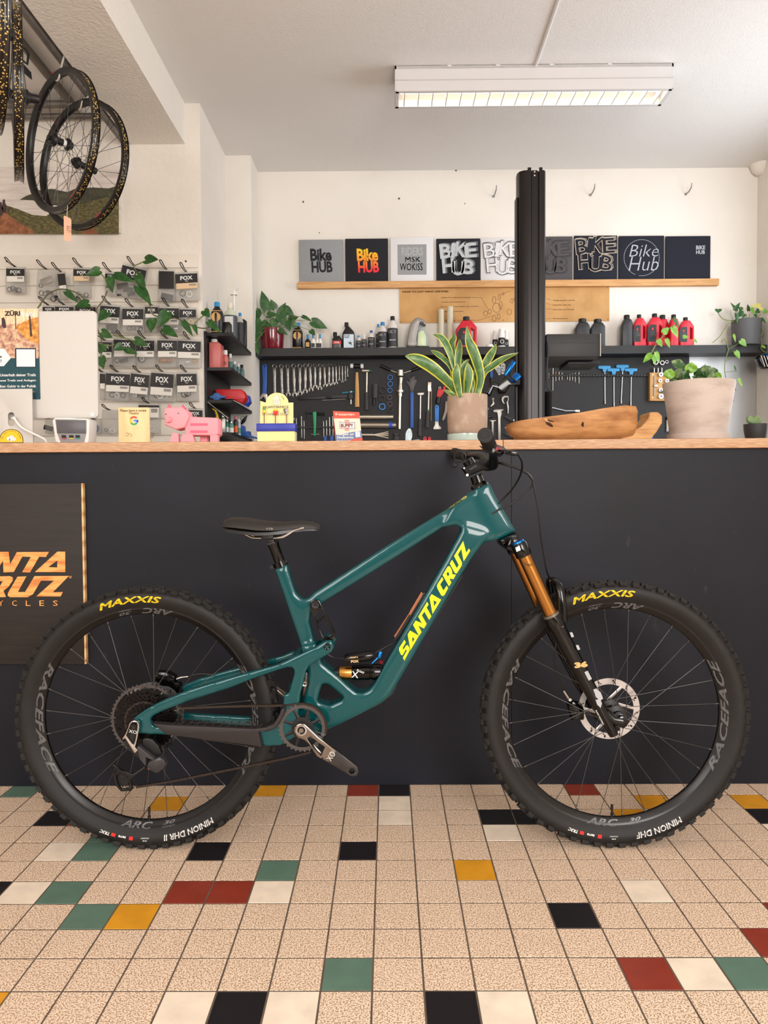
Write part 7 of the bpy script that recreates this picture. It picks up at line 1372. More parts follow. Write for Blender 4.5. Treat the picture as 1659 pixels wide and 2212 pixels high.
# ================================================================== ON THE COUNTER
YI = 2.60
alu = M('silver_aluminium', (198, 195, 190), 0.6, 0.15)
t = thing('desktop_computer', 'back of a silver flat computer screen on its stand, poster taped on', 'computer', (px(38, 950, YI).x, YI+.03, ZW))
a, c = px(-135, 905, YI), px(208, 671, YI); xc_ = (a.x+c.x)/2
def rrect(x0, z0, x1, z1, r, n=5):
    out = []
    for cx_, cz_, a0 in ((x1-r, z1-r, 0), (x0+r, z1-r, 90), (x0+r, z0+r, 180), (x1-r, z0+r, 270)):
        for i in range(n+1): an = math.radians(a0+90*i/n); out.append((cx_+math.cos(an)*r, cz_+math.sin(an)*r))
    return out
m = MB(); m.prism(rrect(a.x, a.z, c.x, c.z, .016), YI, YI+.012, ch=.002); scr = m.build('screen_back', alu, t)
p = px(200, 894.5, YI-.0012); m = MB(); m.lathe(p, [(0.0001, -.0006), (.007, -.0006), (.0072, .001)], 24, (0, 1, 0)); pb = m.build('power_button', M('button_silver', (206, 204, 200), .3, .5), t); m = MB(); m.lathe(p+Vector((0, -.0009, 0)), [(.0028, 0), (.0036, 0), (.0036, .0006)], 20, (0, 1, 0)); m.box(p+Vector((0, -.0008, .0030)), (.0009, .0006, .003)); m.build('power_symbol', M('symbol_grey', (96, 94, 92), .5), pb)
a, c = px(-2, 957, YI-.02), px(73, 840, YI-.02)
xs0 = px(-8, 900, YI-.02).x; xs1 = px(72, 900, YI-.02).x
zh = px(26, 906, YI-.02).z; xh = px(26, 906, YI-.02).x
hol = [(xh+math.cos(2*PI*i/20)*.0115*(1.0), zh+math.sin(2*PI*i/20)*.0115+(.013 if math.sin(2*PI*i/20) > 0 else -.013)) for i in range(20)]
m = MB(); m.prism([(xs0, ZW), (xs1, ZW), (xs1, c.z), (xs0, c.z)], YI-.026, YI-.020, [hol], .001); m.build('stand', alu, t)
m = MB(); m.box(((xs0+xs1)/2, YI+.035, ZW+.003), (xs1-xs0, .13, .006), None, .001); m.build('stand_foot', alu, t)
m = MB(); m.tube(catmull([Vector((xh, YI+.001, zh+.002)), px(30, 902, YI-.04), px(45, 922, YI-.05), px(75, 938, YI-.06), px(95, 948, YI-.06), px(101, 957, YI-.05)], 8), .0032, 8); m.tube([Vector((xh+.001, YI-.02, zh+.004)), px(31, 904, YI-.04)], .0055, 10); m.build('power_cord', capwht, t)
# round-topped yellow sticker on the stand
def g2(x, y): return (x/3.687, 530+y/3.687)
arc_ = [(90+94*math.cos(math.radians(an)), 1545-82*math.sin(math.radians(an))) for an in range(0, 181, 12)]
yst = YI-.0266
m = MB(); m.ppx([g2(186, 1572)]+[g2(x, y) for x, y in arc_]+[g2(-4, 1572)], yst, -.0004, .0006); st = m.build('sticker_border', M('sticker_black', (40, 36, 30), .5), t, smooth=0)
m = MB(); m.ppx([g2(181, 1568)]+[g2(90+(x-90)*.945, 1545+(y-1545)*.94) for x, y in arc_]+[g2(0, 1568)], yst-.0006, -.0003, .0004); m.build('sticker', M('sticker_yellow', (250, 196, 30), .5), st, smooth=0)
m = MB(); cc0 = px(*g2(90, 1545), yst-.0012)
for i, chh in enumerate('NO BULLSHIT ZONE'):
    if chh == ' ': continue
    an = math.radians(172-i*(164/15)); rr2 = 74/3.687*mpp(yst); m.text(chh, cc0+Vector((math.cos(an)*rr2, 0, math.sin(an)*rr2*.9)), (math.sin(an), 0, -math.cos(an)), (math.cos(an), 0, math.sin(an)), h=.0042, center=True, bold=.03)
m.build('lettering', M('sticker_ink', (50, 40, 26), .5), st, smooth=0)
m = MB()
for (x_, y_, r_) in ((70, 1540, 16), (92, 1534, 20), (112, 1543, 14), (86, 1547, 14)): m.lathe(px(*g2(x_, y_), yst-.0012), [(0.0001, -.0003), (r_/3.687*mpp(yst), -.0003), (r_/3.687*mpp(yst), .0004)], 16, (0, 1, 0))
m.build('cloud_mark', whlab, st, smooth=0)
# trail poster taped to the screen
yp = YI-.0022
P0 = thing('trail_poster', 'trail club poster with autumn forest photo taped on the silver screen', 'poster', px(40, 862, yp))
m = MB(); m.ppx([(-70, 667), (82.5, 667), (87, 862.5), (-70, 862.5)], yp, 0, .0008); pp = m.build('sheet', M('poster_teal', (16, 66, 76), .6), P0, smooth=0)
def photo_mat(name, stops, scale, stretch):
    m = bpy.data.materials.new(name); m.use_nodes = True; nt = m.node_tree; L = nt.links.new; g = nt.nodes.new('ShaderNodeNewGeometry'); mp = nt.nodes.new('ShaderNodeMapping'); mp.inputs['Scale'].default_value = stretch
    n = nt.nodes.new('ShaderNodeTexNoise'); n.inputs['Scale'].default_value = scale; n.inputs['Detail'].default_value = 8; n.inputs['Roughness'].default_value = .68; L(g.outputs['Position'], mp.inputs[0]); L(mp.outputs[0], n.inputs['Vector'])
    cr_ = nt.nodes.new('ShaderNodeValToRGB'); el = cr_.color_ramp.elements; el[0].position, el[0].color = stops[0][0], lin(stops[0][1]); el[1].position, el[1].color = stops[-1][0], lin(stops[-1][1])
    for pos, c_ in stops[1:-1]: e = el.new(pos); e.color = lin(c_)
    L(n.outputs[0], cr_.inputs[0]); L(cr_.outputs[0], nt.nodes['Principled BSDF'].inputs['Base Color']); nt.nodes['Principled BSDF'].inputs['Roughness'].default_value = .6; return m
forest = photo_mat('autumn_leaves_photo', [(0.32, (96, 66, 60)), (0.45, (176, 130, 108)), (0.55, (214, 172, 140)), (0.66, (236, 206, 176))], 60, (1, 1, 1)); gold_f = photo_mat('autumn_foliage_photo', [(0.35, (140, 84, 40)), (0.5, (214, 140, 56)), (0.65, (240, 190, 100))], 50, (1, 1, 1)); trunks = photo_mat('forest_backdrop_photo', [(0.3, (150, 110, 80)), (0.5, (236, 200, 160)), (0.7, (250, 232, 206))], 40, (4, 1, .5))
def pp_(pts, mat, name, dy): m = MB(); m.ppx([g2(*p) for p in pts], yp-dy, 0, .0006); return m.build(name, mat, P0, smooth=0)
pp_([(-250, 505), (304, 505), (306, 640), (-250, 660)], trunks, 'forest_photo', .0006); pp_([(-250, 640), (306, 620), (310, 900), (-250, 895)], forest, 'leaf_litter_photo', .0007); pp_([(120, 650), (200, 600), (306, 570), (309, 790), (200, 740)], gold_f, 'foliage_photo', .0009)
dk = M('photo_trunk', (70, 46, 40), .6)
pp_([(228, 545), (240, 545), (258, 725), (240, 728)], dk, 'trunk_photo', .0011); pp_([(118, 545), (124, 545), (128, 670), (122, 670)], dk, 'trunk_photo', .0011)
pp_([(12, 580), (30, 572), (42, 600), (50, 655), (30, 660), (14, 640)], M('photo_rider', (60, 40, 50), .6), 'rider_photo', .0011)
pp_([(-60, 822), (30, 822), (88, 895), (30, 962), (-60, 962)], capwht, 'white_arrow', .0012)
pp_([(118, 818), (286, 818), (288, 975), (120, 972)], M('poster_teal_dark', (16, 46, 62), .6), 'code_frame', .0010); pp_([(130, 828), (278, 828), (280, 966), (132, 966)], whlab, 'code_panel', .0013)
def ptxt(s, x0, y0, x1, y1, mat, dy=.0016, **k): p0, p1 = g2(x0, y0), g2(x1, y1); m = MB(); m.tpx(s, p0[0], p0[1], p1[0], p1[1], yp-dy, **k); m.build('lettering', mat, P0, smooth=0)
ptxt('ZÜRI', 35, 515, 160, 562, M('poster_ink', (26, 22, 22), .6), bold=.04); ptxt('Trails', 150, 528, 275, 566, whlab, bold=.02, shear=.3)
for s, x0, y0, x1, y1 in (('Für den Unterhalt deiner Trails', -105, 1020, 285, 1045), ('Für neue Trails und Anlagen', -60, 1066, 285, 1090), ('Damit Biken Gehör in der Politik', -95, 1110, 288, 1134), ('Werde Teil der Community', -5, 1154, 290, 1180)): ptxt(s, x0, y0, x1, y1, whlab, bold=.02)
ptxt('s', -2, 880, 14, 896, M('poster_ink', (26, 22, 22), .6), bold=.03); ptxt('.!', -4, 908, 12, 932, M('poster_ink', (26, 22, 22), .6), bold=.03)
# ---- card terminal --------------------------------------------------------------------------
YJ = 2.56
t = thing('card_terminal', 'white card payment terminal with grey front on the counter', 'terminal', px(153, 957, YJ)+Vector((0, .03, 0)))
wht = M('terminal_white', (226, 222, 216), .4); P_ = lambda L_: [g2(*p) for p in L_]
m = MB(); m.ppx(P_([(415, 1395), (435, 1372), (690, 1378), (712, 1395), (706, 1560), (690, 1582), (480, 1582), (440, 1560)]), YJ, 0, .07, ch=.004); m.build('shell', wht, t)
m = MB(); m.ppx(P_([(440, 1385), (690, 1390), (690, 1490), (670, 1572), (485, 1572), (455, 1490)]), YJ, -.0025, .002, ch=.001); m.build('front', M('terminal_grey', (142, 140, 142), .45), t)
m = MB(); m.ppx(P_([(450, 1392), (684, 1396), (686, 1500), (458, 1498)]), YJ, -.004, .0, ch=.001); m.build('display', M('terminal_dark', (84, 82, 86), .35), t)
for x_, c_ in ((505, (200, 60, 70)), (565, (214, 196, 60)), (615, (70, 150, 130))):
    m = MB(); m.ppx(P_([(x_-12, 1512), (x_+22, 1512), (x_+26, 1542), (x_-6, 1542)]), YJ, -.005, -.001); k_ = m.build('key', blackp, t, smooth=0); m = MB(); m.ppx(P_([(x_-6, 1535), (x_+26, 1535), (x_+27, 1543), (x_-5, 1543)]), YJ, -.0056, -.004); m.build('key_colour', M('key_%d' % x_, c_, .5), k_, smooth=0)
m = MB(); m.ppx(P_([(520, 1375), (620, 1378), (618, 1388), (522, 1386)]), YJ, -.003, .01); m.build('slot', whlab, t, smooth=0)
# ---- wooden review plate ------------------------------------------------------------------------
t = thing('review_plate', 'pale wooden plate asking for a review with a coloured G', 'sign', px(289, 957, YJ)); birch = M('birch_plate', (238, 208, 158), .55, var=(5, (226, 190, 136), .4, .7), stretch=(8, 1, 1.5)); a, c = px(*g2(946, 1582), YJ), px(*g2(1190, 1290), YJ)
m = MB(); m.prism(rrect(a.x, ZW, c.x, c.z, .006), YJ, YJ+.006, ch=.001); m.build('plate', birch, t); m = MB(); m.box(((a.x+c.x)/2, YJ+.025, ZW+.004), (c.x-a.x, .04, .008)); m.build('foot', birch, t)
def itxt(t_, s, x0, y0, x1, y1, mat, Y, **k): p0, p1 = g2(x0, y0), g2(x1, y1); m = MB(); m.tpx(s, p0[0], p0[1], p1[0], p1[1], Y, **k); return m.build('lettering', mat, t_, smooth=0)
inkb = M('engraved_brown', (84, 54, 30), .7)
itxt(t, 'Please leave a review', 957, 1303, 1168, 1326, inkb, YJ-.0006, bold=.015); itxt(t, 'Thanks!', 1025, 1328, 1105, 1346, inkb, YJ-.0006, bold=.015)
gc = px(*g2(1066, 1396), YJ-.0006); R1, R2 = 36/3.687*mpp(YJ), 22/3.687*mpp(YJ)
for a0, a1, c_ in ((40, 150, (222, 66, 52)), (150, 215, (244, 190, 40)), (215, 315, (52, 160, 82)), (315, 360, (66, 130, 240))):
    m = MB(); n_ = 10
    for i in range(n_): 
        b0, b1 = math.radians(a0+(a1-a0)*i/n_), math.radians(a0+(a1-a0)*(i+1)/n_); m.add([gc+Vector((math.cos(q)*r_, 0, math.sin(q)*r_)) for q, r_ in ((b0, R1), (b1, R1), (b1, R2), (b0, R2))], [(0, 1, 2, 3)])
    if a0 == 315: m.add([gc+Vector((x, 0, z)) for x, z in ((0, R1*.2), (R1, R1*.2), (R1, -R1*.2), (0, -R1*.2))], [(0, 1, 2, 3)])
    m.build('logo_arc', M('logo_%d' % a0, c_, .5), t, smooth=0)
for k in range(5):
    s0 = px(*g2(1000+k*32, 1456), YJ-.0006); m = MB(); m.add([s0+Vector((math.sin(2*PI*i/10)*(.0026 if i % 2 == 0 else .0011), 0, math.cos(2*PI*i/10)*(.0026 if i % 2 == 0 else .0011))) for i in range(10)], [tuple(range(10))]); m.build('star', M('star_gold', (240, 200, 110), .5), t, smooth=0)
m = MB(); m.tube([px(*g2(x, y), YJ-.0004) for x, y in ((1000, 1500), (1018, 1492), (1026, 1505), (1018, 1520), (1002, 1512))], .0006, 4); m.tube([px(*g2(x, y), YJ-.0004) for x, y in ((1028, 1498), (1050, 1506), (1054, 1516), (1034, 1522))], .0006, 4); m.build('tap_symbol', inkb, t)
# ---- pink folded card pig (a plain boxy pig, own design) -------------------------------------------
t = thing('paper_pig', 'pink folded-card pig figure standing on the counter', 'figurine', px(415, 957, YJ+.03)); pk = M('pink_card', (244, 156, 166), .65); pk2 = M('pink_card_deep', (226, 100, 128), .65)
def q2(x, y): return g2(x, y)
m = MB(); m.ppx([g2(1470, 1375), g2(1500, 1362), g2(1722, 1372), g2(1735, 1392), g2(1735, 1500), g2(1720, 1515), g2(1470, 1512)], YJ+.012, 0, .075, ch=.006); m.build('body', pk, t, smooth=30)
m = MB(); m.ppx([g2(1302, 1310), g2(1322, 1290), g2(1440, 1284), g2(1490, 1320), g2(1506, 1370), g2(1470, 1450), g2(1400, 1468), g2(1310, 1430)], YJ, 0, .07, ch=.008); hd = m.build('head', pk, t, smooth=30)
sn = px(*g2(1350, 1390), YJ); m = MB(); m.lathe(sn+Vector((0, 0, 0)), [(0.0001, -.014), (.0085, -.014), (.010, -.011), (.0115, .004)], 16, (.25, 1, 0)); s_ = m.build('snout', pk, hd)
for dx in (-.0035, .0035): m = MB(); m.lathe(sn+Vector((dx-.0035, -.0140, 0)), [(0.0001, -.0006), (.0016, -.0006), (.0016, .001)], 10, (.25, 1, 0)); m.build('nostril', pk2, s_)
for (x_, y_) in ((1322, 1345), (1420, 1338)): m = MB(); m.lathe(px(*g2(x_, y_), YJ-.0005), [(0.0001, -.0008), (.0022, -.0008), (.0022, .001)], 12, (0, 1, 0)); m.build('eye', capblk, hd)
for (x_, dy_) in ((1335, .01), (1440, .02)): m = MB(); m.prism([(p.x, p.z) for p in (px(*g2(x_-18, 1300), YJ), px(*g2(x_+22, 1294), YJ), px(*g2(x_-4, 1262), YJ))], YJ+dy_, YJ+dy_+.02, ch=.001); m.build('ear', pk2, hd, smooth=0)
for pts, y0_, y1_ in (([(1345, 1582), (1372, 1490), (1420, 1500), (1425, 1582)], .008, .03), ([(1440, 1582), (1452, 1505), (1530, 1505), (1560, 1582)], .008, .03), ([(1590, 1582), (1595, 1512), (1650, 1512), (1655, 1582)], .06, .085), ([(1672, 1582), (1672, 1512), (1735, 1512), (1735, 1582)], .012, .04)):
    L2 = [px(*g2(*p), YJ+y0_) for p in pts]; m = MB(); m.prism([(p.x, max(p.z, ZW) if p.z > ZW+.004 else ZW) for p in L2], YJ+y0_, YJ+y1_, ch=.001); m.build('leg', pk, t, smooth=0)
for y_ in (1425, 1482): m = MB(); m.ppx([g2(1516, y_-8), g2(1655, y_-8), g2(1655, y_+12), g2(1516, y_+12)], YJ+.012, -.0008, .002); m.build('flank_stripe', pk2, t, smooth=0)
# ---- yellow cap display -----------------------------------------------------------------------------
t = thing('cap_display', 'cream display card with blue tray and three novelty caps on sticks', 'display', px(597, 957, YJ)); cream = M('card_cream', (246, 226, 156), .6); blu = M('tray_royal_blue', (36, 50, 160), .4)
arcp = [(350+175*math.cos(math.radians(an)), 720-155*math.sin(math.radians(an))) for an in range(0, 181, 10)]
m = MB(); m.ppx([fA(602, 1050), fA(602, 718)]+[fA(*p) for p in arcp]+[fA(88, 692), fA(85, 1050)], YJ+.02, 0, .004); bc_ = m.build('back_card', cream, t, smooth=0)
a, c = px(*fA(45, 1358), YJ), px(*fA(622, 1160), YJ); m = MB(); m.box(((a.x+c.x)/2, YJ+.022, (ZW+c.z)/2), (c.x-a.x, .044, c.z-ZW)); m.build('box', cream, t, smooth=0)
a, c = px(*fA(28, 1168), YJ-.003), px(*fA(634, 1040), YJ-.003); m = MB(); m.box(((a.x+c.x)/2, YJ+.022, (a.z+c.z)/2), (c.x-a.x, .054, c.z-a.z), None, .002); m.build('tray', blu, t)
m = MB(); m.box(((a.x+c.x)/2, YJ-.0055, a.z+(c.z-a.z)*.36), (c.x-a.x+.001, .002, .0025)); m.build('tray_lip', blu, t, smooth=0)
m = MB(); m.tpx('CAPSTERPIECE', *fA(172, 768), *fA(528, 808), YJ+.0194, bold=.02); m.build('lettering', M('print_dark_blue', (60, 56, 70), .6), bc_, smooth=0); m = MB(); m.tpx('STUNNING GUY', *fA(120, 878), *fA(500, 920), YJ+.0194); m.build('lettering', M('print_dark_blue', (60, 56, 70), .6), bc_, smooth=0)
pp0 = px(*fA(405, 622), YJ+.0194); m = MB(); m.text('19.90.-', pp0, (.62, 0, -.78), (.78, 0, .62), h=.0055, bold=.01); m.build('price', M('pencil_dark', (70, 62, 50), .7), bc_, smooth=0)
m = MB(); m.ppx(smooth2([fA(300, 640), fA(320, 600), fA(350, 592), fA(375, 610), fA(385, 650), fA(408, 735), fA(350, 755), fA(288, 735)], 3), YJ+.0196, -.0004, .0004); cd = m.build('cap_drawing', M('drawing_cream', (246, 236, 206), .6), bc_, smooth=0)
m = MB(); m.tube([px(*fA(x, y), YJ+.0190) for x, y in smooth2([(300, 640), (320, 600), (350, 592), (375, 610), (385, 650), (408, 735), (350, 755), (288, 735)], 3)], .0004, 4)
for x_ in (310, 330, 350, 370, 388): m.tube([px(*fA(x_, 668), YJ+.0190), px(*fA(x_-2+(x_-350)*.12, 735), YJ+.0190)], .0004, 4)
m.build('cap_drawing_lines', M('drawing_line', (110, 90, 130), .6), bc_, kind='stuff')
for (x_, y0_, y1_, parts_) in ((150, 880, 1040, [((128, 772, 172, 788), (232, 140, 40)), ((130, 788, 170, 835), (70, 150, 70)), ((130, 835, 172, 880), (246, 210, 50))]), (325, 905, 1040, [((290, 850, 360, 908), (206, 36, 36))]), (500, 905, 1040, [((480, 812, 526, 905), (172, 170, 168))])):
    m = MB(); m.tube([px(*fA(x_, y0_-10), YJ+.008), px(*fA(x_, y1_), YJ+.008)], .0014, 8); stk = m.build('stick', M('stick_brown', (120, 70, 50), .5), t)
    for (bx_, c_) in parts_:
        m = MB(); q0, q1 = fA(bx_[0], bx_[1]), fA(bx_[2], bx_[3])
        if c_ == (206, 36, 36): m.ppx([fA(288, 845), fA(362, 845), fA(350, 908), fA(302, 908)], YJ+.003, 0, .010, ch=.001)
        else: m.lathe(px((q0[0]+q1[0])/2, q1[1], YJ+.008), [(0.0001, 0), ((q1[0]-q0[0])/2*mpp(YJ), 0), ((q1[0]-q0[0])/2*mpp(YJ), (q1[1]-q0[1])*mpp(YJ)), (0.0001, (q1[1]-q0[1])*mpp(YJ))], 14)
        m.build('novelty_cap', M('novelty_%d_%d' % (c_[0], c_[1]), c_, .4), stk)
    if x_ == 325: m = MB(); m.ppx(smooth2([fA(292, 850), fA(295, 822), fA(325, 814), fA(355, 822), fA(360, 850)], 3), YJ+.004, 0, .008, ch=.001); m.build('yellow_top', M('novelty_yellow', (246, 196, 40), .4), stk)
    if x_ == 500: m = MB(); m.tube(catmull([px(*fA(482, 880), YJ+.006), px(*fA(462, 850), YJ+.006), px(*fA(458, 822), YJ+.006), px(*fA(478, 818), YJ+.006)], 4), .0016, 6); m.build('cap_handle', capblk, stk)
m = MB(); m.box((px(*fA(332, 1306), YJ).x, YJ-.0004, px(*fA(332, 1306), YJ).z), (.030, .001, .001)); m.build('box_slot', M('slot_tan', (216, 190, 130), .6), t, smooth=0)
# ---- red and white service card ------------------------------------------------------------------------
t = thing('service_card', 'tilted red and white suspension service card standing on the counter', 'card', px(752, 957, YJ)); cw = M('card_blush', (240, 214, 196), .6); cr2 = M('card_red', (232, 84, 66), .6); cb2 = M('card_blue', (98, 122, 162), .6)
def kp(pts, mat, nm, dy): m = MB(); m.ppx([fA(*p) for p in pts], YJ+.01-dy, 0, .0006); return m.build(nm, mat, t, smooth=0)
m = MB(); m.ppx([fA(1222, 850), fA(1632, 868), fA(1652, 1120), fA(1690, 1356), fA(1266, 1358)], YJ+.01, 0, .004); m.build('card', cr2, t, smooth=0)
kp([(1234, 966), (1640, 966), (1660, 1158), (1270, 1232)], cw, 'pale_panel', .0005); kp([(1258, 1222), (1660, 1155), (1676, 1262), (1270, 1340)], cb2, 'blue_band', .0007)
kp([(1322, 1015), (1436, 1040), (1560, 1022), (1566, 1132), (1440, 1118), (1330, 1128)], M('badge_blue', (80, 90, 130), .6), 'badge_border', .0009); kp([(1330, 1025), (1436, 1048), (1552, 1032), (1557, 1124), (1440, 1110), (1338, 1120)], M('badge_white', (246, 236, 226), .6), 'badge', .0011)
for y0_, y1_ in ((985, 1038), (1118, 1160)): kp([(1402, y0_), (1472, y0_+2), (1474, y1_), (1404, y1_-2)], M('check_pink', (226, 150, 140), .6), 'checker', .0010)
def ktx(s, x0, y0, x1, y1, mat, dy=.0014, **k): m = MB(); m.tpx(s, *fA(x0, y0), *fA(x1, y1), YJ+.01-dy, **k); m.build('lettering', mat, t, smooth=0)
ktx('PRÄSENTIERT:', 1310, 886, 1560, 922, cw, bold=.03); ktx('BUMPY', 1345, 1046, 1535, 1108, M('card_red_deep', (214, 60, 48), .6), bold=.04); ktx('Federgabel- und\nDämpferservice', 1285, 1190, 1540, 1290, whlab, bold=.02); ktx('Buche deinen Service jetzt!', 1285, 1296, 1500, 1318, whlab, bold=.01)
m = MB(); m.lathe(px(*fA(1273, 897), YJ+.0094), [(.0024, -.0004), (.0040, -.0004), (.0040, .0004)], 18, (0, 1, 0)); m.lathe(px(*fA(1273, 897), YJ+.0094), [(0.0001, -.0004), (.0015, -.0004), (.0015, .0004)], 12, (0, 1, 0)); m.build('round_mark', cw, t, smooth=0)
kp([(1566, 1172), (1640, 1164), (1650, 1250), (1574, 1262)], M('card_panel', (206, 212, 222), .6), 'pale_square', .0012)
# ---- pale leaflet and metal sheet -----------------------------------------------------------------------
YV = 2.95; m = MB(); L3 = smooth2([fB(990, 1340), fB(980, 1250), fB(990, 1180), fB(1025, 1126), fB(1055, 1125), fB(1078, 1165), fB(1085, 1230), fB(1070, 1300), fB(1040, 1340)], 3); m.ppx(L3, YV, 0, .003); o = m.build('oval_card', M('card_ice_blue', (206, 224, 232), .35, var=(60, (170, 196, 206), .5, .6))); tag(o, 'pale ice-blue oval card standing behind the worktop edge', 'card')
m = MB(); a, c = px(*fB(830, 1340), 2.75), px(*fB(1310, 1340), 2.75); m.V += [Vector(v) for v in ((a.x, 2.62, ZW+.001), (c.x, 2.62, ZW+.001), (c.x-.01, 2.95, ZW+.001), (a.x, 2.95, ZW+.001), ((a.x+c.x)/2+.02, 2.62, ZW+.013), ((a.x+c.x)/2+.02, 2.95, ZW+.013))]; m.F += [(0, 4, 5, 3), (4, 1, 2, 5), (0, 1, 2, 3), (0, 1, 4), (3, 5, 2)]; tag(m.build('folded_leaflet', M('leaflet_grey', (150, 150, 148), .6), smooth=0), 'grey folded leaflet lying flat beside the striped plant', 'leaflet')
# ---- carved wooden bowl -----------------------------------------------------------------------------------
YW = 2.66; t = thing('wooden_bowl', 'large rough-carved teak root bowl lying on the counter', 'bowl', (px(1262, 952, YW).x, YW+.08, ZW)); teak = M('teak_root', (204, 152, 98), .55, var=(7, (150, 98, 56), .38, .68, 9), stretch=(1.2, 1, 4.5), bump=(26, .35)); teak2 = M('teak_root_pale', (206, 160, 104), .6, var=(12, (176, 124, 72), .4, .68, 8), stretch=(1, 1, 5), bump=(36, .5))
st_ = [(1103, 913, 921, .02), (1112, 909.5, 933, .05), (1128, 906, 947, .075), (1160, 902.5, 955, .10), (1200, 898, 957, .115), (1250, 892, 957, .125), (1300, 883, 957, .13), (1348, 876, 957, .125), (1376, 877, 954, .105), (1387, 886, 945, .07), (1392, 896, 930, .03)]
m = MB(); n_ = 18
for (x_, yt_, yb_, hd_) in st_:
    pt_ = px(x_, yt_, YW); zb_ = max(ZW+.0005, px(x_, yb_, YW).z) if yb_ < 956 else ZW+.0005; H = pt_.z-zb_; yc0_ = YW+.115
    loop = []
    for i in range(11):                    # outer wall, front to back under the belly
        an = PI*i/10; loop.append((yc0_-math.cos(an)*hd_*(1.0 if an < PI/2 else .95), zb_+H*(1-math.sin(an)**.55) if i not in (0, 10) else zb_+H*(1 if i == 0 else .72)))
    loop += [(yc0_+hd_*.78, zb_+H*.70)]+[(yc0_+math.cos(PI*i/6)*hd_*.74, zb_+H*(.72-.5*math.sin(PI*i/6))) for i in range(1, 6)]+[(yc0_-hd_*.80, zb_+H*.98)]
    for (yy, zz) in loop: m.V.append(Vector((pt_.x, yy, zz)))
nl = len(loop); K = len(st_); m.F += [(i*nl+j, i*nl+(j+1) % nl, (i+1)*nl+(j+1) % nl, (i+1)*nl+j) for i in range(K-1) for j in range(nl)]; m.F += [tuple(range(nl)), tuple((K-1)*nl+j for j in range(nl))]
m.build('bowl', teak, t, smooth=50)
q = MB(); q.ppx([(1330, 954), (1338, 940), (1375, 925), (1392, 905), (1393, 893), (1411, 892), (1421, 902), (1420, 917), (1408, 936), (1394, 954)], YW+.09, -.05, .06); q = remesh(q, .004, 6); q.V = [Vector((v.x, v.y, max(v.z, ZW+.0003))) for v in q.V]; q.build('root_lobe', teak2, t, smooth=180)
sc_ = MB(); sc_.ppx([(1172, 904), (1200, 901), (1232, 905), (1244, 900), (1226, 922), (1215, 934), (1200, 930), (1188, 922)], YW+.015, -.008, .03); sc_ = remesh(sc_, .003, 4); sc_.build('split_face', teak2, t, smooth=180)
for (x_, y_, rx, rz) in ((1200, 912, .03, .004), (1215, 921, .014, .005), (1188, 917, .014, .003)):
    m = MB(); m.lathe(px(x_, y_, YW+.006), [(0.0001, -.003), (.5, -.002), (1, .001)], 12, (0, 1, 0)); cpt = px(x_, y_, YW+.006); m.V = [Vector((cpt.x+(v.x-cpt.x)*rx+(v.z-cpt.z)*.006, v.y, cpt.z+(v.z-cpt.z)*rz-(v.x-cpt.x)*.010)) for v in m.V]; m.build('crack', M('crack_dark', (66, 38, 20), .8), t)
bk = M('bark_dark', (84, 46, 28), .85, var=(60, (50, 28, 18), .4, .6), bump=(80, .8)); q = MB()
for k in range(16):
    c_ = px(1258+random.gauss(0, 7), 904+random.gauss(0, 7), YW+.004); q.box(c_, (random.uniform(.008, .02), .022, random.uniform(.006, .012)), rot('Y', random.uniform(-1.2, 1.2)))
q = remesh(q, .0025, 2); q.build('bark_knot', bk, t, smooth=60)
# ================================================================== LEFT WALL: slat wall with parts bags
YSW = YL-0.016
slatm = M('slat_white', (232, 224, 212), .5, var=(3, (224, 214, 200), .4, .7))
a, c = px(-260, 960, YSW), px(426.5, 547, YSW)
t = thing('slat_wall', 'white slatted display panel full of hanging parts bags', 'display panel', ((a.x+c.x)/2, YSW, 1.1))
m = MB(); m.box(((a.x+c.x)/2, YL-.003, (1.05+c.z)/2), (c.x-a.x, .006, c.z-1.05)); m.build('backing', slatm, t, smooth=0)
zg = [px(200, 530+y/3.687, YSW).z for y in (188, 323, 457, 590, 723, 856, 989, 1122, 1255, 1388, 1521)]
edges = [c.z]+zg+[1.05]
for z1, z0 in zip(edges, edges[1:]):
    m = MB(); m.box(((a.x+c.x)/2, (YSW+YL-.006)/2, (z0+z1)/2), (c.x-a.x, YL-.006-YSW, z1-z0-.008), None, .001); m.build('slat', slatm, t)
for (x_, y_) in ((55, 127), (1480, 127)):
    m = MB(); m.lathe(px(*g2(x_, y_), YSW), [(0.0001, -.001), (.006, -.001), (.006, .001)], 12, (0, 1, 0)); m.build('screw', darksteel, t)
bagm = bpy.data.materials.new('clear_polybag'); bagm.use_nodes = True; nt = bagm.node_tree; bb = nt.nodes['Principled BSDF']; bb.inputs['Base Color'].default_value = lin((236, 234, 228)); bb.inputs['Roughness'].default_value = .16; bb.inputs['Alpha'].default_value = .30
nz = nt.nodes.new('ShaderNodeTexNoise'); nz.inputs['Scale'].default_value = 45; bpn = nt.nodes.new('ShaderNodeBump'); bpn.inputs['Strength'].default_value = .9; bpn.inputs['Distance'].default_value = .012; nt.links.new(nz.outputs[0], bpn.inputs['Height']); nt.links.new(bpn.outputs[0], bb.inputs['Normal'])
hookm = M('wire_hook_black', (30, 28, 27), .4, .5); cardk = M('header_black', (30, 27, 26), .45); labw = M('bag_label', (232, 228, 220), .6); lab2 = M('bag_label_tan', (226, 196, 156), .6); barc = M('barcode_grey', (150, 146, 142), .6)
ringk = M('seal_black', (36, 33, 32), .5); ringw = M('seal_white', (222, 222, 220), .5); ringb = M('bronze_parts', (150, 104, 70), .4, .6); ringg = M('gold_parts', (200, 160, 80), .35, .8)
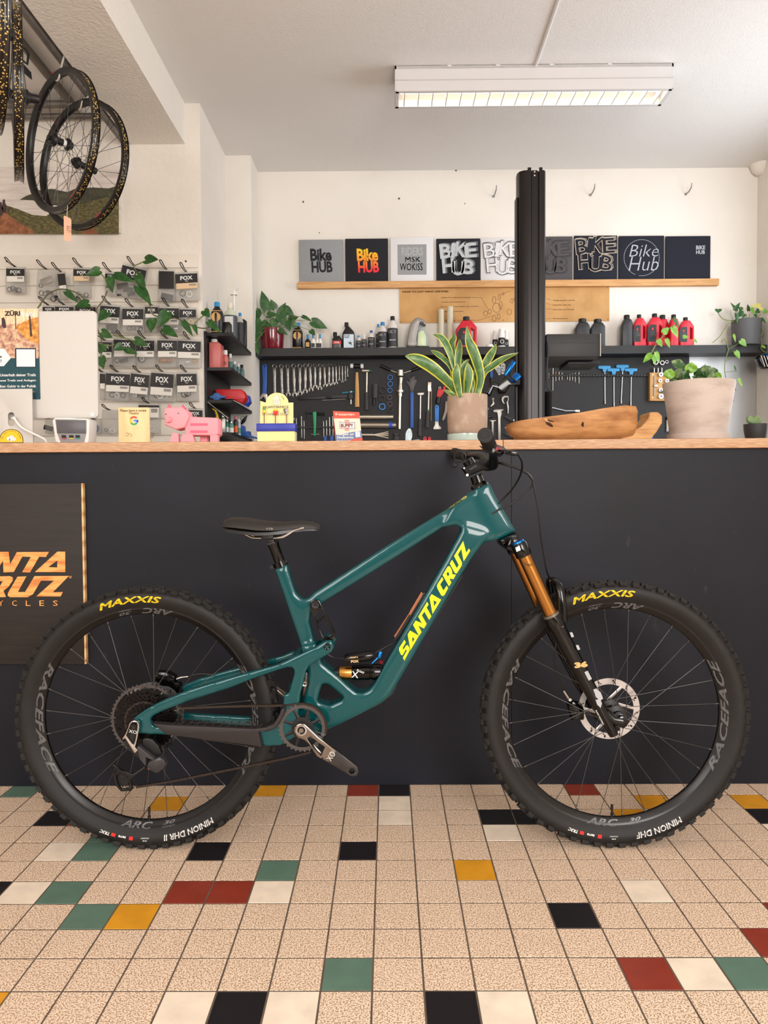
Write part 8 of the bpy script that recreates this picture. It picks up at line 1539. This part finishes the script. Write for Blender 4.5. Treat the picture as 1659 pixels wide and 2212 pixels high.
def bag(hx0, hy0, hx1, hy1, by1, items, tilt=0.0, white=0.55, text='FOX', logo=True, label='', grp='parts bags with black headers', header=True, tan=False):
    Y = YSW-.055; cx_ = (hx0+hx1)/2; top = px(*g2(cx_, hy0-6), Y); t = thing('parts_bag', label, 'bag', top, grp); K_ = mpp(Y)/3.687; cth, sth = math.cos(tilt), math.sin(tilt)
    def R_(x, y): dx, dy = x-cx_, y-hy0; return g2(cx_+dx*cth-dy*sth, hy0+dx*sth+dy*cth)
    w0 = (hx1-hx0)*.06
    m = MB(); m.ppx([R_(hx0-w0*.5, hy0-16), R_(hx1+w0*.5, hy0-16), R_(hx1+w0, (hy0+by1)/2), R_(hx1+w0, by1), R_(cx_, by1+5), R_(hx0-w0, by1-4), R_(hx0-w0, (hy0+by1)/2)], Y, -.002, .020, ch=.006); m.build('pouch', bagm, t, smooth=60)
    if header:
        m = MB(); m.ppx([R_(hx0, hy0), R_(hx1, hy0+3), R_(hx1, hy1), R_(hx0, hy1)], Y-.006, -.0012, .001); hd = m.build('header', cardk, t, smooth=0)
        if logo:
            wd = (hx1-hx0)*.56; hh = (hy1-hy0)*.42; u = Vector((cth, 0, -sth)); v = Vector((sth, 0, cth))
            m = MB(); m.text(text, px(*R_(cx_, hy0+(hy1-hy0)*.45), Y-.0082), u, v, w=wd*K_, h=hh*K_, center=True, bold=.035); m.build('lettering', whlab, hd, smooth=0)
            q = px(*R_(cx_+2, hy0+(hy1-hy0)*.72), Y-.0080); m = MB(); m.tube([q+Vector((math.cos(an)*.009, 0, math.sin(an)*.005)) for an in (2.6, 3.4, 4.2, 5.0, 5.8)], [.0006, .0016, .002, .0016, .0005], 5); m.build('tail_mark', whlab, hd)
        if white:
            hy2 = hy1+(hy1-hy0)*white; m = MB(); m.ppx([R_(hx0+4, hy1), R_(hx1-4, hy1), R_(hx1-4, hy2), R_(hx0+4, hy2)], Y-.0065, -.001, .001); lb = m.build('paper_label', lab2 if tan else labw, t, smooth=0)
            m = MB(); m.ppx([R_(cx_+(hx1-hx0)*.1, hy1+8), R_(hx1-14, hy1+8), R_(hx1-14, hy1+(hy2-hy1)*.5), R_(cx_+(hx1-hx0)*.1, hy1+(hy2-hy1)*.5)], Y-.0078, 0, .0004); m.build('barcode', barc, lb, smooth=0)
    for (ix, iy, ir, mat, kind) in items:
        q = px(*R_(ix, iy), Y+.004); m = MB(); r = ir*K_
        if kind == 'r': m.lathe(q+Vector((0, random.uniform(-.003, .003), 0)), [(r*.72, -.002), (r*.72, .002), (r, .002), (r, -.002)], 18, (random.uniform(-.3, .3), 1, random.uniform(-.3, .3)), closed=True); m.build('ring', mat, t)
        else: m.box(q, (r*2.2, .008, r*1.1), rot('Y', random.uniform(-.4, .4)), .003); m.build('small_part', mat, t)
    # the wire hook it hangs on
    p0 = px(*g2(cx_, hy0-14), YSW); e0 = p0+Vector((-.001, -.10, .016)); m = MB(); m.tube(catmull([p0+Vector((-.004, 0, 0)), p0+Vector((-.005, -.06, .004)), e0+Vector((-.006, 0, 0)), e0+Vector((0, -.008, .004)), e0+Vector((.006, 0, 0)), p0+Vector((.005, -.06, .004)), p0+Vector((.004, 0, 0))], 4), .0026, 6)
    tag(m.build('wire_hook', hookm), ' '.join(('wire hook of the '+label).split()[:16]), 'hook', 'wire hooks on the slat wall')
FX = 'clear bag with black fox-logo header and white label, hanging %s'
bag(50, 185, 195, 245, 380, [(75, 350, 20, ringk, 'r'), (100, 345, 22, ringk, 'r'), (125, 355, 20, ringk, 'r'), (150, 358, 22, ringk, 'r')], label='small bag of black seal rings alone at the end of the top row', white=.75)
bag(300, 205, 440, 240, 420, [(370, 280, 45, M('foil_grey', (150, 142, 134), .4, .5), 'b'), (325, 320, 18, ringk, 'r'), (330, 380, 22, ringk, 'r'), (360, 385, 20, ringk, 'r'), (395, 375, 26, ringk, 'b')], header=False, label='crumpled clear bag without header holding grey foil and rings')
bag(456, 225, 516, 320, 430, [(400, 415, 24, ringk, 'r'), (420, 400, 18, ringk, 'b')], tilt=-.12, white=.3, logo=False, label='narrow tilted bag with plain black header beside the foil bag')
bag(585, 190, 715, 245, 415, [(625, 385, 16, ringk, 'r'), (655, 400, 14, ringk, 'r'), (685, 395, 20, ringk, 'r')], white=.7, tan=True, label='bag of black rings with tan label strip in the top row')
bag(838, 225, 925, 265, 400, [(860, 330, 16, ringk, 'b')], white=.4, label='small bag with black header partly behind vine leaves in the top row')
bag(975, 178, 1170, 275, 420, [(1010, 340, 40, ringk, 'b'), (1060, 360, 34, ringk, 'b'), (1090, 390, 26, ringk, 'b'), (1000, 415, 16, ringk, 'b')], tilt=.22, white=.0, label='large steeply tilted bag of black parts with fox-logo header')
bag(1265, 205, 1385, 345, 445, [(1330, 410, 44, ringk, 'b')], white=0, text='XOF', logo=False, label='bag with black card and cream sticker holding a black block')
bag(1395, 225, 1570, 300, 440, [(1445, 380, 26, M('parts_grey', (120, 116, 112), .4, .6), 'r'), (1500, 390, 24, steel, 'r')], tilt=-.06, white=.6, tan=True, label='wide bag of silver parts with fox-logo header at the column end')
rows2 = [(340, 490, 432, 530, 600, 'bag mostly hidden behind the computer, beside a trailing stem'), (440, 488, 585, 530, 620, 'bag showing only its header above the computer'), (600, 490, 760, 560, 640, 'bag above the computer behind a large vine leaf')]
for (x0_, y0_, x1_, y1_, yb_, lb) in rows2: bag(x0_, y0_, x1_, y1_, yb_, [], white=.5, label=lb)
bag(800, 485, 955, 572, 695, [(900, 650, 40, ringk, 'b'), (920, 685, 20, ringk, 'b')], tilt=.06, label='bag of dark rubber parts beside the computer edge')
bag(975, 505, 1140, 590, 700, [(1030, 660, 20, ringk, 'r'), (1060, 655, 18, ringk, 'r'), (1090, 660, 20, ringk, 'r'), (1120, 665, 18, ringk, 'r')], label='bag with a line of thin black rings in the second row')
bag(1155, 490, 1260, 545, 690, [(1200, 640, 18, ringw, 'r')], label='narrow bag behind two drooping vine leaves'); bag(1265, 500, 1425, 585, 690, [(1390, 660, 22, steel, 'b'), (1320, 660, 18, ringk, 'r')], label='bag with silver balls behind the trailing vine'); bag(1430, 510, 1560, 572, 640, [(1475, 555, 28, ringw, 'r'), (1520, 605, 18, ringg, 'r')], white=0, label='bag with large white ring at the column end of the second row')
bag(780, 770, 890, 850, 965, [(830, 920, 18, ringk, 'r')], label='third-row bag touching the computer edge'); bag(905, 752, 1075, 838, 965, [(930, 915, 22, ringk, 'r'), (985, 915, 30, ringk, 'b')], label='third-row bag with one black ring and rubber parts'); bag(1085, 757, 1228, 842, 970, [(1130, 905, 30, ringk, 'r'), (1128, 905, 22, ringw, 'r')], label='third-row bag with a white ring on a black one'); bag(1255, 757, 1410, 842, 970, [(1295, 915, 30, ringb, 'b'), (1350, 915, 26, ringb, 'b')], label='third-row bag of bronze bushings'); bag(1417, 762, 1600, 850, 975, [(1555, 918, 20, ringg, 'r'), (1500, 930, 16, ringw, 'b')], tilt=.03, label='third-row bag with a gold fitting')
bag(795, 1022, 838, 1100, 1230, [], logo=False, label='fourth-row bag almost hidden by the computer'); bag(845, 1022, 1035, 1115, 1235, [(900, 1190, 24, ringk, 'r'), (940, 1195, 22, ringw, 'r'), (985, 1190, 24, ringk, 'r')], tilt=.04, label='fourth-row bag of mixed thin rings'); bag(1045, 1026, 1190, 1128, 1240, [(1090, 1195, 18, ringw, 'r'), (1140, 1195, 30, ringk, 'b')], tilt=.09, label='fourth-row bag with a dark oval part'); bag(1205, 1020, 1385, 1132, 1245, [(1255, 1195, 24, ringk, 'r'), (1290, 1200, 26, ringw, 'r'), (1320, 1200, 26, ringw, 'r')], tilt=.07, label='fourth-row bag with large white rings'); bag(1405, 1022, 1565, 1116, 1240, [(1465, 1185, 28, ringk, 'r'), (1490, 1180, 26, ringk, 'r')], tilt=-.03, label='fourth-row bag with coiled black seals')
bag(815, 1325, 935, 1340, 1500, [(895, 1475, 20, ringw, 'r'), (845, 1470, 14, ringk, 'r')], header=False, label='clear bag with white size card beside the review plate'); bag(1105, 1272, 1268, 1292, 1500, [(1210, 1460, 24, ringw, 'r'), (1205, 1510, 22, steel, 'r')], logo=False, white=4.0, label='bag with lime green top edge behind the review plate'); bag(1500, 1312, 1612, 1370, 1480, [], label='lowest bag with fox-logo header above the pink pig')
bag(360, 1395, 420, 1405, 1500, [(385, 1455, 34, ringk, 'b')], header=False, label='clear bag with dark lump beside the payment terminal'); bag(715, 1400, 800, 1410, 1500, [(755, 1460, 36, bring, 'r'), (755, 1460, 24, ringb, 'r')], header=False, label='clear bag with blue edged ring behind the payment terminal')
# vine climbing over the bags
YVN = YSW-.14; t = thing('climbing_pothos', 'pothos vine trailing across the hanging parts bags', 'plant', px(*g2(780, 1000), YVN))
for (bx_, by_, tx_, ty_, w_) in ((1158, 118, 1258, 108, 95), (795, 200, 682, 235, 78), (882, 250, 890, 376, 82), (918, 238, 1064, 284, 72), (1095, 238, 1158, 348, 78), (1098, 330, 1205, 468, 88), (525, 368, 625, 455, 52), (705, 462, 592, 482, 80), (855, 532, 778, 602, 86), (1335, 530, 1262, 652, 98), (1215, 592, 1200, 692, 96), (1305, 662, 1418, 728, 76), (1460, 608, 1536, 722, 52), (1545, 635, 1572, 712, 36), (810, 690, 895, 735, 72), (1075, 752, 1178, 795, 70), (975, 800, 902, 832, 68), (1005, 830, 1092, 862, 56), (830, 800, 788, 862, 62), (806, 890, 822, 982, 84), (1625, 520, 1670, 570, 70), (1660, 610, 1760, 690, 60)): leaf(t, px(*g2(bx_, by_), YVN), px(*g2(tx_, ty_), YVN-.02), w_/3.687*mpp(YVN)*1.05, potho, curl=.08)
for pts in ([(1060, 168), (1155, 125)], [(795, 215), (850, 285), (880, 360)], [(855, 362), (820, 440), (765, 520), (770, 640), (790, 700), (815, 800), (800, 900)], [(300, 500), (370, 402), (450, 355), (530, 352), (640, 395), (700, 470), (745, 510)], [(530, 352), (560, 365)], [(1060, 170), (1100, 240), (1190, 470), (1230, 560), (1350, 570), (1450, 600), (1560, 650), (1640, 660), (1680, 640)], [(790, 780), (860, 800), (910, 790)], [(900, 715), (1000, 740), (1075, 765)], [(300, 500), (330, 470)], [(1245, 660), (1290, 620)], [(1550, 620), (1620, 560), (1650, 560)]): vine(t, [px(*g2(x, y), YVN+.01) for x, y in pts], .0034, stemd if len(pts) > 6 else stemm)
# ================================================================== CANVAS PHOTO AND HANGING WHEELS
YCV = YL-.02; a, c = px(-190, 506.5, YCV), px(257, 359, YCV); t = thing('canvas_photo', 'canvas photo of riders on a green mountain ridge above clouds', 'picture', ((a.x+c.x)/2, YCV, a.z))
sky_m = photo_mat('photo_cloud_sky', [(.3, (196, 184, 176)), (.5, (222, 212, 204)), (.7, (236, 228, 220))], 5, (1, 1, 9))
m = MB(); m.box(((a.x+c.x)/2, (YCV+YL)/2, (a.z+c.z)/2), (c.x-a.x, YL-YCV, c.z-a.z)); m.build('canvas', sky_m, t, smooth=0)
def k0(x, y): return (x/4.253, y/4.253)
def cv(pts, mat, nm, dy): m = MB(); m.ppx([k0(*p) for p in pts], YCV-dy, 0, .0006); m.build(nm, mat, t, smooth=0)
hillm = photo_mat('photo_dark_hill', [(.3, (44, 44, 36)), (.5, (66, 66, 48)), (.7, (88, 86, 64))], 20, (1, 1, 2)); grassm = photo_mat('photo_grass', [(.3, (48, 46, 26)), (.5, (92, 86, 46)), (.68, (138, 126, 80))], 45, (1, 1, 2)); dirtm = photo_mat('photo_dirt', [(.3, (104, 60, 34)), (.5, (146, 90, 56)), (.7, (180, 124, 86))], 30, (1, 1, 1))
cv([(180, 1835), (240, 1800), (330, 1770), (330, 1750), (480, 1735), (620, 1765), (700, 1730), (860, 1722), (1000, 1730), (1085, 1705), (1091, 1900), (600, 1900), (400, 1870), (300, 1840)], hillm, 'far_hill', .0008)
cv([(-400, 1900), (40, 1880), (160, 1920), (300, 1975), (420, 1985), (520, 1930), (640, 1900), (1091, 1780), (1091, 2150), (-400, 2150)], grassm, 'ridge', .0010); cv([(-400, 1930), (20, 1920), (100, 1990), (200, 2060), (300, 2110), (310, 2150), (-400, 2150)], dirtm, 'path', .0012); cv([(740, 2150), (790, 2095), (860, 2090), (900, 2150)], dirtm, 'dirt_patch', .0012)
for (x_, y_) in ((35, 1900), (5, 1925)): cv([(x_-10, y_-60), (x_, y_-72), (x_+12, y_-60), (x_+10, y_-40), (x_+25, y_-10), (x_+20, y_+50), (x_-5, y_+60), (x_-20, y_+10), (x_-15, y_-30)], M('photo_rider2', (74, 56, 54), .7), 'rider', .0014)
m = MB()
for x_ in (60, 95): m.tube([px(*k0(x_+math.cos(i*PI/6)*20, 1935+math.sin(i*PI/6)*26), YCV-.002) for i in range(13)], .0012, 5)
m.build('bike_print', M('photo_rider2'), t)
tapem = bpy.data.materials.new('rim_tape_pattern'); tapem.use_nodes = True; nt = tapem.node_tree; vo = nt.nodes.new('ShaderNodeTexVoronoi'); vo.inputs['Scale'].default_value = 120; tc = nt.nodes.new('ShaderNodeTexCoord'); nt.links.new(tc.outputs['Object'], vo.inputs['Vector'])
mr = nt.nodes.new('ShaderNodeMapRange'); mr.inputs['From Min'].default_value = .29; mr.inputs['From Max'].default_value = .34; nt.links.new(vo.outputs['Distance'], mr.inputs[0]); mx = nt.nodes.new('ShaderNodeMix'); mx.data_type = 'RGBA'; mx.inputs[6].default_value = lin((214, 178, 96)); mx.inputs[7].default_value = lin((26, 22, 20)); nt.links.new(mr.outputs[0], mx.inputs[0]); nt.links.new(mx.outputs[2], nt.nodes['Principled BSDF'].inputs['Base Color']); nt.nodes['Principled BSDF'].inputs['Roughness'].default_value = .22
def hang_wheel(cx_, cy_, Y, phi, label, rear, hooked=True):
    c_ = px(cx_, cy_, Y); t = thing('bare_wheel', label, 'wheel', c_, 'wheels hanging from the ceiling pipe'); t.rotation_euler = (0, 0, math.radians(phi-90)); ORG[t.name] = Vector((0, 0, 0)); O = Vector((0, 0, 0))
    R = .311; m = MB(); m.lathe(O, [(R, -.0165), (R-.006, -.0170), (R-.022, -.0130), (R-.029, -.006), (R-.030, 0), (R-.029, .006), (R-.022, .0130), (R-.006, .0170), (R, .0165), (R, .0145), (R-.005, .0135), (R-.009, 0), (R-.005, -.0135), (R, -.0145)], 72, YAX, closed=True); rm_ = m.build('rim', carbon, t)
    m = MB(); m.lathe(O, [(R-.0045, -.0134), (R-.0040, -.008), (R-.0080, 0), (R-.0040, .008), (R-.0045, .0134)], 72, YAX); m.build('rim_tape', tapem, rm_)
    for an in (118, -70): m = MB(); m.lathe(O, [(R-.010, -.0166), (R-.020, -.0142)], 5, YAX, a0=math.radians(-an), a1=math.radians(-an-9)); m.build('rim_decal', M('decal_red', (190, 60, 66), .5) if an < 0 else M('decal_plum', (70, 40, 48), .5), rm_)
    m = MB(); m.lathe(O, [(0.0001, -.062), (.010, -.062), (.010, -.050), (.022, -.048), (.022, -.040), (.026, -.036), (.028, -.028), (.016, -.022), (.015, .020), (.026, .026), (.028, .034), (.020, .040), (.017, .048), (.017, .075 if rear else .050), (.010, .080 if rear else .055), (0.0001, .080 if rear else .055)], 20, YAX); m.build('hub', blackm, t)
    if not rear: m = MB(); m.lathe(O, [(.0165, .006), (.0165, .020)], 16, YAX); m.build('hub_band', whlab, t)
    spokes(t, O, .027, R-.030, .030, 28, spokem, r=.0011, ph=.1)
    return t, c_
pipem = M('conduit_grey', (122, 116, 110), .5, .5, var=(9, (98, 92, 86), .4, .7))
XP1, ZP1 = xb0-.035, zb+.012
for nm_, p0, p1, r_, lb in (('conduit', (XP1, .8, ZP1), (XP1, YL-.01, ZP1), .020, 'grey metal pipe running along the foot of the boxed beam'), ('conduit', (-1.74, 1.0, 3.155), (-1.74, 4.1, 3.155), .022, 'grey metal pipe under the ceiling away from the beam'), ('conduit', (-3.4, 4.10, 3.14), (px(160, 233, 4.10).x, 4.10, 3.14), .020, 'grey cross pipe ending short, above the photo'), ('conduit', (-3.4, 4.16, 3.105), (px(228, 256, 4.16).x, 4.16, 3.105), .016, 'longer grey cross pipe close to the wall above the photo')):
    m = MB(); m.tube([p0, p1], r_, 14); tag(m.build(nm_, pipem), lb, 'pipe')
ha, ca_ = hang_wheel(131.8, 307, 3.37, 51, 'bare black wheel with price tag hanging near the beam', False)
hb_, cb_ = hang_wheel(178.6, 357.5, 3.68, 61, 'bare black wheel hanging behind the tagged wheel, overlapping the photo', True)
hd_, cd_ = hang_wheel(38, 206, 2.86, 27, 'bare wheel hanging edge-on with gold rim tape and black hub', True)
he_, ce_ = hang_wheel(-8, 66, 2.45, 32, 'bare wheel hanging edge-on at the front of the pipe', False)
for k, c_ in enumerate((ca_, cb_, cd_, ce_)):
    top = c_+Vector((0, 0, .311-.031)); xo = XP1 if k < 2 else c_.x; zp = ZP1 if k < 2 else 3.15
    m = MB(); m.tube(catmull([Vector((xo, c_.y, zp+.024)), Vector((xo+.024, c_.y, zp+.01)), Vector(((xo+c_.x)/2+.02, c_.y-.02, (zp+top.z)/2)), top+Vector((.015, -.024, .02)), top+Vector((.0, -.012, -.005)), top+Vector((-.02, .012, .0)), top+Vector((-.034, .02, .03))], 6), .0042, 8)
    hk = thing('wheel_hook', 'pale red-tipped hook holding '+('the wheel with the price tag', 'the wheel behind the tagged one', 'the edge-on wheel with visible hub', 'the foremost edge-on wheel')[k], 'hook', top, 'hooks holding the bare wheels'); m.build('hook', M('hook_pale', (214, 208, 200), .35, .4), hk)
    m = MB(); m.tube([top+Vector((-.033, .019, .026)), top+Vector((-.037, .022, .042))], .0055, 8); m.build('red_tip', M('tip_red', (206, 36, 60), .5), hk)
# price tag
Yg = 3.30; t = thing('price_tag', 'pink paper price tag hanging below the wheel by the beam', 'tag', px(146, 520, Yg)); m = MB(); m.ppx([k0(585, 1985), k0(592, 1980), k0(645, 2005), k0(655, 2020), k0(655, 2212), k0(640, 2220), k0(592, 2205), k0(588, 2190)], Yg, 0, .0012); m.build('tag', M('tag_salmon', (244, 190, 160), .7), t, smooth=0)
m = MB(); m.tube([px(*k0(620, 1885), Yg+.02), px(*k0(615, 1992), Yg)], .0012, 6); m.build('string', whlab, t); q0 = px(*k0(600, 2030), Yg-.0006)
for k, s in enumerate(('OFFER', 'XC 30', '890.-')): m = MB(); m.text(s, px(*k0(648-k*18, 2075), Yg-.0006), (0, 0, -1), (1, 0, 0), h=.0075, w=.030, bold=.0); m.build('lettering', M('tag_ink', (96, 60, 60), .7), t, smooth=0)
# black bracket seen between the hanging wheels
t = thing('rack_bracket', 'small black rack frame hanging between the edge-on wheel and the pipe', 'bracket', px(*k0(230, 590), 3.2)); m = MB(); m.tube([px(*k0(x, y), 3.2) for x, y in ((190, 430), (230, 450), (262, 500), (250, 590), (190, 540))], .006, 6); m.build('loop', blackm, t); m = MB(); m.ppx([k0(190, 560), k0(265, 640), k0(275, 710), k0(255, 700), k0(190, 640)], 3.2, 0, .02); m.build('arm', blackm, t, smooth=0)
